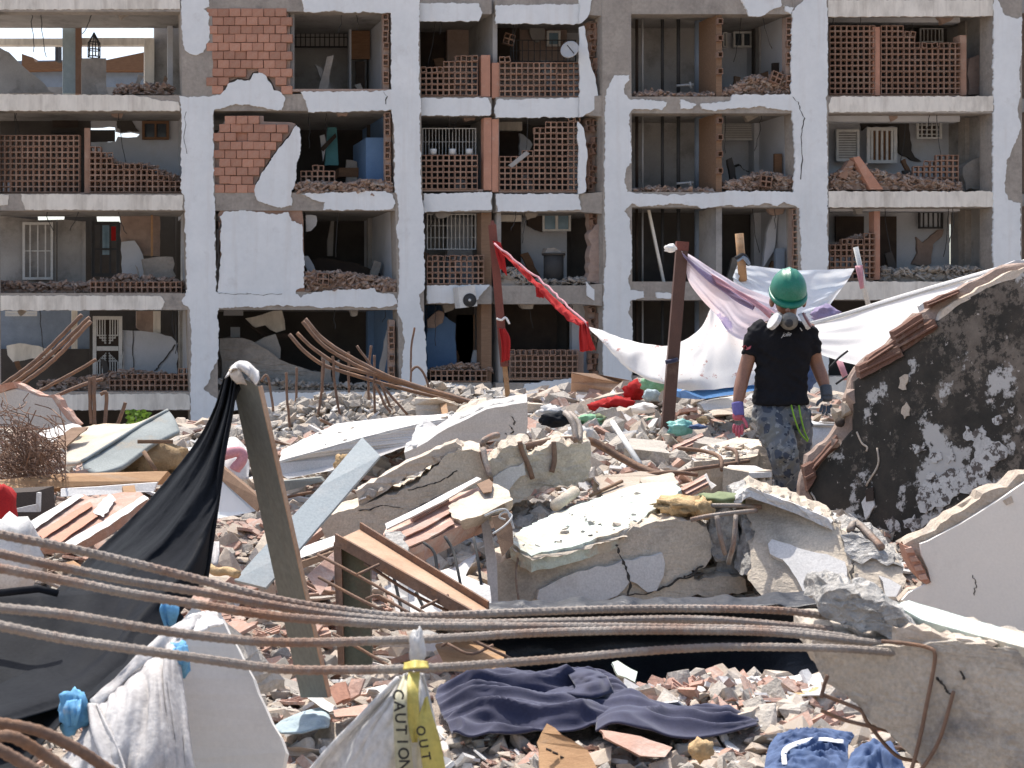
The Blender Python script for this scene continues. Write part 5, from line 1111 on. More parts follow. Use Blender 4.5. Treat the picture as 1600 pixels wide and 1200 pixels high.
# ---------------------------------------------------------------- charred wall at the right
plk = Plane((1250,780,8.7), (1600,850,7.5), (1600,410,7.7))
m_char = bpy.data.materials.new('charred peeling plaster'); m_char.use_nodes = True
def _char():
    nt = m_char.node_tree; N = nt.nodes; L_ = nt.links; pr = N['Principled BSDF']; pr.inputs['Roughness'].default_value = .9; pr.inputs['Specular IOR Level'].default_value = .2
    tc = N.new('ShaderNodeTexCoord'); src = tc.outputs['Object']
    def nn(s, d=8, r=.65, off=(0,0,0)):
        mp = N.new('ShaderNodeMapping'); mp.inputs['Location'].default_value = off; L_.new(src, mp.inputs[0])
        n = N.new('ShaderNodeTexNoise'); n.inputs['Scale'].default_value = s; n.inputs['Detail'].default_value = d; n.inputs['Roughness'].default_value = r; L_.new(mp.outputs[0], n.inputs[0]); return n.outputs[0]
    def mth(op, a, b):
        m = N.new('ShaderNodeMath'); m.operation = op
        for i, s in enumerate((a, b)):
            if hasattr(s, 'is_linked'): L_.new(s, m.inputs[i])
            else: m.inputs[i].default_value = s
        return m.outputs[0]
    def rp(f, lo, hi):
        r = N.new('ShaderNodeMapRange'); r.inputs[1].default_value = lo; r.inputs[2].default_value = hi; L_.new(f, r.inputs[0]); return r.outputs[0]
    def mix(f, a, b):
        x = N.new('ShaderNodeMix'); x.data_type = 'RGBA'; L_.new(f, x.inputs[0])
        for s, i in ((a, 6), (b, 7)):
            if hasattr(s, 'is_linked'): L_.new(s, x.inputs[i])
            else: x.inputs[i].default_value = (*s, 1)
        return x.outputs[2]
    sep = N.new('ShaderNodeSeparateXYZ'); L_.new(src, sep.inputs[0])
    gx = rp(sep.outputs[0], 1.75, 2.75); gz = rp(sep.outputs[2], 1.55, .5)      # how far along and down the wall the skin has peeled
    soot = mix(rp(nn(7), .35, .7), (.030,.028,.024), (.058,.049,.040))
    brown = mix(rp(nn(9, off=(3,1,2)), .35, .65), (.10,.082,.066), (.18,.15,.122))
    c = mix(rp(mth('ADD', mth('MULTIPLY', gx, .20), nn(2.6, 9, .72, (1,5,2))), .625, .675), soot, brown)
    c = mix(rp(nn(6.5, 10, .78, (8,2,1)), .49, .53), c, soot)
    flake = mth('ADD', mth('MULTIPLY', mth('MULTIPLY', gx, gz), .15), nn(3.3, 10, .66, (4,4,7)))
    c = mix(rp(flake, .60, .63), c, (.43,.41,.385))
    speck = rp(nn(38, 4, .6, (2,2,2)), .70, .76); spm = rp(nn(2.2, 3, .5, (6,0,3)), .42, .6)
    c = mix(mth('MULTIPLY', speck, spm), c, (.50,.46,.42))
    c = mix(rp(nn(13, 6, .7, (9,9,1)), .64, .66), c, (.42,.37,.33))
    L_.new(c, pr.inputs['Base Color'])
    b = N.new('ShaderNodeBump'); b.inputs['Strength'].default_value = .5; b.inputs['Distance'].default_value = .02; L_.new(mth('ADD', flake, mth('MULTIPLY', nn(40), .3)), b.inputs['Height']); L_.new(b.outputs[0], pr.inputs['Normal'])
_char()
m_flake = M('peeling grey white paint', (.52,.505,.48), (.40,.385,.365), sc=7, bump=.3, bs=30, dirt=(.10,.085,.075), dsc=19, dlo=.515, dhi=.55)
m_cwclay = M('dark clay block', (.17,.085,.058), (.12,.06,.042), sc=5, bump=.35, bs=40, dirt=(.24,.17,.13), dsc=5, dlo=.55, dhi=.75)  # darker brown red than the other clay blocks
cw = empty('charred_wall', plk.at(1420,845), 'tilted soot blackened wall fragment with peeling plaster and bare clay blocks along its broken edge', 'wall fragment')
wallpts = [(1600,425),(1560,440),(1520,462),(1490,480),(1462,505),(1440,530),(1410,552),(1375,572),(1345,588),(1335,596),(1336,640),(1334,672),(1310,700),(1285,722),(1266,752),(1264,768),(1276,790),(1284,815),(1300,900),(1700,900),(1700,395)]
prism('wall_skin', [plk.at(*p) for p in wallpts], back(.03), m_char, cw, jag=.008, seg=.06, seed=71)
core = [(1600,412),(1570,416),(1545,428),(1500,452),(1470,470),(1432,492),(1400,525),(1340,575),(1330,590),(1322,640),(1300,682),(1262,712),(1250,760),(1255,790),(1300,905),(1700,905),(1700,380)]
prism('wall_core', [plk.at(*p, -.034) for p in core], back(.10), m_mortar, cw, jag=.02, seg=.06, layers=2, amp=.01, seed=72)
prism('plaster_skin', [plk.at(*p, -.14) for p in [(1612,402),(1575,412),(1540,428),(1490,452),(1436,478),(1440,490),(1500,460),(1560,436),(1612,420)]], back(.04), m_rplas, cw, jag=.012, seg=.05, seed=73)
prism('plaster_skin', [plk.at(*p, .002) for p in [(1604,418),(1570,428),(1540,445),(1500,466),(1475,482),(1465,500),(1478,492),(1510,470),(1560,443),(1604,430)]], back(.06), m_rtan, cw, jag=.012, seg=.04, amp=.006, seed=74)
for i, pts in enumerate(([(1396,518),(1440,490),(1444,508),(1402,535)], [(1400,532),(1460,498),(1466,512),(1408,552)], [(1358,558),(1400,530),(1410,550),(1350,578)], [(1342,572),(1405,540),(1412,556),(1345,592)], [(1450,472),(1498,452),(1500,458),(1452,482)], [(1268,725),(1308,680),(1314,698),(1272,742)], [(1256,730),(1270,722),(1276,745),(1262,768)])):
    prism('clay_block', [plk.at(*p, .02-.012*(i % 3)) for p in pts], back(.10), m_cwclay, cw, jag=.006, seg=.05, seed=80+i)
    a, b = plk.at(*pts[0], .03), plk.at(*pts[1], .03); dn = (plk.at(*pts[3], .03)-a)
    prism('clay_rib', [a+dn*.42, b+dn*.42, b+dn*.55, a+dn*.55], back(.05), m_cwclay, cw)
for x, y, r_ in ((1312,652,.05),(1322,640,.045),(1306,690,.035),(1330,620,.04)):
    c = plk.at(x, y, .0); bm = bmesh.new(); rm = random.Random(int(x))
    for _ in range(16): bm.verts.new(Vector((rm.uniform(-1,1)*r_, rm.uniform(-1,1)*r_*.8, rm.uniform(-1.2,1.2)*r_)) + c)
    bmesh.ops.convex_hull(bm, input=bm.verts[:]); bmesh.ops.delete(bm, geom=[v for v in bm.verts if not v.link_faces], context='VERTS'); bm_obj('mortar_lump', bm, m_mortar if r_ < .045 else m_rtan, cw)
c = plk.at(1314,660,.035); tube('pipe_hole_shade', [c, c+plk.n*.02], .03, m_dark, cw, sides=10)  # raised dark disc painted for the shade in a hole
for q in ([(1346,785),(1362,760),(1366,790),(1352,812)],): prism('socket_box', [plk.at(*p, .012) for p in q], plk.n*-.01, m_rplas, cw, jag=.006, seg=.03)
prism('socket_hole_shade', [plk.at(*p, .016) for p in [(1352,765),(1364,760),(1365,782),(1353,784)]], plk.n*-.006, m_dark, cw)  # dark plate painted for the shade inside the socket
for pts in ([(1338,675),(1346,690),(1355,698),(1354,705)], [(1354,760),(1362,745),(1372,725),(1370,700)], [(1266,768),(1274,780),(1276,800),(1284,830)]):
    tube('crack_lip', [plk.at(*p, .004) for p in pts], .006, m_rtan, cw, n=14, sides=5, wob=.012)
for i, pts in enumerate(([(1508,665),(1520,676),(1535,664),(1548,690),(1560,690),(1574,700),(1572,715),(1560,720),(1545,730),(1540,760),(1520,778),(1500,770),(1478,790),(1460,792),(1440,800),(1434,770),(1448,748),(1470,742),(1490,730),(1510,738),(1524,715),(1522,690),(1506,685)],
    [(1385,820),(1394,806),(1404,818),(1406,832),(1390,832)], [(1410,812),(1428,804),(1438,818),(1425,832),(1412,826)], [(1448,740),(1460,738),(1464,752),(1450,756)], [(1478,712),(1488,700),(1492,722),(1480,724)], [(1456,708),(1470,706),(1472,718),(1458,722)], [(1550,655),(1562,648),(1566,662),(1554,664)], [(1575,640),(1584,634),(1582,646)], [(1425,695),(1445,690),(1448,705),(1430,710)], [(1405,590),(1418,585),(1416,608),(1404,606)], [(1408,640),(1416,628),(1421,650),(1412,655)])):
    prism('plaster_flake', [plk.at(*p, .006) for p in pts], plk.n*-.008, m_flake if i < 9 else m_rtan, cw, jag=.022, seg=.022, seed=90+i)
# white wall fragment lying at the right edge
plr = Plane((1415,920,6.1), (1600,960,5.8), (1600,760,5.72))
wf = empty('white_wall_fragment', plr.at(1500,960), 'big white plastered wall slab with hollow clay core, leaning at the right edge', 'wall fragment')
prism('wall_face', [plr.at(*p) for p in [(1438,850),(1450,845),(1500,820),(1560,782),(1604,752),(1720,690),(1720,1060),(1604,1000),(1500,962),(1410,938),(1420,926),(1455,910),(1450,890),(1440,868)]], back(.02), m_gpan, wf, jag=.004, seg=.1, seed=101)
prism('wall_core', [plr.at(*p, -.022) for p in [(1412,852),(1440,838),(1500,800),(1560,762),(1604,738),(1720,680),(1720,1060),(1604,1004),(1500,966),(1412,942),(1450,912),(1432,868)]], back(.13,.0), m_rtan, wf, jag=.018, seg=.035, layers=4, amp=.007, ns=16, seed=102, L=.08)
prism('clay_edge', [plr.at(*p, .01) for p in [(1414,853),(1424,856),(1440,880),(1454,910),(1447,913),(1430,895),(1418,872)]], back(.10), m_brick, wf, jag=.004, seg=.04, seed=103)
for i in range(4):
    prism('clay_rib', [plr.at(1415+i*7+dx, 857+i*14+dy, .02) for dx, dy in ((0,0),(10,-2),(14,6),(3,7))], back(.02), m_rbrick, wf, jag=.002, seg=.03)
skin_on(plr, [(1566,782),(1580,775),(1583,785),(1572,790)], m_rtan, wf, .004, .006)
crack_on(plr, [(1520,900),(1525,915),(1522,930)], wf, 1.5, .003)
# ---------------------------------------------------------------- foreground concrete beam with rebars
plf = Plane((1290,1000,2.95), (1600,1000,2.66), (1600,1150,2.665))
fb = empty('concrete_beam', plf.at(1450,1190), 'large broken concrete beam in the right foreground with long rebars growing out of its end', 'concrete beam')
prism('beam_body', [plf.at(*p) for p in [(1270,1005),(1285,992),(1330,1000),(1380,1012),(1440,1008),(1480,1002),(1540,1005),(1602,1022),(1700,1050),(1700,1300),(1500,1260),(1440,1190),(1405,1160),(1370,1135),(1330,1100),(1300,1070),(1278,1040)]], back(.30,.0,.02), m_fconc, fb, jag=.010, seg=.018, layers=5, amp=.004, ns=26, seed=110, L=.04)
prism('broken_end', [plf.at(*p, -.03) for p in [(1278,948),(1284,930),(1300,924),(1330,926),(1360,935),(1392,950),(1420,972),(1440,985),(1430,1005),(1400,1004),(1370,985),(1340,985),(1310,975),(1290,965)]], back(.14,.02), m_core, fb, jag=.010, seg=.015, layers=4, amp=.010, ns=30, seed=111, L=.022)
prism('crumbled_top', [plf.at(*p, -.01) for p in [(1400,978),(1440,985),(1500,998),(1560,1008),(1500,1010),(1440,1014),(1400,1012)]], back(.05,.0), m_rtan, fb, jag=.008, seg=.02, layers=3, amp=.006, ns=34, seed=112, L=.03)
prism('painted_top', [P(*p) for p in [(1398,945,2.95),(1420,938,3.02),(1500,962,2.9),(1602,992,2.75),(1720,1025,2.65),(1720,1045,2.55),(1602,1012,2.65),(1500,985,2.8),(1440,968,2.88)]], Vector((0,.01,-.02)), m_mint, fb, jag=.003, seg=.04, seed=113)
for pts in ([(1378,1002),(1420,1006),(1450,1012),(1461,1022),(1456,1060),(1448,1100),(1438,1150),(1425,1200),(1410,1240)], [(1490,1080),(1482,1110),(1470,1150),(1455,1180),(1430,1215)]):
    tube('stirrup', [plf.at(*p, .012) for p in pts], .0040, m_rust, fb, n=50, sides=8)
for pts in ([(1285,1085),(1310,1095),(1345,1110),(1356,1130),(1400,1180),(1440,1190)], [(1283,1110),(1320,1125),(1380,1140),(1470,1165),(1560,1200)], [(1283,1090),(1288,1070),(1293,1055)]):
    T(tube('bent_rebar', [P(x, y, 2.9) for x, y in pts], .0042, m_rust, None, n=24, sides=7), 'rusty bent bar ' + ('curling under the foreground beam' if pts[0] == (1285,1085) else 'running below the foreground beam towards the corner' if pts[0][1] == 1110 else 'standing short beside the white plastic piece'), 'rebar')
for pts in ([(1463,1060),(1475,1075),(1484,1085)], [(1500,1048),(1505,1062)]): crack_on(plf, pts, fb, 3, .008)
RB = [([(-60,818,2.35),(0,835,2.4),(100,855,2.45),(200,878,2.5),(300,903,2.55),(433,937,2.6),(533,953,2.66),(633,963,2.72),(800,957,2.8),(1000,951,2.9),(1200,953,2.98),(1300,964,3.02)], 'topmost of the five long foreground rebars'),
 ([(-60,852,2.32),(0,865,2.36),(100,887,2.4),(200,907,2.45),(300,923,2.5),(433,947,2.56),(533,962,2.62),(633,971,2.68),(750,974,2.75),(900,971,2.82),(1100,968,2.92),(1300,984,2.98)], 'second from top of the five long foreground rebars'),
 ([(-60,876,2.28),(0,888,2.3),(100,907,2.36),(200,927,2.4),(300,943,2.45),(433,963,2.5),(533,971,2.56),(633,977,2.62),(800,979,2.7),(1000,980,2.8),(1200,984,2.88),(1300,993,2.9),(1385,1008,2.93)], 'middle one of the five long foreground rebars'),
 ([(-60,943,2.24),(0,950,2.26),(100,960,2.3),(200,977,2.36),(300,992,2.4),(400,1002,2.45),(467,1004,2.48),(567,1002,2.53),(700,997,2.6),(833,989,2.68),(1000,985,2.76),(1200,988,2.84),(1350,1003,2.88),(1400,1010,2.9)], 'fourth from top of the five long foreground rebars, smoother and rustier'),
 ([(-60,968,2.18),(0,978,2.2),(100,998,2.25),(200,1013,2.3),(300,1027,2.35),(433,1045,2.42),(533,1047,2.47),(633,1045,2.52),(700,1042,2.56),(800,1035,2.62),(900,1027,2.68),(1000,1018,2.74),(1133,1011,2.8),(1300,1013,2.84),(1400,1020,2.85),(1458,1026,2.84)], 'lowest of the five long foreground rebars, tied with the torn caution tape')]
for pts, lb in RB:
    o = tube('foreground_rebar', [P(*p) for p in pts], .0077, m_rebar, None, sides=10, n=800, rib=.12, pitch=.0145, smooth=False); T(o, lb, 'rebar', 'long rebars across the foreground')
for pts, lb in (([(-40,1124,2.1),(0,1130,2.1),(60,1142,2.12),(120,1170,2.15),(180,1210,2.2)], 'upper rusty rebar in the bottom left corner'), ([(-40,1150,2.06),(0,1150,2.06),(25,1153,2.06),(70,1180,2.1),(115,1212,2.12)], 'middle kinked rusty rebar in the bottom left corner'), ([(-40,1158,2.0),(0,1172,2.0),(60,1206,2.02)], 'lowest rusty rebar in the bottom left corner')):
    T(tube('corner_rebar', [P(*p) for p in pts], .0085, m_rust, None, sides=9, n=60, rib=.1, pitch=.016), lb, 'rebar', 'rebars in the bottom left corner')
# ---------------------------------------------------------------- steel post, tarp
post = empty('steel_post', P(490,1090,4.4), 'tall olive grey steel channel post leaning, its top wrapped in black plastic and white cloth', 'post')
a0, a1, a2, a3 = P(358,578,4.05), P(403,604,4.0), P(512,1090,4.35), P(470,1090,4.4)
prism('web', [a0, a1, a2, a3], back(.006), m_steel, post)
prism('flange', [a1, a1+Vector((.007,.02,.002)), a2+Vector((.007,.02,0)), a2], Vector((.003,.0,0)), m_srust, post); prism('flange', [a0, a0+Vector((-.004,.06,.004)), a3+Vector((-.004,.06,0)), a3], Vector((.003,0,0)), m_steel, post)
lipc = [P(358,578,4.05), P(365,572,4.08), P(372,580,4.10), P(374,598,4.06)]
T(sheet('white_cloth', [[P(350,592,4.12), P(362,572,4.12), P(383,565,4.1), P(404,580,4.08)], [P(356,588,4.04), P(368,569,4.02), P(388,567,4.0), P(405,590,4.0)], [P(362,578,4.0), P(374,573,3.98), P(392,580,3.97), P(402,598,3.98)], [P(368,576,4.0), P(378,579,3.99), P(390,590,3.98), P(400,602,3.98)]], m_linen, 26, 20, fold=.012, fu=6, fv=3, thick=.003, seed=3), 'white cloth bunched over the head of the steel post', 'cloth')
sheet('folded_lip', [[P(359,579,4.04), P(362,590,4.0), P(372,600,3.98)], [P(366,574,4.03), P(372,586,3.98), P(378,600,3.97)], [P(374,572,4.0), P(377,585,3.97), P(386,602,3.97)]], m_rtan, 8, 8, thick=.008, parent=post)
tarp = empty('black_tarp', P(100,1000,3.2), 'black plastic tarpaulin hung from the steel post head and draped down over the left foreground', 'tarpaulin')
sheet('tarp_sheet', [
 [P(368,568,4.1), P(352,590,4.12), P(335,640,4.15), P(300,700,4.25), P(225,790,4.3), P(150,862,4.3), P(80,930,4.1), P(-40,1035,3.7)],
 [P(370,570,4.06), P(362,610,4.05), P(340,690,4.05), P(318,760,4.0), P(262,850,3.9), P(190,930,3.7), P(90,1010,3.5), P(-40,1090,3.2)],
 [P(371,572,4.05), P(364,630,4.0), P(350,710,3.95), P(335,790,3.9), P(290,890,3.7), P(225,975,3.5), P(130,1060,3.2), P(-40,1120,2.9)],
 [P(371,574,4.05), P(358,640,4.02), P(340,730,4.0), P(328,830,4.0), P(312,905,3.85), P(255,985,3.5), P(150,1080,3.1), P(-40,1145,2.75)]],
 m_tarp, 120, 70, fold=.05, fu=1.2, fv=8.0, fine=.004, thick=.003, parent=tarp, seed=5, fdir=Vector((.08,-1,.2)))
sheet('tarp_edge', [[P(368,590,4.12), P(352,650,4.1), P(343,730,4.08), P(330,820,4.05), P(318,905,4.0)], [P(376,600,4.05), P(356,650,4.02), P(347,730,4.0), P(335,820,3.98), P(322,908,3.93)]], m_tarp, 40, 5, thick=.012, parent=tarp, seed=6)
sheet('tarp_sheet', [[P(-40,925,3.6), P(60,925,3.6), P(130,925,3.7), P(250,930,3.8), P(300,985,3.6)], [P(-40,1100,3.2), P(60,1080,3.2), P(150,1060,3.2), P(220,1030,3.3), P(290,1000,3.45)], [P(-40,1220,2.7), P(20,1210,2.75), P(60,1170,2.8), P(120,1110,2.95), P(200,1060,3.2)]], m_tarp, 60, 30, fold=.05, fu=3, fv=4, thick=.003, parent=tarp, seed=9)
tube('tarp_pole', [P(-30,930,3.4), P(60,920,3.4), P(90,927,3.4)], .01, m_tarp, tarp)
# black plastic behind the rebars, centre
bt = empty('black_plastic_sheet', P(1000,1040,5.4), 'black plastic sheeting stretched in a dark hollow behind the long rebars', 'plastic sheet')
sheet('sheet_top', [[P(690,938,5.6), P(900,938,5.6), P(1100,932,5.7), P(1290,926,5.6)], [P(700,952,5.3), P(900,955,5.3), P(1100,950,5.3), P(1295,948,5.2)]], m_tarp2, 120, 18, fold=.035, fu=14, fv=2, fdir=Vector((.2,-.6,.7)), thick=.004, parent=bt, seed=12)
sheet('sheet_drop', [[P(690,950,5.3), P(900,955,5.3), P(1100,950,5.3), P(1300,948,5.2)], [P(705,1000,5.55), P(900,1000,5.6), P(1100,1000,5.55), P(1300,990,5.3)], [P(740,1050,5.5), P(900,1055,5.5), P(1120,1050,5.4), P(1310,1060,5.1)], [P(740,1075,5.2), P(900,1075,5.2), P(1120,1072,5.15), P(1310,1080,5.0)]], m_tarp2, 80, 40, fold=.07, fu=5, fv=2, thick=.004, parent=bt, seed=14)
# ---------------------------------------------------------------- boards, frames and timber at the left
flatpiece('grey_board', [(566,683,6.6),(594,712,6.5),(545,768,6.3),(470,855,6.0),(415,918,5.8),(366,906,5.8),(420,846,6.0),(500,760,6.3)], back(.015,-.012), m_board, 'smooth grey blue board leaning across the rubble behind the steel post', 'board', jag=0, seg=None)
lf = empty('wooden_frame', P(370,800,6.6), 'weathered timber frame with white panel leaning behind the black tarp', 'timber frame')
prism('frame_bar', [P(*p) for p in [(337,728,7.0),(345,728,7.0),(408,780,6.5),(402,800,6.5),(336,742,7.0)]], back(.06), m_dwood, lf); prism('panel', [P(*p) for p in [(336,742,7.05),(400,798,6.6),(395,800,6.6),(340,810,6.9),(332,800,7.0)]], back(.02), m_plast, lf)
flatpiece('timber_plank', [(-20,752,8.6),(92,740,8.8),(262,736,9.0),(248,752,8.9),(95,762,8.7),(-20,772,8.5)], back(.09,-.03), m_wood, 'long orange brown timber plank lying under the torn mattress', 'plank', jag=.004, seg=.3)
flatpiece('white_strip', [(95,764,8.6),(245,754,8.8),(240,768,8.75),(95,776,8.55)], back(.04), m_rplas, 'white painted strip beneath the orange timber plank', 'strip', jag=.004, seg=.2)
flatpiece('dark_cabinet', [(-20,772,7.6),(56,768,7.7),(60,826,7.6),(30,830,7.5),(-20,832,7.5)], back(.3), m_dark, 'dark brown broken cabinet box at the left edge', 'cabinet', jag=.004, seg=.2)
T(prism('white_bracket', [P(*p) for p in [(24,795,7.5),(56,788,7.5),(57,770,7.5),(62,770,7.5),(61,800,7.5),(25,800,7.5)]], back(.03), m_wgrill), 'white painted bracket on the dark cabinet', 'bracket')
mt = empty('mattress', P(180,735,10.8), 'grey torn mattress with stained top and ochre stuffing, tipped on the heap', 'mattress')
sheet('mattress_top', [[P(98,680,11.6), P(135,668,11.8), P(180,664,12.0), P(215,668,12.0)], [P(105,705,10.9), P(140,700,11.0), P(185,680,11.3), P(240,652,11.8)], [P(100,726,10.6), P(128,722,10.6), P(185,688,10.9), P(262,643,11.5)]], m_mtop, 24, 16, fold=.03, fu=4, thick=.02, parent=mt, seed=4)
sheet('mattress_side', [[P(128,722,10.6), P(180,690,10.9), P(225,662,11.2), P(262,642,11.5)], [P(133,735,10.5), P(190,712,10.7), P(240,680,11.0), P(272,655,11.3)], [P(150,742,10.4), P(190,732,10.5), P(235,700,10.8), P(280,676,11.1)]], m_mattr, 26, 12, fold=.015, fu=5, thick=.03, parent=mt, seed=8)
lump('stuffing', 235, 718, 11.0, .27, .2, .16, m_straw, None, None, 12, .4, 5, parent=mt)
tube('piping', [P(128,721,10.55), P(180,689,10.85), P(225,661,11.15), P(262,641,11.45)], .014, m_mattr, mt, n=20)
for pts in ([(225,706,10.6),(243,735,10.5)], [(215,690,10.7),(270,690,10.8)]): tube('slat', [P(*p) for p in pts], .02, m_dwood, mt, sides=4)
# ribbed tile panel
pt = Plane((40,830,7.2),(225,790,7.6),(130,780,7.8))
rp2 = empty('ribbed_tile_panel', pt.at(110,850), 'broken ribbed clay panel with white plaster edges lying under the orange plank', 'tile panel')
prism('panel_body', [pt.at(*p) for p in [(30,828),(70,808),(130,772),(150,778),(190,770),(220,768),(228,778),(200,800),(150,830),(110,850),(60,850)]], back(.10,-.06), m_rbrick, rp2, jag=.012, seg=.06, layers=2, amp=.006, seed=120)
prism('plaster_skin', [pt.at(*p, .02) for p in [(28,826),(120,772),(130,775),(40,836)]], back(.02), m_rplas, rp2, jag=.006, seg=.06); prism('plaster_skin', [pt.at(*p, .025) for p in [(100,848),(160,815),(222,775),(230,780),(170,822),(118,852)]], back(.04), m_rplas, rp2, jag=.01, seg=.06); prism('plaster_skin', [pt.at(*p, .022) for p in [(145,800),(170,772),(180,782),(160,808)]], back(.02), m_rplas, rp2, jag=.01, seg=.05)
for pts in ([(60,832),(138,785),(142,792),(66,842)], [(82,840),(146,800),(150,808),(90,850)]): prism('clay_rib', [pt.at(*p, .02) for p in pts], back(.04), m_brick, rp2, jag=.004, seg=.05)
# wall fragment at the left edge, with clay showing
pv = Plane((0,665,12.0),(110,665,12.4),(110,620,12.35))
wl_ = empty('pale_wall_fragment', pv.at(50,668), 'pale plastered wall fragment with clay showing along its sloping broken top', 'wall fragment')
prism('wall_face', [pv.at(*p) for p in [(-30,618),(0,614),(25,607),(42,612),(60,620),(80,622),(92,640),(104,655),(116,664),(108,672),(60,668),(-30,666)]], back(.02), m_gplas, wl_, jag=.01, seg=.1, seed=130)
prism('wall_core', [pv.at(*p, -.022) for p in [(-30,610),(0,606),(28,600),(45,609),(62,617),(83,617),(97,636),(112,652),(122,664),(108,674),(-30,668)]], back(.16), m_rbrick, wl_, jag=.02, seg=.07, layers=2, amp=.01, seed=131)
prism('clay_block', [pv.at(*p, .03) for p in [(-30,604),(0,602),(20,597),(24,606),(0,614),(-30,618)]], back(.2), m_brick, wl_, jag=.008, seg=.07)
flatpiece('plaster_plate', [(60,675,11.2),(110,662,11.5),(125,668,11.4),(80,690,11.0)], back(.05), m_rplas, 'white plate below the pale wall fragment', 'plaster plate'); flatpiece('timber_plank', [(75,700,10.9),(112,668,11.2),(136,668,11.2),(100,700,10.8)], back(.05), m_dwood, 'dark splintered board between the wire tangle and the mattress', 'plank')
# rusty wire tangle
def tangle():
    rnd = random.Random(9); bm = bmesh.new()
    for i in range(420):
        cx, cy, Y = rnd.gauss(38,34), rnd.gauss(718,30), rnd.uniform(8.7,9.6)
        L_ = rnd.uniform(25, 75); a = rnd.gauss(.5,.6); pts = []
        for k in range(4): pts.append(P(min(cx+math.cos(a)*L_*(k/3-.5)+rnd.uniform(-9,9), 102), cy+math.sin(a)*L_*(k/3-.5)+rnd.uniform(-9,9), Y+rnd.uniform(-.1,.1)))
        tube_bm(pts, rnd.uniform(.0025,.0042), sides=4, n=9, bm=bm)
    T(bm_obj('wire_tangle', bm, m_rust), 'brown tangle of rusty binding wire at the left edge', 'wire tangle')
tangle()
lump('red_cloth', -2, 803, 6.6, .09, .1, .16, m_red, 'red cloth bundle at the left edge above the white bag', 'cloth', 21, .3, 3)
lump('white_bag', 15, 868, 5.9, .12, .12, .16, m_wpoly, 'crumpled white plastic bag at the left edge behind the rebars', 'plastic bag', 22, .35, 4)
T(sheet('pink_bundle', [[P(338,700,8.2), P(352,688,8.3), P(368,684,8.3), P(385,700,8.2)], [P(336,725,8.0), P(352,715,7.9), P(370,712,7.9), P(388,722,8.0)], [P(335,752,7.9), P(352,755,7.8), P(368,750,7.8), P(388,748,7.9)]], m_wpoly, 24, 18, fold=.05, fu=4, fv=3, thick=.006, seed=31), 'white plastic heap glimpsed between tarp and steel post', 'plastic sheet')
T(tube('pink_cloth', [P(342,712,7.8), P(356,703,7.75), P(372,706,7.75), P(376,720,7.75), P(366,740,7.75)], .032, m_pink, None, n=26, sides=9, wob=.05), 'twisted pink cloth lying on the white plastic behind the steel post', 'cloth')
T(tube('terracotta_figure', [P(322,884,5.6), P(340,892,5.55), P(355,890,5.55), P(372,898,5.5)], .018, m_foam, None, n=12, sides=7, wob=.01), 'tan broken clay stem on the rubble between tarp and board', 'clay piece')
T(sheet('striped_bag', [[P(318,850,5.8), P(342,846,5.8)], [P(316,868,5.7), P(344,866,5.7)], [P(318,884,5.65), P(340,884,5.65)]], m_sack, 10, 10, fold=.03, fu=4, thick=.006, seed=33), 'small striped pale bag beside the tarp edge', 'bag')
# rusty steel frame in the middle and its bar ladder
sf = empty('rusty_steel_channel', P(560,1000,5.6), 'pale rusty steel channel lying diagonal, on a green grey upright', 'steel channel')
q = [P(523,845,5.5), P(562,827,5.8), P(762,952,5.2), P(735,965,5.0)]
prism('web', q, Vector((0,.005,-.008)), m_srust, sf, seg=.1)
for a, b in ((q[0], q[3]), (q[1], q[2])):
    u = Vector((0,0,.028)); prism('flange', [a-u*.6, b-u*.6, b+u, a+u], Vector((.006,.01,0)), m_rust, sf)
prism('upright', [P(*p) for p in [(524,850,5.55),(578,880,5.5),(580,1040,5.4),(532,1040,5.4)]], back(.06), m_gsteel, sf); prism('upright_lip', [P(*p) for p in [(521,848,5.53),(533,855,5.5),(538,1040,5.38),(528,1040,5.38)]], back(.03), m_rust, sf)
lad = empty('rebar_ladder', P(620,960,5.2), 'welded ladder of thin rusty bars leaning over the steel channel', 'rebar ladder')
for pts in ([(496,866,5.3),(560,900,5.2),(640,945,5.1),(735,998,5.0),(800,1030,4.95)], [(498,902,5.25),(560,935,5.15),(600,955,5.1)], [(520,990,5.1),(570,1018,5.05),(640,1060,4.95)], [(570,880,5.4),(640,925,5.3),(710,960,5.2)]): tube('long_bar', [P(*p) for p in pts], .0065, m_rust, lad, n=14)
for pts in ([(497,866,5.3),(520,856,5.35)], [(558,898,5.2),(592,882,5.3)], [(572,936,5.1),(588,930,5.12),(600,935,5.12),(640,958,5.05)], [(658,950,5.05),(700,930,5.15)], [(700,1006,5.0),(735,1022,4.95),(770,1008,5.0)], [(690,1010,5.0),(725,985,5.05)]): tube('cross_bar', [P(*p) for p in pts], .006, m_rust, lad, n=8)
for i, pts in enumerate(([(662,848,6.2),(678,862,6.15),(683,890,6.1),(690,935,6.0)], [(695,838,6.3),(708,860,6.25),(715,890,6.15),(722,925,6.1)], [(740,840,6.4),(746,870,6.3),(750,900,6.25),(757,945,6.2)], [(615,900,5.9),(622,930,5.85),(628,955,5.8)], [(650,925,5.9),(662,950,5.85)])):
    T(tube('hanging_rebar', [P(*p) for p in pts], .007, m_dgrill, None, n=12, sides=6), ('first dark bar hanging below the hollow slab strip', 'second dark bar hanging below the hollow slab strip', 'third dark bar hanging below the hollow slab strip, nearest the grey post', 'dark short bar behind the rusty channel web', 'shortest dark bar behind the rusty channel web')[i], 'rebar', 'dark bars hanging behind the steel channel')
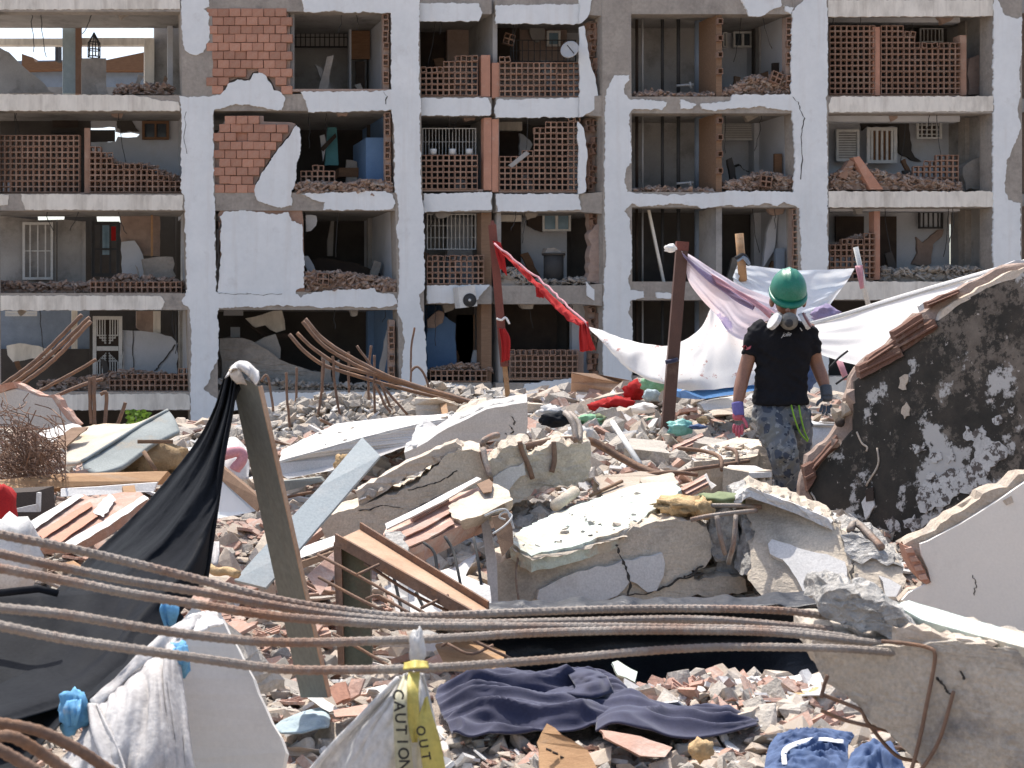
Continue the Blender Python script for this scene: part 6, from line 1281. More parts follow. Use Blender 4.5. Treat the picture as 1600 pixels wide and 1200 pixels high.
flatpiece('grey_plank', [(751,812,6.9),(764,812,6.9),(776,880,6.85),(778,948,6.8),(764,948,6.8),(760,880,6.85)], back(.05), m_gplas, 'narrow pale timber post leaning at the tip of the broken beam', 'post', jag=.003, seg=.1)
flatpiece('dark_plank', [(768,808,6.8),(800,800,6.9),(802,850,6.8),(785,870,6.7)], back(.08), m_dwood, 'short dark timber post wrapped with white cable', 'post', jag=.003, seg=.1)
T(tube('white_cable', [P(757,806,6.6), P(775,798,6.6), P(790,796,6.6), P(797,808,6.6), P(803,826,6.6)], .006, m_wgrill, None, n=20, sides=5), 'white cable looped round the dark timber post', 'cable'); T(tube('white_cable', [P(770,834,6.5), P(790,820,6.55), P(800,806,6.6), P(788,800,6.6), P(780,808,6.6), P(790,812,6.6)], .005, m_wgrill, None, n=24, sides=5), 'second white cable knotted on the dark timber post', 'cable')
for i, (pts, m, lb) in enumerate((([(600,918,6.2),(700,890,6.4),(765,918,6.2),(768,948,6.1),(640,965,6.0)], m_rplas, 'white plaster sheet seen behind the hanging dark bars'), ([(690,898,6.5),(745,866,6.7),(720,915,6.4)], m_rplas, 'white triangular plate behind the hanging dark bars'), ([(608,898,6.1),(638,905,6.0),(640,960,5.9),(618,955,5.9)], m_gplas, 'grey upright strip behind the rusty channel'), ([(680,1010,5.2),(735,1000,5.3),(790,1022,5.2),(775,1052,5.0),(700,1048,5.0)], m_wood, 'orange wooden panel under the lowest rebars'), ([(480,900,6.0),(525,860,6.3),(530,890,6.2),(500,930,5.9)], m_rbrick, 'pinkish clay panel beside the green grey upright'), ([(590,900,6.4),(640,880,6.5),(650,900,6.4),(600,925,6.3)], m_bconc, 'grey stone slab seen through the bar ladder'))):
    flatpiece('panel_piece', pts, back(.04), m, lb, 'panel', jag=.006, seg=.08)
flatpiece('timber_plank', [(462,880,6.2),(520,862,6.4),(524,868,6.4),(470,890,6.2)], back(.04), m_dwood, 'thin weathered lath between the post and the rusty channel', 'plank', jag=.003, seg=.1); flatpiece('timber_plank', [(468,858,6.6),(525,838,6.8),(530,850,6.7),(470,872,6.5)], back(.06), m_rplas, 'white edged lath behind the steel post', 'plank', jag=.003, seg=.1)
# grey plaster panel, sack and knots, left foreground
pg = Plane((290,1000,3.5),(440,1180,3.3),(300,1180,3.35))
flat = flatpiece('grey_plaster_panel', [(268,985,3.42),(300,950,3.42),(345,962,3.4),(395,1060,3.38),(446,1175,3.36),(430,1240,3.36),(260,1240,3.36)], back(.05,-.02), m_gpan, 'smooth grey plaster panel leaning in the left foreground', 'plaster panel', jag=.004, seg=.04)
flatpiece('dark_plate', [(345,968,3.6),(390,1000,3.8),(445,1062,3.85),(400,1070,3.75),(385,1090,3.7),(370,1040,3.6)], back(.02,-.03), m_rconc, 'flat grey stone plate in shadow beside the grey plaster panel', 'concrete plate', jag=.006, seg=.04)
sack = empty('white_sack', P(200,1190,2.9), 'dirty white woven sack tied up with blue knots in the left foreground', 'sack')
sheet('sack_cloth', [[P(132,1110,2.95), P(190,1060,3.0), P(255,1015,3.05), P(285,985,3.1)], [P(125,1150,2.88), P(190,1100,2.88), P(240,1080,2.9), P(280,1040,3.0)], [P(80,1205,2.8), P(180,1190,2.78), P(250,1180,2.8), P(296,1150,2.9)], [P(60,1260,2.75), P(180,1260,2.75), P(260,1260,2.8), P(310,1230,2.85)]], m_sack, 80, 60, fold=.03, fu=9, fv=1.4, fine=.003, thick=.004, parent=sack, seed=40)
sheet('sack_hem', [[P(140,1095,2.92), P(200,1040,3.0), P(262,985,3.1), P(300,962,3.2), P(345,960,3.3)], [P(150,1112,2.9), P(205,1055,2.98), P(262,1010,3.05), P(292,990,3.1), P(320,972,3.25)]], m_sack, 40, 8, fold=.02, fu=7, thick=.006, parent=sack, seed=41)
T(sheet('sack_strip', [[P(135,1100,2.9), P(155,1100,2.9)], [P(140,1150,2.82), P(172,1140,2.82)], [P(158,1210,2.76), P(196,1200,2.76)], [P(165,1250,2.7), P(200,1250,2.7)]], m_sack, 10, 30, fold=.03, fu=3, thick=.004, seed=42), 'greyish strip of sackcloth hanging from the lower blue knot', 'cloth')
def knot(cx, cy, Y, s, lb, sd_):
    k = empty('blue_knot', P(cx, cy, Y), lb, 'cloth knot')
    lump('knot_bulge', cx, cy, Y, s*.55, s*.45, s*.85, m_sky, None, None, sd_, .5, 3, parent=k)
    sheet('knot_tail', [[P(cx-8,cy-16,Y-.02), P(cx+12,cy-20,Y-.02)], [P(cx-14,cy,Y-.04), P(cx+14,cy+2,Y-.04)], [P(cx-6,cy+24,Y-.02), P(cx+8,cy+22,Y-.02)]], m_sky, 12, 14, fold=.02, fu=3, thick=.004, parent=k, seed=sd_)
knot(113, 1112, 2.9, .055, 'large light blue knotted cloth at the lower corner of the white sack', 3)
knot(280, 1028, 3.05, .042, 'light blue knot at the upper corner of the white sack', 4)
knot(265, 955, 3.25, .034, 'small light blue knot above the second rebar, beside the tarp', 5)
T(sheet('white_wrap', [[P(275,985,3.15), P(300,960,3.2), P(345,955,3.3)], [P(290,1002,3.1), P(318,985,3.15), P(348,975,3.25)]], m_linen, 20, 10, fold=.03, fu=5, thick=.005, seed=44), 'white cloth strip tied between the blue knots and the grey panel', 'cloth')
T(sheet('pale_blue_cloth', [[P(428,1135,4.3), P(460,1118,4.4), P(500,1106,4.5), P(514,1112,4.5)], [P(430,1142,4.2), P(462,1132,4.25), P(500,1122,4.3), P(516,1128,4.3)], [P(440,1146,4.15), P(470,1145,4.15), P(498,1138,4.2), P(512,1136,4.2)]], m_paleb, 30, 16, fold=.035, fu=3, fv=4, thick=.006, seed=46), 'pale blue crumpled cloth on the dusty ground beside the grey panel', 'cloth')
# caution tape and bag tied to the lowest rebar
bag = empty('torn_white_bag', P(600,1190,2.55), 'translucent torn white plastic bag tied to the lowest rebar', 'plastic bag')
sheet('bag_film', [[P(622,1058,2.5), P(634,1052,2.5), P(648,1050,2.5), P(662,1052,2.5)], [P(575,1110,2.5), P(612,1100,2.46), P(645,1100,2.45), P(674,1100,2.48)], [P(520,1160,2.52), P(580,1150,2.46), P(640,1150,2.44), P(684,1150,2.47)], [P(470,1225,2.55), P(560,1225,2.46), P(640,1225,2.44), P(700,1225,2.46)]], m_wpoly, 50, 50, fold=.018, fu=7, fv=1, fine=.004, thick=.002, parent=bag, seed=50)
lump('bag_knot', 652, 1012, 2.55, .014, .014, .036, m_wpoly, None, None, 51, .4, 3, parent=bag)
tube('bag_rim', [P(622,1060,2.47), P(575,1112,2.47), P(520,1165,2.49), P(470,1225,2.52)], .006, m_wpoly, bag, n=24, wob=.004)
def tape(lb, pts, seed, txt, size, off):
    t_ = empty('caution_tape', P(*pts[0][0]), lb, 'caution tape')
    sheet('tape_band', [[P(*p) for p in r] for r in pts], m_tapep if txt else m_yellow, 8, 40, fold=.006, fu=2, fv=3, thick=.0012, parent=t_, seed=seed)
    return t_
t1 = tape('yellow caution tape hanging down over the white bag, lettering legible', [[(630,1056,2.47),(646,1054,2.47)], [(617,1090,2.42),(638,1090,2.42)], [(615,1140,2.405),(640,1140,2.41)], [(620,1225,2.40),(648,1225,2.41)]], 3, 'CAUTION', .05, 0)
def letters(t_, word, x0, x1, y0, y1, Y, m, ang, name='letter', sp=None, tilt=0.0):
    """flat printed letters, each its own part, running down the tape"""
    n = len(word); h = (y1-y0)/n
    for i, ch in enumerate(word):
        cu = bpy.data.curves.new('letter', 'FONT'); cu.body = ch; cu.align_x = 'CENTER'; cu.align_y = 'CENTER'
        cu.size = (x1-x0)/FPX*Y*1.42; cu.extrude = .0004; cu.offset = .0005; cu.resolution_u = 3
        ob = bpy.data.objects.new('letter', cu); COL.objects.link(ob)
        dg = bpy.context.evaluated_depsgraph_get(); me = bpy.data.meshes.new_from_object(ob.evaluated_get(dg)); bpy.data.objects.remove(ob)
        R_ = Matrix.Translation(P((x0+x1)/2 + tilt*(i-(n-1)/2), y0+h*(i+.5), Y)) @ Matrix.Rotation(ang, 4, 'Y') @ Matrix.Rotation(math.radians(90), 4, 'X')
        me.transform(R_); me.materials.clear(); link(name, me, m, t_)
letters(t1, 'CAUTION', 618, 635, 1076, 1205, 2.385, m_ink, math.radians(90), tilt=1.6)
t2 = tape('second strip of yellow caution tape twisted at the torn edge of the bag', [[(664,1090,2.44),(668,1088,2.44)], [(652,1130,2.41),(676,1118,2.43)], [(656,1165,2.40),(688,1158,2.43)], [(664,1225,2.40),(700,1225,2.43)]], 7, '', .05, 0)
letters(t2, 'OUT', 654, 668, 1132, 1192, 2.385, m_ink, math.radians(80), tilt=4)
sheet('tape_fold', [[P(638,1050,2.46), P(656,1050,2.46)], [P(636,1080,2.415), P(654,1080,2.42)], [P(638,1130,2.41), P(655,1130,2.41)], [P(644,1160,2.41), P(652,1160,2.41)]], m_yellow, 8, 30, fold=.006, fu=2, fv=3, thick=.0012, parent=t1, seed=17)
sheet('tape_twist', [[P(632,1036,2.5), P(650,1032,2.47), P(668,1034,2.5)], [P(630,1046,2.47), P(650,1044,2.44), P(670,1044,2.47)]], m_yellow, 14, 8, fold=.01, fu=4, thick=.002, parent=t1, seed=9)
# ---------------------------------------------------------------- clothes in the foreground
def garment(name, rows, m, label, seed, amp=.035, n=(90,60), fu=1.6, fv=9.0, cat='clothing'):
    nu, nv = n; Gp = sheet_pts([[P(*p) for p in r] for r in rows], nu, nv); bm = bmesh.new(); V = []
    for i in range(nu):
        c = []
        for j in range(nv):
            u, v = i/(nu-1), j/(nv-1); p = Gp[i][j]
            w_ = noise.noise(Vector((u*2.2, v*2.2, seed)))*.9
            f = 1-abs(noise.noise(Vector((u*fu+w_, v*fv+w_*1.3, seed*2.1)))*2.4); f2 = 1-abs(noise.noise(Vector((u*fu*2.5+5, v*fv*1.7+w_, seed*2.1)))*2.2)
            e = min(1, 5*min(u, 1-u))*min(1, 5*min(v, 1-v))
            p = p + Vector((0, -.25, 1))*amp*(max(f, -.4)+.35*max(f2, -.4))*(.25+.75*e)
            c.append(bm.verts.new(p))
        V.append(c)
    for i in range(nu-1):
        for j in range(nv-1): bm.faces.new((V[i][j], V[i+1][j], V[i+1][j+1], V[i][j+1]))
    o = bm_obj(name, bm, m, None, True); md = o.modifiers.new('thickness', 'SOLIDIFY'); md.thickness = .006; return T(o, label, cat)
garment('navy_garment', [[(690,1075,4.75),(740,1062,4.85),(820,1058,4.9),(900,1050,4.9),(950,1055,4.85),(970,1072,4.8)], [(680,1090,4.55),(760,1090,4.6),(860,1088,4.65),(940,1085,4.65),(985,1092,4.6)], [(690,1120,4.4),(770,1118,4.4),(860,1115,4.45),(940,1118,4.45),(965,1120,4.45)], [(708,1150,4.2),(760,1152,4.2),(830,1150,4.25),(900,1140,4.3),(950,1138,4.3)]], m_navy, 'crumpled navy blue garment spread in deep folds on the rubble', 3, .062, (110,80), 1.3, 7.0)
T(sheet('navy_roll', [[P(885,1050,4.75), P(915,1044,4.75), P(938,1052,4.75)], [P(900,1075,4.6), P(930,1068,4.55), P(950,1062,4.6)], [P(885,1085,4.55), P(925,1090,4.5), P(958,1082,4.55)]], m_navy, 24, 18, fold=.03, fu=2, fv=5, thick=.01, seed=61), 'rolled collar of navy cloth heaped on the navy garment', 'clothing')
garment('navy_sleeve', [[(945,1085,4.6),(985,1080,4.65),(1010,1092,4.6),(1060,1106,4.55),(1130,1108,4.55),(1180,1118,4.5)], [(935,1110,4.45),(980,1105,4.42),(1030,1118,4.4),(1090,1122,4.42),(1150,1125,4.42),(1186,1126,4.42)], [(930,1142,4.25),(960,1130,4.22),(1010,1142,4.2),(1060,1152,4.2),(1120,1146,4.25),(1182,1132,4.35)]], m_navy, 'smoother navy sleeve stretched to a point right of the navy garment', 8, .030, (70,40), 1.4, 3.5)
garment('blue_jersey', [[(1215,1148,4.1),(1260,1140,4.15),(1320,1144,4.1),(1335,1150,4.1)], [(1200,1172,3.95),(1250,1165,3.95),(1300,1168,3.95),(1325,1172,3.95)], [(1190,1225,3.7),(1240,1225,3.7),(1290,1225,3.7),(1330,1225,3.7)]], m_bluecl, 'blue jersey with a curved white stripe crumpled in the bottom right foreground', 12, .022, (80,60), 3, 9)
jw = bpy.context.scene.objects['blue_jersey']
sheet('white_stripe', [[P(1222,1195,3.78), P(1222,1172,3.86), P(1240,1160,3.9), P(1275,1152,3.98), P(1318,1156,3.96)], [P(1230,1195,3.77), P(1230,1176,3.84), P(1246,1166,3.88), P(1277,1158,3.95), P(1318,1162,3.93)]], m_wprint, 30, 4, thick=.002, parent=jw)
garment('blue_cloth', [[(1335,1172,3.95),(1365,1165,4.0),(1385,1170,3.95),(1405,1180,3.9)], [(1325,1192,3.8),(1360,1185,3.8),(1390,1188,3.8),(1410,1195,3.8)], [(1318,1225,3.65),(1360,1225,3.65),(1400,1225,3.65),(1425,1225,3.65)]], m_bluecl, 'second darker blue cloth under the foreground beam', 15, .03, (40,30), 2, 4)
T(sheet('white_plastic_piece', [[P(1148,1062,4.9), P(1200,1056,5.0), P(1250,1057,5.0), P(1288,1052,4.9)], [P(1160,1080,4.75), P(1200,1080,4.8), P(1250,1078,4.8), P(1290,1070,4.75)], [P(1195,1096,4.6), P(1215,1095,4.62), P(1250,1088,4.65), P(1290,1086,4.6)]], m_wpoly, 30, 20, fold=.02, fu=3, thick=.004, seed=65), 'bright white plastic sheet lying before the black sheeting', 'plastic sheet')
# bottom centre pieces
hbk = flatpiece('hollow_brick_piece', [(855,1130,3.75),(878,1148,3.7),(918,1172,3.65),(944,1225,3.55),(845,1225,3.6),(840,1160,3.72)], back(.05,-.02), m_wood, 'orange clay tile piece with slots and a sharp broken corner, bottom centre', 'tile piece', jag=.004, seg=.03)
for x, y in ((858,1170),(868,1175),(880,1182),(892,1190)): prism('slot_shade', [P(x-5,y-2,3.66), P(x+4,y+1,3.66), P(x+4,y+4,3.66), P(x-5,y+1,3.66)], back(-.008), m_dark, hbk)  # dark bars on the face painted for the shade in the slots
for i, (pts, m, lb) in enumerate((([(938,1140,4.2),(1000,1150,4.15),(1052,1168,4.1),(1040,1182,4.0),(1000,1180,4.0),(945,1152,4.1)], m_rbrick, 'long pinkish tile plate below the navy sleeve'), ([(1085,1052,5.0),(1120,1040,5.1),(1148,1068,5.0),(1142,1080,4.9),(1100,1070,4.9)], m_rbrick, 'curved red tile behind the rubble heap right of centre'), ([(1115,1040,5.15),(1128,1036,5.15),(1165,1078,5.0),(1152,1078,5.0)], m_rtan, 'tan board behind the curved red tile'), ([(956,1035,5.1),(965,1032,5.1),(996,1050,5.0),(992,1066,4.95),(965,1055,5.0)], m_mint, 'pale yellow plate standing behind the navy roll'), ([(515,1075,4.4),(540,1065,4.45),(548,1090,4.4),(525,1100,4.35)], m_brick, 'orange hollow tile fragment near the steel post foot'), ([(548,1060,4.5),(568,1060,4.5),(560,1085,4.45),(535,1100,4.4)], m_rbrick, 'pink splintered tile near the steel post foot'), ([(520,1110,4.3),(570,1100,4.35),(590,1105,4.3),(560,1118,4.2),(525,1120,4.2)], m_rbrick, 'flat pink tile on the ground beside the pale blue cloth'), ([(480,1090,4.5),(500,1085,4.5),(530,1108,4.4),(515,1112,4.4)], m_rplas, 'white splinter at the steel post foot'))):
    flatpiece('tile_piece', pts, back(.04,-.015), m, lb, 'tile piece', jag=.006, seg=.04, amp=.003)
lump('foam_lump', 1095, 1172, 3.95, .035, .03, .03, m_foam, 'round ochre foam lump right of the long pinkish tile plate', 'foam', 71, .4, 4)
lump('stone', 864, 1172-5, 3.9, .02, .02, .02, m_rconc, 'grey stone at the torn corner of the slotted tile', 'stone', 72, .3, 4)
lump('yellow_rag', 1270, 1096, 4.7, .09, .06, .035, m_foam, 'ochre rag under the white plastic sheet at the beam end', 'rag', 73, .5, 4)
# ---------------------------------------------------------------- posts, ribbon and hanging sheets
bp_ = empty('brown_post', P(1040,695,12), 'square brown painted post standing in rubble with a white sheet knotted to its top', 'post')
bm_obj('shaft', beam_between(P(1040,700,12.0), P(1065,392,12.0), .10, .10, up=Vector((0,1,0)), n=(1,1,14), amp=.002), m_pole, bp_); bm_obj('top', beam_between(P(1065,392,12.0), P(1066,378,12.0), .105, .105, up=Vector((0,1,0))), m_rpole, bp_)
tube('blue_tie', [P(1040,566,11.93), P(1051,564,11.92), P(1058,562,11.95)], .02, m_navy, bp_, n=8)
lump('sheet_knot', 1048, 388, 11.85, .05, .05, .035, m_linen, 'white cloth knot tied on the brown post head', 'cloth knot', 81, .5, 3)
rpst = empty('red_brown_post', P(790,630,15), 'tall red brown timber post with a red rag, standing on a lighter stake', 'post')
bm_obj('shaft', beam_between(P(789,572,15.0), P(769,352,15.0), .085, .085, up=Vector((0,1,0)), n=(1,1,10), amp=.004), m_rpole, rpst); bm_obj('stake', beam_between(P(795,634,15.0), P(788,565,15.02), .055, .055, up=Vector((0,1,0))), m_wood, rpst)
prism('split_top', [P(766,352,14.95), P(774,352,14.95), P(771,344,14.97), P(767,345,14.97)], back(.06), m_rpole, rpst)
tube('white_tie', [P(776,498,14.9), P(784,500,14.88), P(790,496,14.9), P(796,506,14.88)], .012, m_linen, rpst, n=10)
st = empty('wood_stub', P(1160,420,13.2), 'round timber stub bound with black cord above the sheets', 'post')
tube('stake', [P(1161,440,13.2), P(1155,365,13.2)], .042, m_wood, st, sides=10); tube('binding', [P(1150,404,13.12), P(1158,398,13.12), P(1166,402,13.12), P(1170,412,13.15)], .02, m_dgrill, st, n=12, wob=.02); tube('binding', [P(1152,408,13.12), P(1164,402,13.1), P(1171,414,13.12), P(1160,400,13.1)], .012, m_bpipe, st, n=12)
wp = empty('white_pole', P(1356,475,14), 'thin white pole with a peach ribbon between the sheets', 'pole'); tube('shaft', [P(1337,386,14.0), P(1357,478,14.0)], .026, m_wgrill, wp, sides=8); tube('lower_shaft', [P(1310,560,13.5), P(1322,592,13.4)], .03, m_pink, wp, sides=7)
sheet('ribbon', [[P(1336,416,13.9), P(1348,414,13.9)], [P(1340,432,13.85), P(1349,432,13.85)], [P(1344,452,13.85), P(1350,450,13.88)]], m_pink, 6, 10, fold=.02, fu=3, thick=.004, parent=wp)
rr_ = empty('red_ribbon', P(845,450,14), 'long twisted red cloth line running from the red brown post to the white sheet', 'cloth')
sheet('ribbon_band', [[P(774,380,14.85), P(800,405,14.6), P(840,440,14.2), P(872,470,13.8), P(905,498,13.3), P(918,508,13.1)], [P(776,388,14.82), P(800,412,14.56), P(838,450,14.15), P(868,482,13.75), P(895,505,13.3), P(916,512,13.1)]], m_red, 60, 8, fold=.05, fu=14, thick=.006, parent=rr_, seed=3)
tube('ribbon_cord', [P(774,382,14.8), P(812,412,14.4), P(850,443,14.0), P(890,480,13.4), P(920,510,13.0)], .011, m_pink, rr_, n=30, wob=.02)
sheet('ribbon_tail', [[P(906,506,13.1), P(918,505,13.05)], [P(905,525,13.1), P(922,524,13.0)], [P(906,550,13.1), P(931,547,13.0)]], m_red, 14, 16, fold=.05, fu=4, thick=.006, parent=rr_, seed=5)
sheet('ribbon_tail', [[P(837,449,14.1), P(850,448,14.1)], [P(838,464,14.1), P(850,466,14.1)]], m_red, 8, 8, fold=.03, fu=4, thick=.006, parent=rr_, seed=6)
rg = empty('red_rag', P(785,560,14.9), 'red rag tied on the red brown post', 'cloth')
sheet('rag_cloth', [[P(770,376,14.88), P(782,378,14.86)], [P(776,400,14.86), P(788,398,14.84)], [P(782,420,14.86), P(792,430,14.86)]], m_red, 10, 12, fold=.04, fu=3, thick=.008, parent=rg, seed=2)
sheet('rag_cloth', [[P(780,512,14.9), P(790,515,14.88)], [P(784,540,14.88), P(797,530,14.86)], [P(784,566,14.9), P(796,562,14.88)]], m_red, 10, 14, fold=.04, fu=3, thick=.008, parent=rg, seed=4)
m_floral = M('flowered bed sheet', (.85,.835,.805), (.80,.785,.76), sc=4, bump=.08, bs=60, transl=.3, grain=.04, dirt=(.50,.30,.27), dsc=11, dlo=.61, dhi=.65)
m_lilacsh = M('lilac pink sheet', (.74,.68,.74), (.74,.63,.65), sc=3, bump=.06, bs=50, transl=.35, grain=.04, dirt=(.42,.36,.54), dsc=2.2, dlo=.55, dhi=.6)
s1 = empty('hanging_sheet', P(1050,560,12), 'big white flowered bed sheet slung from the red line past the brown post', 'sheet')
sheet('sheet_cloth', [[P(919,510,13.0), P(960,525,12.9), P(1010,538,12.7), P(1060,536,12.6), P(1095,512,12.6), P(1112,480,12.7), P(1130,470,12.9), P(1175,490,12.9), P(1215,500,12.8)], [P(922,514,12.95), P(970,545,12.6), P(1030,565,12.4), P(1080,560,12.3), P(1115,540,12.3), P(1140,522,12.4), P(1175,530,12.5), P(1220,540,12.5)], [P(925,517,12.9), P(980,572,12.5), P(1040,594,12.2), P(1090,590,12.1), P(1130,580,12.1), P(1165,576,12.1), P(1200,580,12.2), P(1240,590,12.2)], [P(940,532,12.8), P(985,580,12.5), P(1045,604,12.2), P(1090,610,12.1), P(1130,606,12.0), P(1165,602,12.0), P(1200,600,12.1), P(1240,606,12.1)]], m_floral, 80, 40, fold=.05, fu=9, fv=1.5, thick=0, parent=s1, seed=21)
s2 = empty('lilac_sheet', P(1120,470,12), 'lilac and pink striped sheet pulled tight from the brown post head behind the worker', 'sheet')
sheet('sheet_cloth', [[P(1063,390,11.95), P(1085,402,12.1), P(1120,425,12.3), P(1160,448,12.4), P(1200,465,12.5), P(1225,478,12.5)], [P(1066,396,11.95), P(1086,420,12.0), P(1118,450,12.1), P(1150,472,12.3), P(1190,488,12.4), P(1225,498,12.4)], [P(1070,400,11.95), P(1082,435,12.0), P(1108,472,12.1), P(1132,496,12.2), P(1165,515,12.3), P(1225,525,12.3)], [P(1072,405,11.95), P(1075,436,12.0), P(1095,464,12.1), P(1120,492,12.2), P(1150,528,12.2), P(1225,545,12.2)]], m_lilacsh, 60, 40, fold=.04, fu=1.5, fv=8, thick=0, parent=s2, seed=23)
sheet('folded_stripe', [[P(1066,396,11.9), P(1100,424,12.0), P(1140,452,12.2), P(1180,478,12.3)], [P(1068,402,11.9), P(1098,432,11.98), P(1136,462,12.15), P(1176,486,12.25)]], m_lilac, 40, 8, fold=.03, fu=3, fv=2, thick=.004, parent=s2, seed=25)
sheet('folded_stripe', [[P(1110,428,12.05), P(1150,452,12.2), P(1190,474,12.3), P(1215,492,12.3)], [P(1120,442,12.0), P(1154,462,12.15), P(1188,484,12.25), P(1210,505,12.3)]], m_pink, 40, 8, fold=.03, fu=3, fv=2, thick=.004, parent=s2, seed=26)
s3 = empty('pale_blue_sheet', P(1240,450,13.3), 'pale bluish sheet tied between the timber stub and the white pole', 'sheet')
m_paleblue = M('pale bluish sheet', (.64,.70,.76), (.70,.73,.76), sc=3, bump=.06, bs=50, transl=.35, grain=.04, dirt=(.66,.56,.46), dsc=9, dlo=.68, dhi=.72)
sheet('sheet_cloth', [[P(1152,414,13.2), P(1200,419,13.4), P(1260,422,13.6), P(1310,421,13.8), P(1335,420,13.95)], [P(1148,425,13.2), P(1200,440,13.3), P(1260,448,13.5), P(1300,446,13.7), P(1326,436,13.9)], [P(1145,434,13.2), P(1195,470,13.1), P(1250,482,13.3), P(1290,470,13.5), P(1310,458,13.8)], [P(1148,442,13.2), P(1195,500,13.0), P(1250,505,13.2), P(1280,495,13.4), P(1296,478,13.7)]], m_paleblue, 60, 36, fold=.05, fu=3, fv=7, thick=0, parent=s3, seed=27)
lump('lilac_bundle', 1290, 492, 12.6, .12, .1, .09, m_lilac, 'small lilac flowered bundle above the right white sheet', 'cloth', 83, .4, 4)
s4 = empty('right_white_sheet', P(1400,520,10.5), 'plain white sheet stretched from behind the worker up to the charred wall', 'sheet')
sheet('sheet_cloth', [[P(1262,506,11.0), P(1320,490,10.8), P(1400,465,10.5), P(1500,436,10.0), P(1600,408,9.6), P(1680,386,9.3)], [P(1270,530,10.8), P(1330,525,10.6), P(1400,505,10.3), P(1500,475,9.8), P(1600,450,9.5), P(1680,430,9.2)], [P(1278,552,10.7), P(1330,568,10.4), P(1390,575,10.0), P(1480,540,9.6), P(1600,500,9.3), P(1680,480,9.1)]], m_linen, 60, 30, fold=.03, fu=3, fv=5, thick=0, parent=s4, seed=29)
sheet('sheet_hem', [[P(1262,504,10.98), P(1320,488,10.78), P(1400,463,10.48), P(1500,434,9.98), P(1600,406,9.58), P(1680,384,9.3)], [P(1264,510,10.97), P(1320,494,10.77), P(1400,469,10.46), P(1500,440,9.96), P(1600,412,9.56), P(1680,390,9.28)]], m_wpoly, 40, 4, thick=.01, parent=s4)
# coloured rubbish on the heap
bm_ = empty('blue_foam_board', P(1110,615,12.6), 'thick blue foam mattress board with a pale top under the hanging sheet', 'foam board')
prism('board_body', [P(*p) for p in [(1062,612,12.4),(1085,606,12.5),(1160,602,12.6),(1230,588,12.8),(1232,600,12.8),(1160,614,12.5),(1095,624,12.3),(1064,622,12.3)]], back(.5,.0), m_blue, bm_, jag=.004, seg=.1)
prism('board_top', [P(*p) for p in [(1064,610,12.45),(1095,605,12.4),(1160,600,12.6),(1230,587,12.8),(1225,580,13.3),(1090,598,13.0)]], Vector((0,0,-.02)), m_linen, bm_)
flatpiece('mattress_roll', [(1095,632,12.1),(1110,626,12.2),(1150,620,12.3),(1152,632,12.2),(1140,638,12.1),(1100,640,12.0)], back(.3), m_gplas, 'grey rolled pad under the blue foam board', 'pad', jag=.01, seg=.08, amp=.015)
for cx, cy, Y, rx, rz, m, lb, s in ((950,636,13.5,.16,.07,m_red,'red garment lying in front of the rusted sheet panel',1),(990,612,13.6,.10,.09,m_red,'red garment hanging beside the green bag',2),(968,630,13.4,.13,.06,m_red,'red and white garment between the other red ones',3),(1020,602,13.4,.10,.10,m_lgreen,'pale green plastic tub near the brown post',4),(1018,618,13.2,.08,.06,m_paleb,'grey green rag below the pale green tub',5),(922,656,12.0,.11,.05,m_lgreen,'light green bag on rubble beyond the long beam',6),(935,655,12.0,.06,.05,m_olive,'yellowish green rag beside the light green bag',7),(1024,658,12.4,.08,.035,m_green,'dark green cloth scrap left of the brown post',8),(1064,668,11.6,.11,.06,m_aqua,'crumpled aqua plastic bag right of the brown post',9),(1098,657,11.6,.05,.03,m_foam,'small orange scrap above the aqua bag',10),(1090,667,11.5,.07,.02,m_bluecl,'blue flat scrap beside the aqua bag',11),(868,655,11.2,.13,.06,m_tarp,'black and white striped cloth behind the long beam',12),(860,645,11.4,.10,.06,m_wpoly,'white plastic scrap above the striped cloth',13),(905,678,9.4,.09,.05,m_wpoly,'white plastic wisp at the end of the long beam',14),(1005,638,13.0,.12,.05,m_linen,'white rag below the red garments',15),(1262,590,11.5,.06,.10,m_bluecl,'blue scrap seen behind the worker elbow',16),(535,725,8.6,.05,.06,m_foam,'yellow foam wedge under the white roof slab',17)):
    lump('coloured_scrap' if m not in (m_red, m_tarp) else 'garment', cx, cy, Y, rx, rx*.8, rz, m, lb, 'scrap' if m not in (m_red, m_tarp) else 'clothing', 100+s, .5, 4)
bk = empty('white_bucket', P(1290,715,10.2), 'white plastic bucket with dark inside behind the worker', 'bucket')
tube('bucket_wall', [P(1275,720,10.2), P(1282,690,10.2), P(1288,662,10.2)], .10, m_bucket, bk, sides=20, taper=1.25); tube('bucket_rim', [P(1288,663,10.2)+Vector((math.cos(g*.314)*.128, math.sin(g*.314)*.128, 0)) for g in range(21)], .012, m_pipe, bk, sides=6); tube('bucket_shade_disc', [P(1288,661.5,10.2), P(1288,661,10.2)], .118, m_dark, bk, sides=20)  # dark disc over the mouth painted for the shade inside
for pts in ([(1296,575),(1310,560),(1325,548)], [(1306,600),(1320,590),(1330,585)]): T(tube('wire', [P(x,y,9.6) for x,y in pts], .008, m_dgrill, None, n=8, sides=5), 'dark wire poking out of the broken wall ' + ('behind the glove' if pts[0][1] == 575 else 'above the bucket'), 'wire')
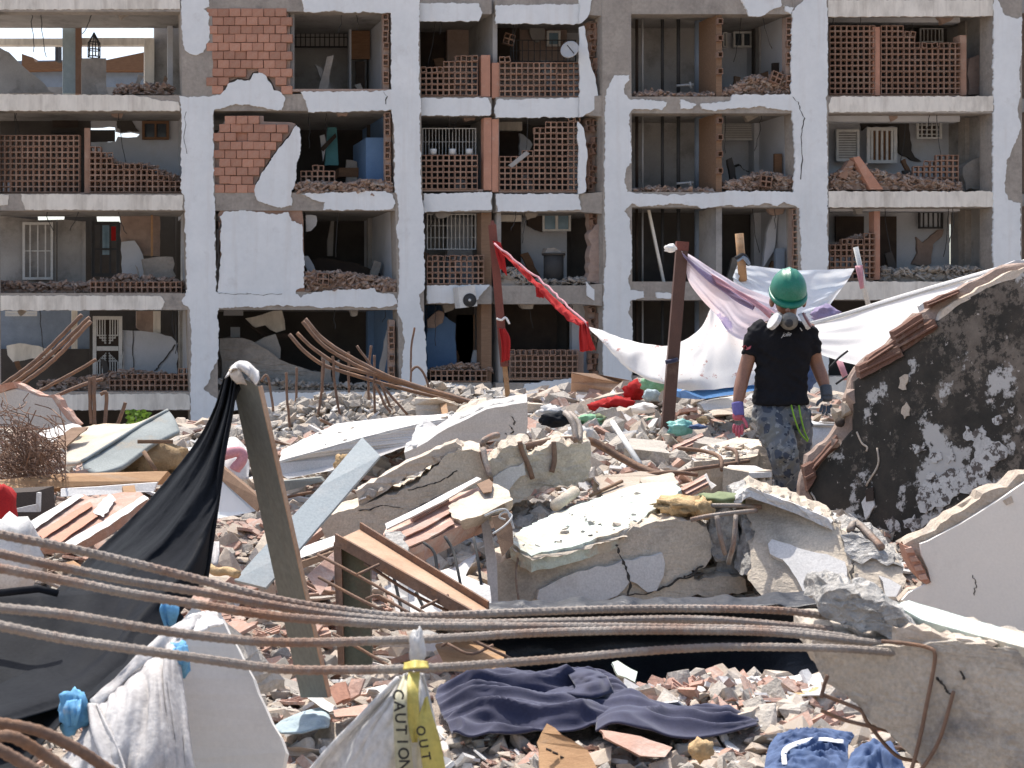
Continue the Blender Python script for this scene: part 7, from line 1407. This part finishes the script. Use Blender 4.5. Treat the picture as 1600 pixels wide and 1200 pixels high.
# leafy sprig behind the mattress
sp_ = empty('leafy_plant', P(212,665,13.0), 'small bright green leafy sprig behind the mattress', 'plant')
rnd = random.Random(6)
for i in range(70):
    c = P(200+rnd.uniform(0,32), 644+rnd.uniform(0,20), 13.0+rnd.uniform(-.15,.15)); a = Vector((rnd.uniform(-1,1), rnd.uniform(-1,.3), rnd.uniform(-.3,1))).normalized()*.055; b = a.cross(Vector((rnd.uniform(-1,1), 1, rnd.uniform(-1,1)))).normalized()*.022
    bm = bmesh.new(); bm.faces.new([bm.verts.new(q) for q in (c, c+a*.5+b, c+a, c+a*.5-b)]); bm_obj('leaf', bm, m_leaf, sp_)
tube('stem', [P(215,690,13.0), P(214,668,13.0), P(212,648,13.0)], .008, m_olive, sp_)
# ---------------------------------------------------------------- standing and bent rebars
SR = [([(408,595),(416,586),(421,600),(427,640),(430,664)],14.0,'hooked rebar nearest the steel post'), ([(447,582),(450,640),(455,680)],13.6,'straight rebar second from the steel post'), ([(464,574),(463,600),(462,650)],14.2,'straight rusty rebar third from the steel post'), ([(506,562),(504,600),(498,640),(494,668)],13.8,'bowed rebar just right of the third'), ([(505,560),(503,600),(507,638)],14.2,'rebar with hooked head near the bundle'), ([(520,556),(523,600),(533,660)],13.8,'rebar leaning right with hooked head'), ([(545,550),(545,600),(548,635)],14.3,'straight rebar mid row'), ([(558,540),(590,590),(612,642)],14.0,'thin slanting rebar crossing the bundle'), ([(580,540),(576,580),(576,630)],14.2,'upright rebar with rounded cap'), ([(585,555),(585,620),(586,652)],13.8,'tall straight rebar left of the white column'), ([(586,600),(600,630),(610,645)],13.6,'low slanting rebar left of the white column'), ([(596,600),(612,620),(637,648)],13.6,'lowest slanting rebar beside the pale gravel'), ([(648,512),(643,540),(642,600)],14.4,'tall thin rebar with bent tip before the white column'), ([(647,574),(642,580),(652,573),(665,590),(676,625)],14.2,'arching thin rebar beside the concrete stub'), ([(140,590),(141,630),(143,662)],12.4,'left rod of the tied rebar stub'), ([(147,588),(147,630),(148,662)],12.4,'right rod of the tied rebar stub'), ([(157,616),(166,614),(166,640),(164,664)],12.4,'short hooked rod beside the tied rebar stub'), ([(196,629),(190,645),(183,664)],12.6,'short slanting rod left of the leafy sprig'), ([(80,622),(120,605),(160,592)],12.5,'rod lying through the tied rebar stub'), ([(60,612),(110,585),(150,562)],13.2,'single long rod sloping up below the left bundle')]
for pts, Y, lb in SR:
    T(tube('rebar', [P(x, y, Y) for x, y in pts], (.013 if Y < 14.4 else .011) if pts[0][0] > 300 else .017, m_rust, None, n=24, sides=7, wob=.006, seed=int(pts[0][0])), lb, 'rebar', 'rebars standing out of the heap')
for i, pts in enumerate(([(0,605),(60,560),(128,492)], [(4,612),(70,562),(140,496)], [(14,614),(80,566),(142,502)])):
    T(tube('rebar', [P(x, y, 13.2-.1*i) for x, y in pts], .019, m_rust, None, n=30, sides=7, rib=.15, pitch=.05), ('upper', 'middle', 'lower')[i] + ' rod of the bundle sloping up at the far left', 'rebar', 'rebar bundle at the far left')
for i, pts in enumerate(([(452,522),(475,548),(505,570),(540,582),(600,600),(680,620),(760,636)], [(464,520),(490,545),(530,570),(580,585),(650,606),(750,632)], [(473,502),(500,535),(540,562),(590,585),(650,603),(740,628)], [(477,498),(505,530),(545,556),(600,585),(660,606),(755,634)])):
    T(tube('rebar', [P(x, y, 13.9-.08*i) for x, y in pts], .018, m_rust, None, n=44, sides=7, rib=.15, pitch=.05), ('lowest', 'second lowest', 'second highest', 'highest')[i] + ' rod of the bent bundle curving down before the second bay', 'rebar', 'bent rebar bundle in the middle')
bpy.data.objects.remove(bpy.data.objects['missing']) if 'missing' in bpy.data.objects else None
# ---------------------------------------------------------------- the worker
from mathutils.bvhtree import BVHTree
PY = 9.4
m_skin = M('tanned skin', (.27,.135,.085), (.23,.11,.068), sc=7, bump=.05, bs=80, rough=.45, spec=.45)
m_shirt = M('black t-shirt jersey', (.010,.010,.012), (.014,.014,.017), sc=5, bump=.08, bs=140, rough=.9, spec=.15)
m_helm = M('green helmet shell', (.010,.17,.105), (.012,.155,.095), sc=6, bump=.02, rough=.42, spec=.45, dirt=(.06,.20,.145), dsc=9, dlo=.5, dhi=.8)
m_gpink = M('pink glove rubber', (.50,.12,.15), (.44,.10,.13), sc=12, bump=.2, bs=90, rough=.6); m_gpurp = M('purple glove cuff', (.16,.14,.36), (.13,.115,.30), sc=9, bump=.2, bs=120, rough=.9)
m_ggrey = M('dark grey glove', (.060,.068,.078), (.085,.095,.11), sc=8, bump=.2, bs=90, rough=.6); m_mask = M('grey respirator rubber', (.19,.185,.165), (.14,.135,.12), sc=5, bump=.05, rough=.5)
m_filter = M('white filter disc', (.55,.55,.545), (.46,.46,.46), sc=5, bump=.05, rough=.7); m_fpink = M('filter holder', (.25,.12,.12), bump=.05, rough=.5); m_lime = M('lime cord', (.30,.55,.06), bump=0)
m_camo = bpy.data.materials.new('blue grey camouflage'); m_camo.use_nodes = True
def _camo():
    nt = m_camo.node_tree; N = nt.nodes; L_ = nt.links; pr = N['Principled BSDF']; pr.inputs['Roughness'].default_value = .9
    tc = N.new('ShaderNodeTexCoord'); prev = None
    def layer(kind, sc, lo, hi, col, off):
        nonlocal prev
        mp = N.new('ShaderNodeMapping'); mp.inputs['Location'].default_value = (off, off*.7, -off); L_.new(tc.outputs['Object'], mp.inputs[0])
        if kind == 'v':
            n0 = N.new('ShaderNodeTexNoise'); n0.inputs['Scale'].default_value = 9; L_.new(mp.outputs[0], n0.inputs[0])
            mx = N.new('ShaderNodeVectorMath'); mx.operation = 'MULTIPLY_ADD'; L_.new(n0.outputs['Color'], mx.inputs[0]); mx.inputs[1].default_value = (.09,.09,.09); L_.new(mp.outputs[0], mx.inputs[2])
            n = N.new('ShaderNodeTexVoronoi'); n.inputs['Scale'].default_value = sc; L_.new(mx.outputs[0], n.inputs['Vector']); f = n.outputs['Distance']
        else:
            n = N.new('ShaderNodeTexNoise'); n.inputs['Scale'].default_value = sc; n.inputs['Detail'].default_value = 3; L_.new(mp.outputs[0], n.inputs[0]); f = n.outputs[0]
        r = N.new('ShaderNodeMapRange'); r.inputs[1].default_value = lo; r.inputs[2].default_value = hi; L_.new(f, r.inputs[0])
        x = N.new('ShaderNodeMix'); x.data_type = 'RGBA'; L_.new(r.outputs[0], x.inputs[0])
        if prev is None: x.inputs[6].default_value = (.13,.14,.15,1)
        else: L_.new(prev, x.inputs[6])
        x.inputs[7].default_value = (*col, 1); prev = x.outputs[2]
    layer('n', 8, .48, .55, (.15,.15,.135), 3); layer('n', 13, .56, .60, (.20,.205,.205), 7); layer('v', 11, .42, .37, (.050,.060,.080), 1); layer('v', 19, .27, .23, (.030,.036,.050), 5); layer('n', 30, .60, .64, (.24,.245,.24), 9)
    L_.new(prev, pr.inputs['Base Color'])
    b = N.new('ShaderNodeBump'); b.inputs['Strength'].default_value = .15; n = N.new('ShaderNodeTexNoise'); n.inputs['Scale'].default_value = 120; L_.new(tc.outputs['Object'], n.inputs[0]); L_.new(n.outputs[0], b.inputs['Height']); L_.new(b.outputs[0], pr.inputs['Normal'])
_camo()
def bake(o):
    """the object's evaluated mesh, modifiers applied"""
    dg = bpy.context.evaluated_depsgraph_get(); dg.update(); me = bpy.data.meshes.new_from_object(o.evaluated_get(dg)); old = o.data
    o.modifiers.clear(); o.data = me; return o
def skinned(name, nodes, edges, m, parent=None, sub=2, root=0):
    me = bpy.data.meshes.new(name); me.from_pydata([n[0] for n in nodes], edges, [])
    o = bpy.data.objects.new(name, me); COL.objects.link(o)
    md = o.modifiers.new('skin', 'SKIN'); md.use_smooth_shade = True
    if not me.skin_vertices: me.skin_vertices.new() if hasattr(me.skin_vertices, 'new') else None
    for i, n in enumerate(nodes):
        r = n[1] if isinstance(n[1], tuple) else (n[1], n[1]); sv = me.skin_vertices[0].data[i]; sv.radius = r; sv.use_root = (i == root)
    ss = o.modifiers.new('sub', 'SUBSURF'); ss.levels = sub; ss.render_levels = sub
    bake(o); o.data.materials.clear(); o.data.materials.append(m)
    for p in o.data.polygons: p.use_smooth = True
    if parent is not None: o.parent = parent; o.matrix_parent_inverse = parent.matrix_basis.inverted()
    return o
def pp(x, y, dy=0.0): return P(x, y, PY+dy)
# body: one continuous skin
nodes = [(pp(1220,636), .125), (pp(1221,600), .115), (pp(1223,560), .125), (pp(1226,522), .12), (pp(1229,502,-.01), .062), (pp(1230,489,-.03), .056), (pp(1231,474,-.05), .085), (pp(1231,456,-.05), .098), (pp(1231,438,-.03), .085),
 (pp(1186,516), .062), (pp(1173,548), .054), (pp(1162,584,-.01), .049), (pp(1157,604,-.05), .050), (pp(1152,636,-.10), .032),
 (pp(1264,516), .062), (pp(1270,544), .054), (pp(1276,570,.03), .049), (pp(1284,588,-.01), .050), (pp(1290,609,-.05), .032),
 (pp(1202,650), .088), (pp(1216,688,-.16), .075), (pp(1226,716,-.23), .060), (pp(1227,755,-.14), .052), (pp(1229,806,-.05), .040), (pp(1226,820,-.18), .036),
 (pp(1240,650), .088), (pp(1247,688,.05), .072), (pp(1247,718,.12), .056), (pp(1241,758,.36), .046), (pp(1236,795,.56), .040), (pp(1234,808,.44), .036),
 (pp(1231,483,-.125), .060)]
edges = [(0,1),(1,2),(2,3),(3,4),(4,5),(5,6),(6,7),(7,8),(3,9),(9,10),(10,11),(11,12),(12,13),(3,14),(14,15),(15,16),(16,17),(17,18),(0,19),(19,20),(20,21),(21,22),(22,23),(23,24),(0,25),(25,26),(26,27),(27,28),(28,29),(29,30),(6,31)]
person = skinned('person', nodes, edges, m_skin)
tag(person, 'person in green hard hat, black t-shirt and camouflage trousers walking over rubble, head bowed', 'person')
def blob(name, c, r, m, sub=2, parent=person, rot=None):
    bm = bmesh.new(); bmesh.ops.create_icosphere(bm, subdivisions=sub, radius=1)
    for v in bm.verts:
        q = Vector((v.co.x*r[0], v.co.y*r[1], v.co.z*r[2])); v.co = (rot @ q if rot else q) + c
    return bm_obj(name, bm, m, parent, True)
for x, s in ((1206,-1), (1256,1)): blob('ear', pp(x,472,-.02), (.018,.026,.036), m_skin)
for x in (1223, 1239): blob('eye', pp(x,475,-.148), (.012,.01,.009), m_filter)
blob('nose', pp(1231,485,-.165), (.015,.018,.020), m_skin); blob('mouth', pp(1231,491,-.158), (.022,.012,.007), m_gpink)
# garments: lofted rings, welded by a voxel remesh, then creased
def loft(bm, rings, sides=28, cap=True):
    prev = None
    for c, a, b in rings:
        r = [bm.verts.new(c + a*math.cos(2*math.pi*k/sides) + b*math.sin(2*math.pi*k/sides)) for k in range(sides)]
        if prev:
            for k in range(sides): bm.faces.new((prev[k], prev[(k+1)%sides], r[(k+1)%sides], r[k]))
        elif cap: bm.faces.new(list(reversed(r)))
        prev = r
    if cap: bm.faces.new(prev)
def limb_rings(pts):
    """pts: (point, radius)"""
    out = []
    for i, (p, r) in enumerate(pts):
        t = (pts[min(i+1, len(pts)-1)][0]-pts[max(i-1, 0)][0]).normalized(); a = t.cross(Vector((0,1,0))).normalized(); b = t.cross(a)
        out.append((p, a*r, b*r))
    return out
def garment_mesh(name, bm, m, fold, parent, voxel=.011, keep=None):
    o = bm_obj(name, bm, m, None); md = o.modifiers.new('weld', 'REMESH'); md.mode = 'VOXEL'; md.voxel_size = voxel; md.use_smooth_shade = True
    sm = o.modifiers.new('smooth', 'SMOOTH'); sm.iterations = 5; sm.factor = .5
    bake(o); me = o.data
    for v in me.vertices: v.co = v.co + v.normal*fold(v.co)
    me.materials.clear(); me.materials.append(m)
    for p in me.polygons: p.use_smooth = True
    o.parent = parent; o.matrix_parent_inverse = parent.matrix_basis.inverted(); return o
U = FPX/PY                                        # pixels per metre at the worker
X_ = lambda w: Vector((w/U, 0, 0)); D_ = lambda d: Vector((0, d, 0))
bm = bmesh.new()
loft(bm, [(pp(1229,494,.0), X_(15), D_(.07)), (pp(1228,500), X_(20), D_(.08)), (pp(1227,505), X_(38), D_(.10)), (pp(1226,513), X_(49), D_(.115)), (pp(1225,530,-.005), X_(48), D_(.135)), (pp(1223,556,-.01), X_(44), D_(.135)), (pp(1221,585,-.01), X_(41), D_(.125)), (pp(1220,610), X_(41), D_(.125)), (pp(1219,624), X_(44), D_(.145)), (pp(1219,633), X_(45), D_(.152))])
loft(bm, limb_rings([(pp(1198,516), .085), (pp(1184,522), .082), (pp(1177,538), .069), (pp(1173,556,-.005), .064)]), 20); loft(bm, limb_rings([(pp(1252,516), .085), (pp(1262,522), .082), (pp(1267,536), .069), (pp(1270,552,.01), .064)]), 20)
def sf_(c):
    k = noise.noise(Vector((c.x*7, c.y*5, c.z*16+c.x*9))); k2 = noise.noise(Vector((c.x*16, c.y*9, c.z*26-c.x*20)))
    return .011*(1-abs(k)*2.2) + .005*(1-abs(k2)*2) - .008
shirt = garment_mesh('t_shirt', bm, m_shirt, sf_, person)
bm = bmesh.new()
loft(bm, [(pp(1219,616), X_(36), D_(.10)), (pp(1219,634), X_(40), D_(.122)), (pp(1219,648), X_(44), D_(.14)), (pp(1220,658), X_(43), D_(.13))])
loft(bm, limb_rings([(pp(1201,645), .115), (pp(1207,664,-.07), .116), (pp(1217,690,-.16), .105), (pp(1226,715,-.23), .092), (pp(1228,740,-.18), .084), (pp(1228,770,-.11), .080), (pp(1229,800,-.06), .084), (pp(1229,812,-.05), .082)]), 22)
loft(bm, limb_rings([(pp(1241,645), .11), (pp(1245,668,.02), .102), (pp(1247,694,.07), .090), (pp(1247,718,.12), .080), (pp(1241,758,.36), .074), (pp(1236,795,.56), .074)]), 22)
def tf_(c):
    k = noise.noise(Vector((c.x*9, c.y*6, c.z*13-c.x*10))); k2 = noise.noise(Vector((c.x*20, c.y*12, c.z*30+c.x*14)))
    return .015*(1-abs(k)*2.3) + .006*(1-abs(k2)*2) - .008
trous = garment_mesh('trousers', bm, m_camo, tf_, person)
for pts in ([(1229,812,-.04),(1227,820,-.12),(1224,824,-.21)], [(1236,800,.57),(1234,806,.48),(1232,810,.40)]): tube('boot', [pp(*p) for p in pts], .052, m_dark, person, n=8, sides=12)
# prints on the shirt follow the cloth
bvh = BVHTree.FromPolygons([v.co for v in shirt.data.vertices], [list(p.vertices) for p in shirt.data.polygons])
def on_shirt(x, y, off=.004):
    e = Vector((0,0,ZC)); d = (P(x, y, PY)-e).normalized(); hit = bvh.ray_cast(e, d)
    return (hit[0]-d*off) if hit[0] is not None else P(x, y, PY-.14)
cu = bpy.data.curves.new('t', 'FONT'); cu.body = 'jolie'; cu.size = 1; cu.shear = .45; cu.align_x = 'CENTER'; cu.resolution_u = 4; cu.space_character = .86
ob = bpy.data.objects.new('t', cu); COL.objects.link(ob); dg = bpy.context.evaluated_depsgraph_get(); me = bpy.data.meshes.new_from_object(ob.evaluated_get(dg)); bpy.data.objects.remove(ob)
for v in me.vertices: v.co = on_shirt(1228.5+v.co.x*10.2, 525.5-v.co.y*9.5-v.co.x*1.0)
me.materials.clear(); link('shirt_lettering', me, m_wprint, person)
bm = bmesh.new(); bm.faces.new([bm.verts.new(on_shirt(x, y)) for x, y in ((1159,541),(1165,539),(1168,543),(1174,540),(1172,545),(1167,547),(1162,545))]); bm_obj('sleeve_emblem', bm, m_gpink, person)
for pts in ([(1258,502),(1265,508)], [(1255,506),(1260,514)], [(1250,512),(1253,517)]): tube('shoulder_print', [on_shirt(x, y, .003) for x, y in pts], .004, m_wprint, person, sides=5, n=4)
# helmet, tipped forward with the bowed head
R_h = Matrix.Rotation(math.radians(35), 3, 'X') @ Matrix.Rotation(math.radians(-4), 3, 'Z')
hc = pp(1231.5, 454, -.045)
bm = bmesh.new(); nu, nv = 36, 12; prev = None
for j in range(nv+1):
    ph = math.pi/2*j/nv; ring = []
    for i in range(nu):
        th = 2*math.pi*i/nu; rx, ry, rz = .121, .148, .147
        x, y, z = rx*math.cos(th)*math.cos(ph)**.92, ry*math.sin(th)*math.cos(ph)**.92, rz*math.sin(ph)
        rd = .010*math.exp(-(x/.014)**2)+.006*math.exp(-((abs(x)-.045)/.01)**2); k = min(1, ph*2.2)
        ring.append(bm.verts.new(R_h @ Vector((x, y, z + rd*k)) + hc) if j < nv or i == 0 else ring[0])
    if prev:
        for i in range(nu):
            a, b, c, d = prev[i], prev[(i+1)%nu], ring[(i+1)%nu], ring[i]
            bm.faces.new((a, b, c, d) if c is not d else (a, b, c))
    prev = ring
helm = bm_obj('helmet', bm, m_helm, person, True); md = helm.modifiers.new('t', 'SOLIDIFY'); md.thickness = .004
bm = bmesh.new(); prev = None; N_ = 48; first = None
for i in range(N_):
    th = 2*math.pi*i/N_; fr = max(0, -math.sin(th)); out = .006 + .022*fr**1.5
    a = Vector((.121*math.cos(th), .150*math.sin(th), 0)); d = Vector((math.cos(th), math.sin(th), 0))
    r = [bm.verts.new(R_h @ q + hc) for q in (a*.985+Vector((0,0,.006)), a*.985+Vector((0,0,-.012)), a+d*out+Vector((0,0,-.018-.012*fr)), a+d*out+Vector((0,0,-.010-.010*fr)))]
    if prev:
        for k in range(4): bm.faces.new((prev[k], prev[(k+1)%4], r[(k+1)%4], r[k]))
    else: first = r
    prev = r
for k in range(4): bm.faces.new((prev[k], prev[(k+1)%4], first[(k+1)%4], first[k]))
bm_obj('helmet_brim', bm, m_helm, helm, True)
# half mask hanging under the chin
rp_ = Matrix.Rotation(math.radians(18), 3, 'X')
mask = blob('respirator', pp(1233,502,-.185), (.060,.050,.060), m_mask, 3, rot=rp_)
blob('valve', pp(1233,505,-.235), (.028,.016,.028), m_dgrill, 2, mask)
def disc(name, c, axis, r, h, m, parent):
    axis = axis.normalized(); tube(name, [c-axis*h/2, c+axis*h/2], r, m, parent, sides=22, smooth=False)
ax = Vector((-.80,-.22,.50)); disc('filter', pp(1210,502,-.175), ax, .060, .028, m_filter, mask); disc('filter_holder', pp(1214,499,-.16), ax, .050, .03, m_mask, mask)
ax = Vector((.82,-.26,.48)); disc('filter', pp(1257,502,-.175), ax, .060, .022, m_filter, mask); disc('filter_holder', pp(1260,500,-.17), ax, .054, .020, m_fpink, mask)
for pts in ([(1214,492,-.12),(1206,490,-.03),(1208,494,.06)], [(1248,492,-.12),(1258,490,-.03),(1254,494,.06)]): tube('strap', [pp(*p) for p in pts], .006, m_mask, mask, n=8, sides=5)
def glove(name, wrist, palm, tips, thumb, m, cuff_m=None, cuff=None, w=.040):
    """palm with four bent fingers of different length and a thumb from its side"""
    g = skinned(name, [(wrist, .034), (wrist.lerp(palm, .5), (.043, .030)), (palm, (.045, .028))], [(0,1),(1,2)], m, person, 2)
    for i, ch in enumerate(tips + [thumb]):
        skinned('thumb' if i == 4 else 'finger', [(p, r) for p, r in ch], [(k, k+1) for k in range(len(ch)-1)], m, g, 2)
    if cuff: tube('cuff', cuff, .040, cuff_m, g, n=10, sides=16, taper=.96, wob=.002)
    return g
h = lambda x, y, d: pp(x, y, d)
glove('glove', h(1153,640,-.11), h(1154,658,-.13), [
 [(h(1148,662,-.13), .0105), (h(1146,670,-.14), .0105), (h(1147,677,-.12), .009)], [(h(1152,664,-.14), .011), (h(1150,674,-.155), .0108), (h(1151,682,-.14), .009)],
 [(h(1156,664,-.145), .011), (h(1155,675,-.165), .0108), (h(1155,684,-.15), .009)], [(h(1160,662,-.145), .011), (h(1160,672,-.17), .0105), (h(1159,680,-.16), .009)]],
 [(h(1160,652,-.14), .013), (h(1165,660,-.17), .012), (h(1168,669,-.18), .010)], m_gpink, m_gpurp, [h(1152,630,-.095), h(1153,641,-.11), h(1154,650,-.12)])
glove('glove', h(1291,613,-.06), h(1292,628,-.09), [
 [(h(1298,632,-.08), .0105), (h(1299,640,-.11), .0105), (h(1295,645,-.14), .009)], [(h(1294,634,-.09), .011), (h(1294,643,-.125), .0108), (h(1290,648,-.15), .009)],
 [(h(1289,634,-.10), .011), (h(1288,643,-.135), .0108), (h(1285,647,-.16), .009)], [(h(1285,632,-.105), .011), (h(1283,640,-.14), .0105), (h(1281,644,-.16), .009)]],
 [(h(1285,624,-.10), .013), (h(1279,628,-.13), .012), (h(1276,634,-.15), .010)], m_ggrey, m_ggrey, [h(1290,604,-.045), h(1291,612,-.06), h(1292,620,-.075)])
for pts in ([(1236,632,-.13),(1242,655,-.15),(1250,676,-.13),(1262,690,-.12)], [(1248,633,-.12),(1252,655,-.13),(1257,674,-.12),(1263,688,-.12)]): tube('cord', [pp(*p) for p in pts], .0055, m_lime, person, n=16, sides=6)
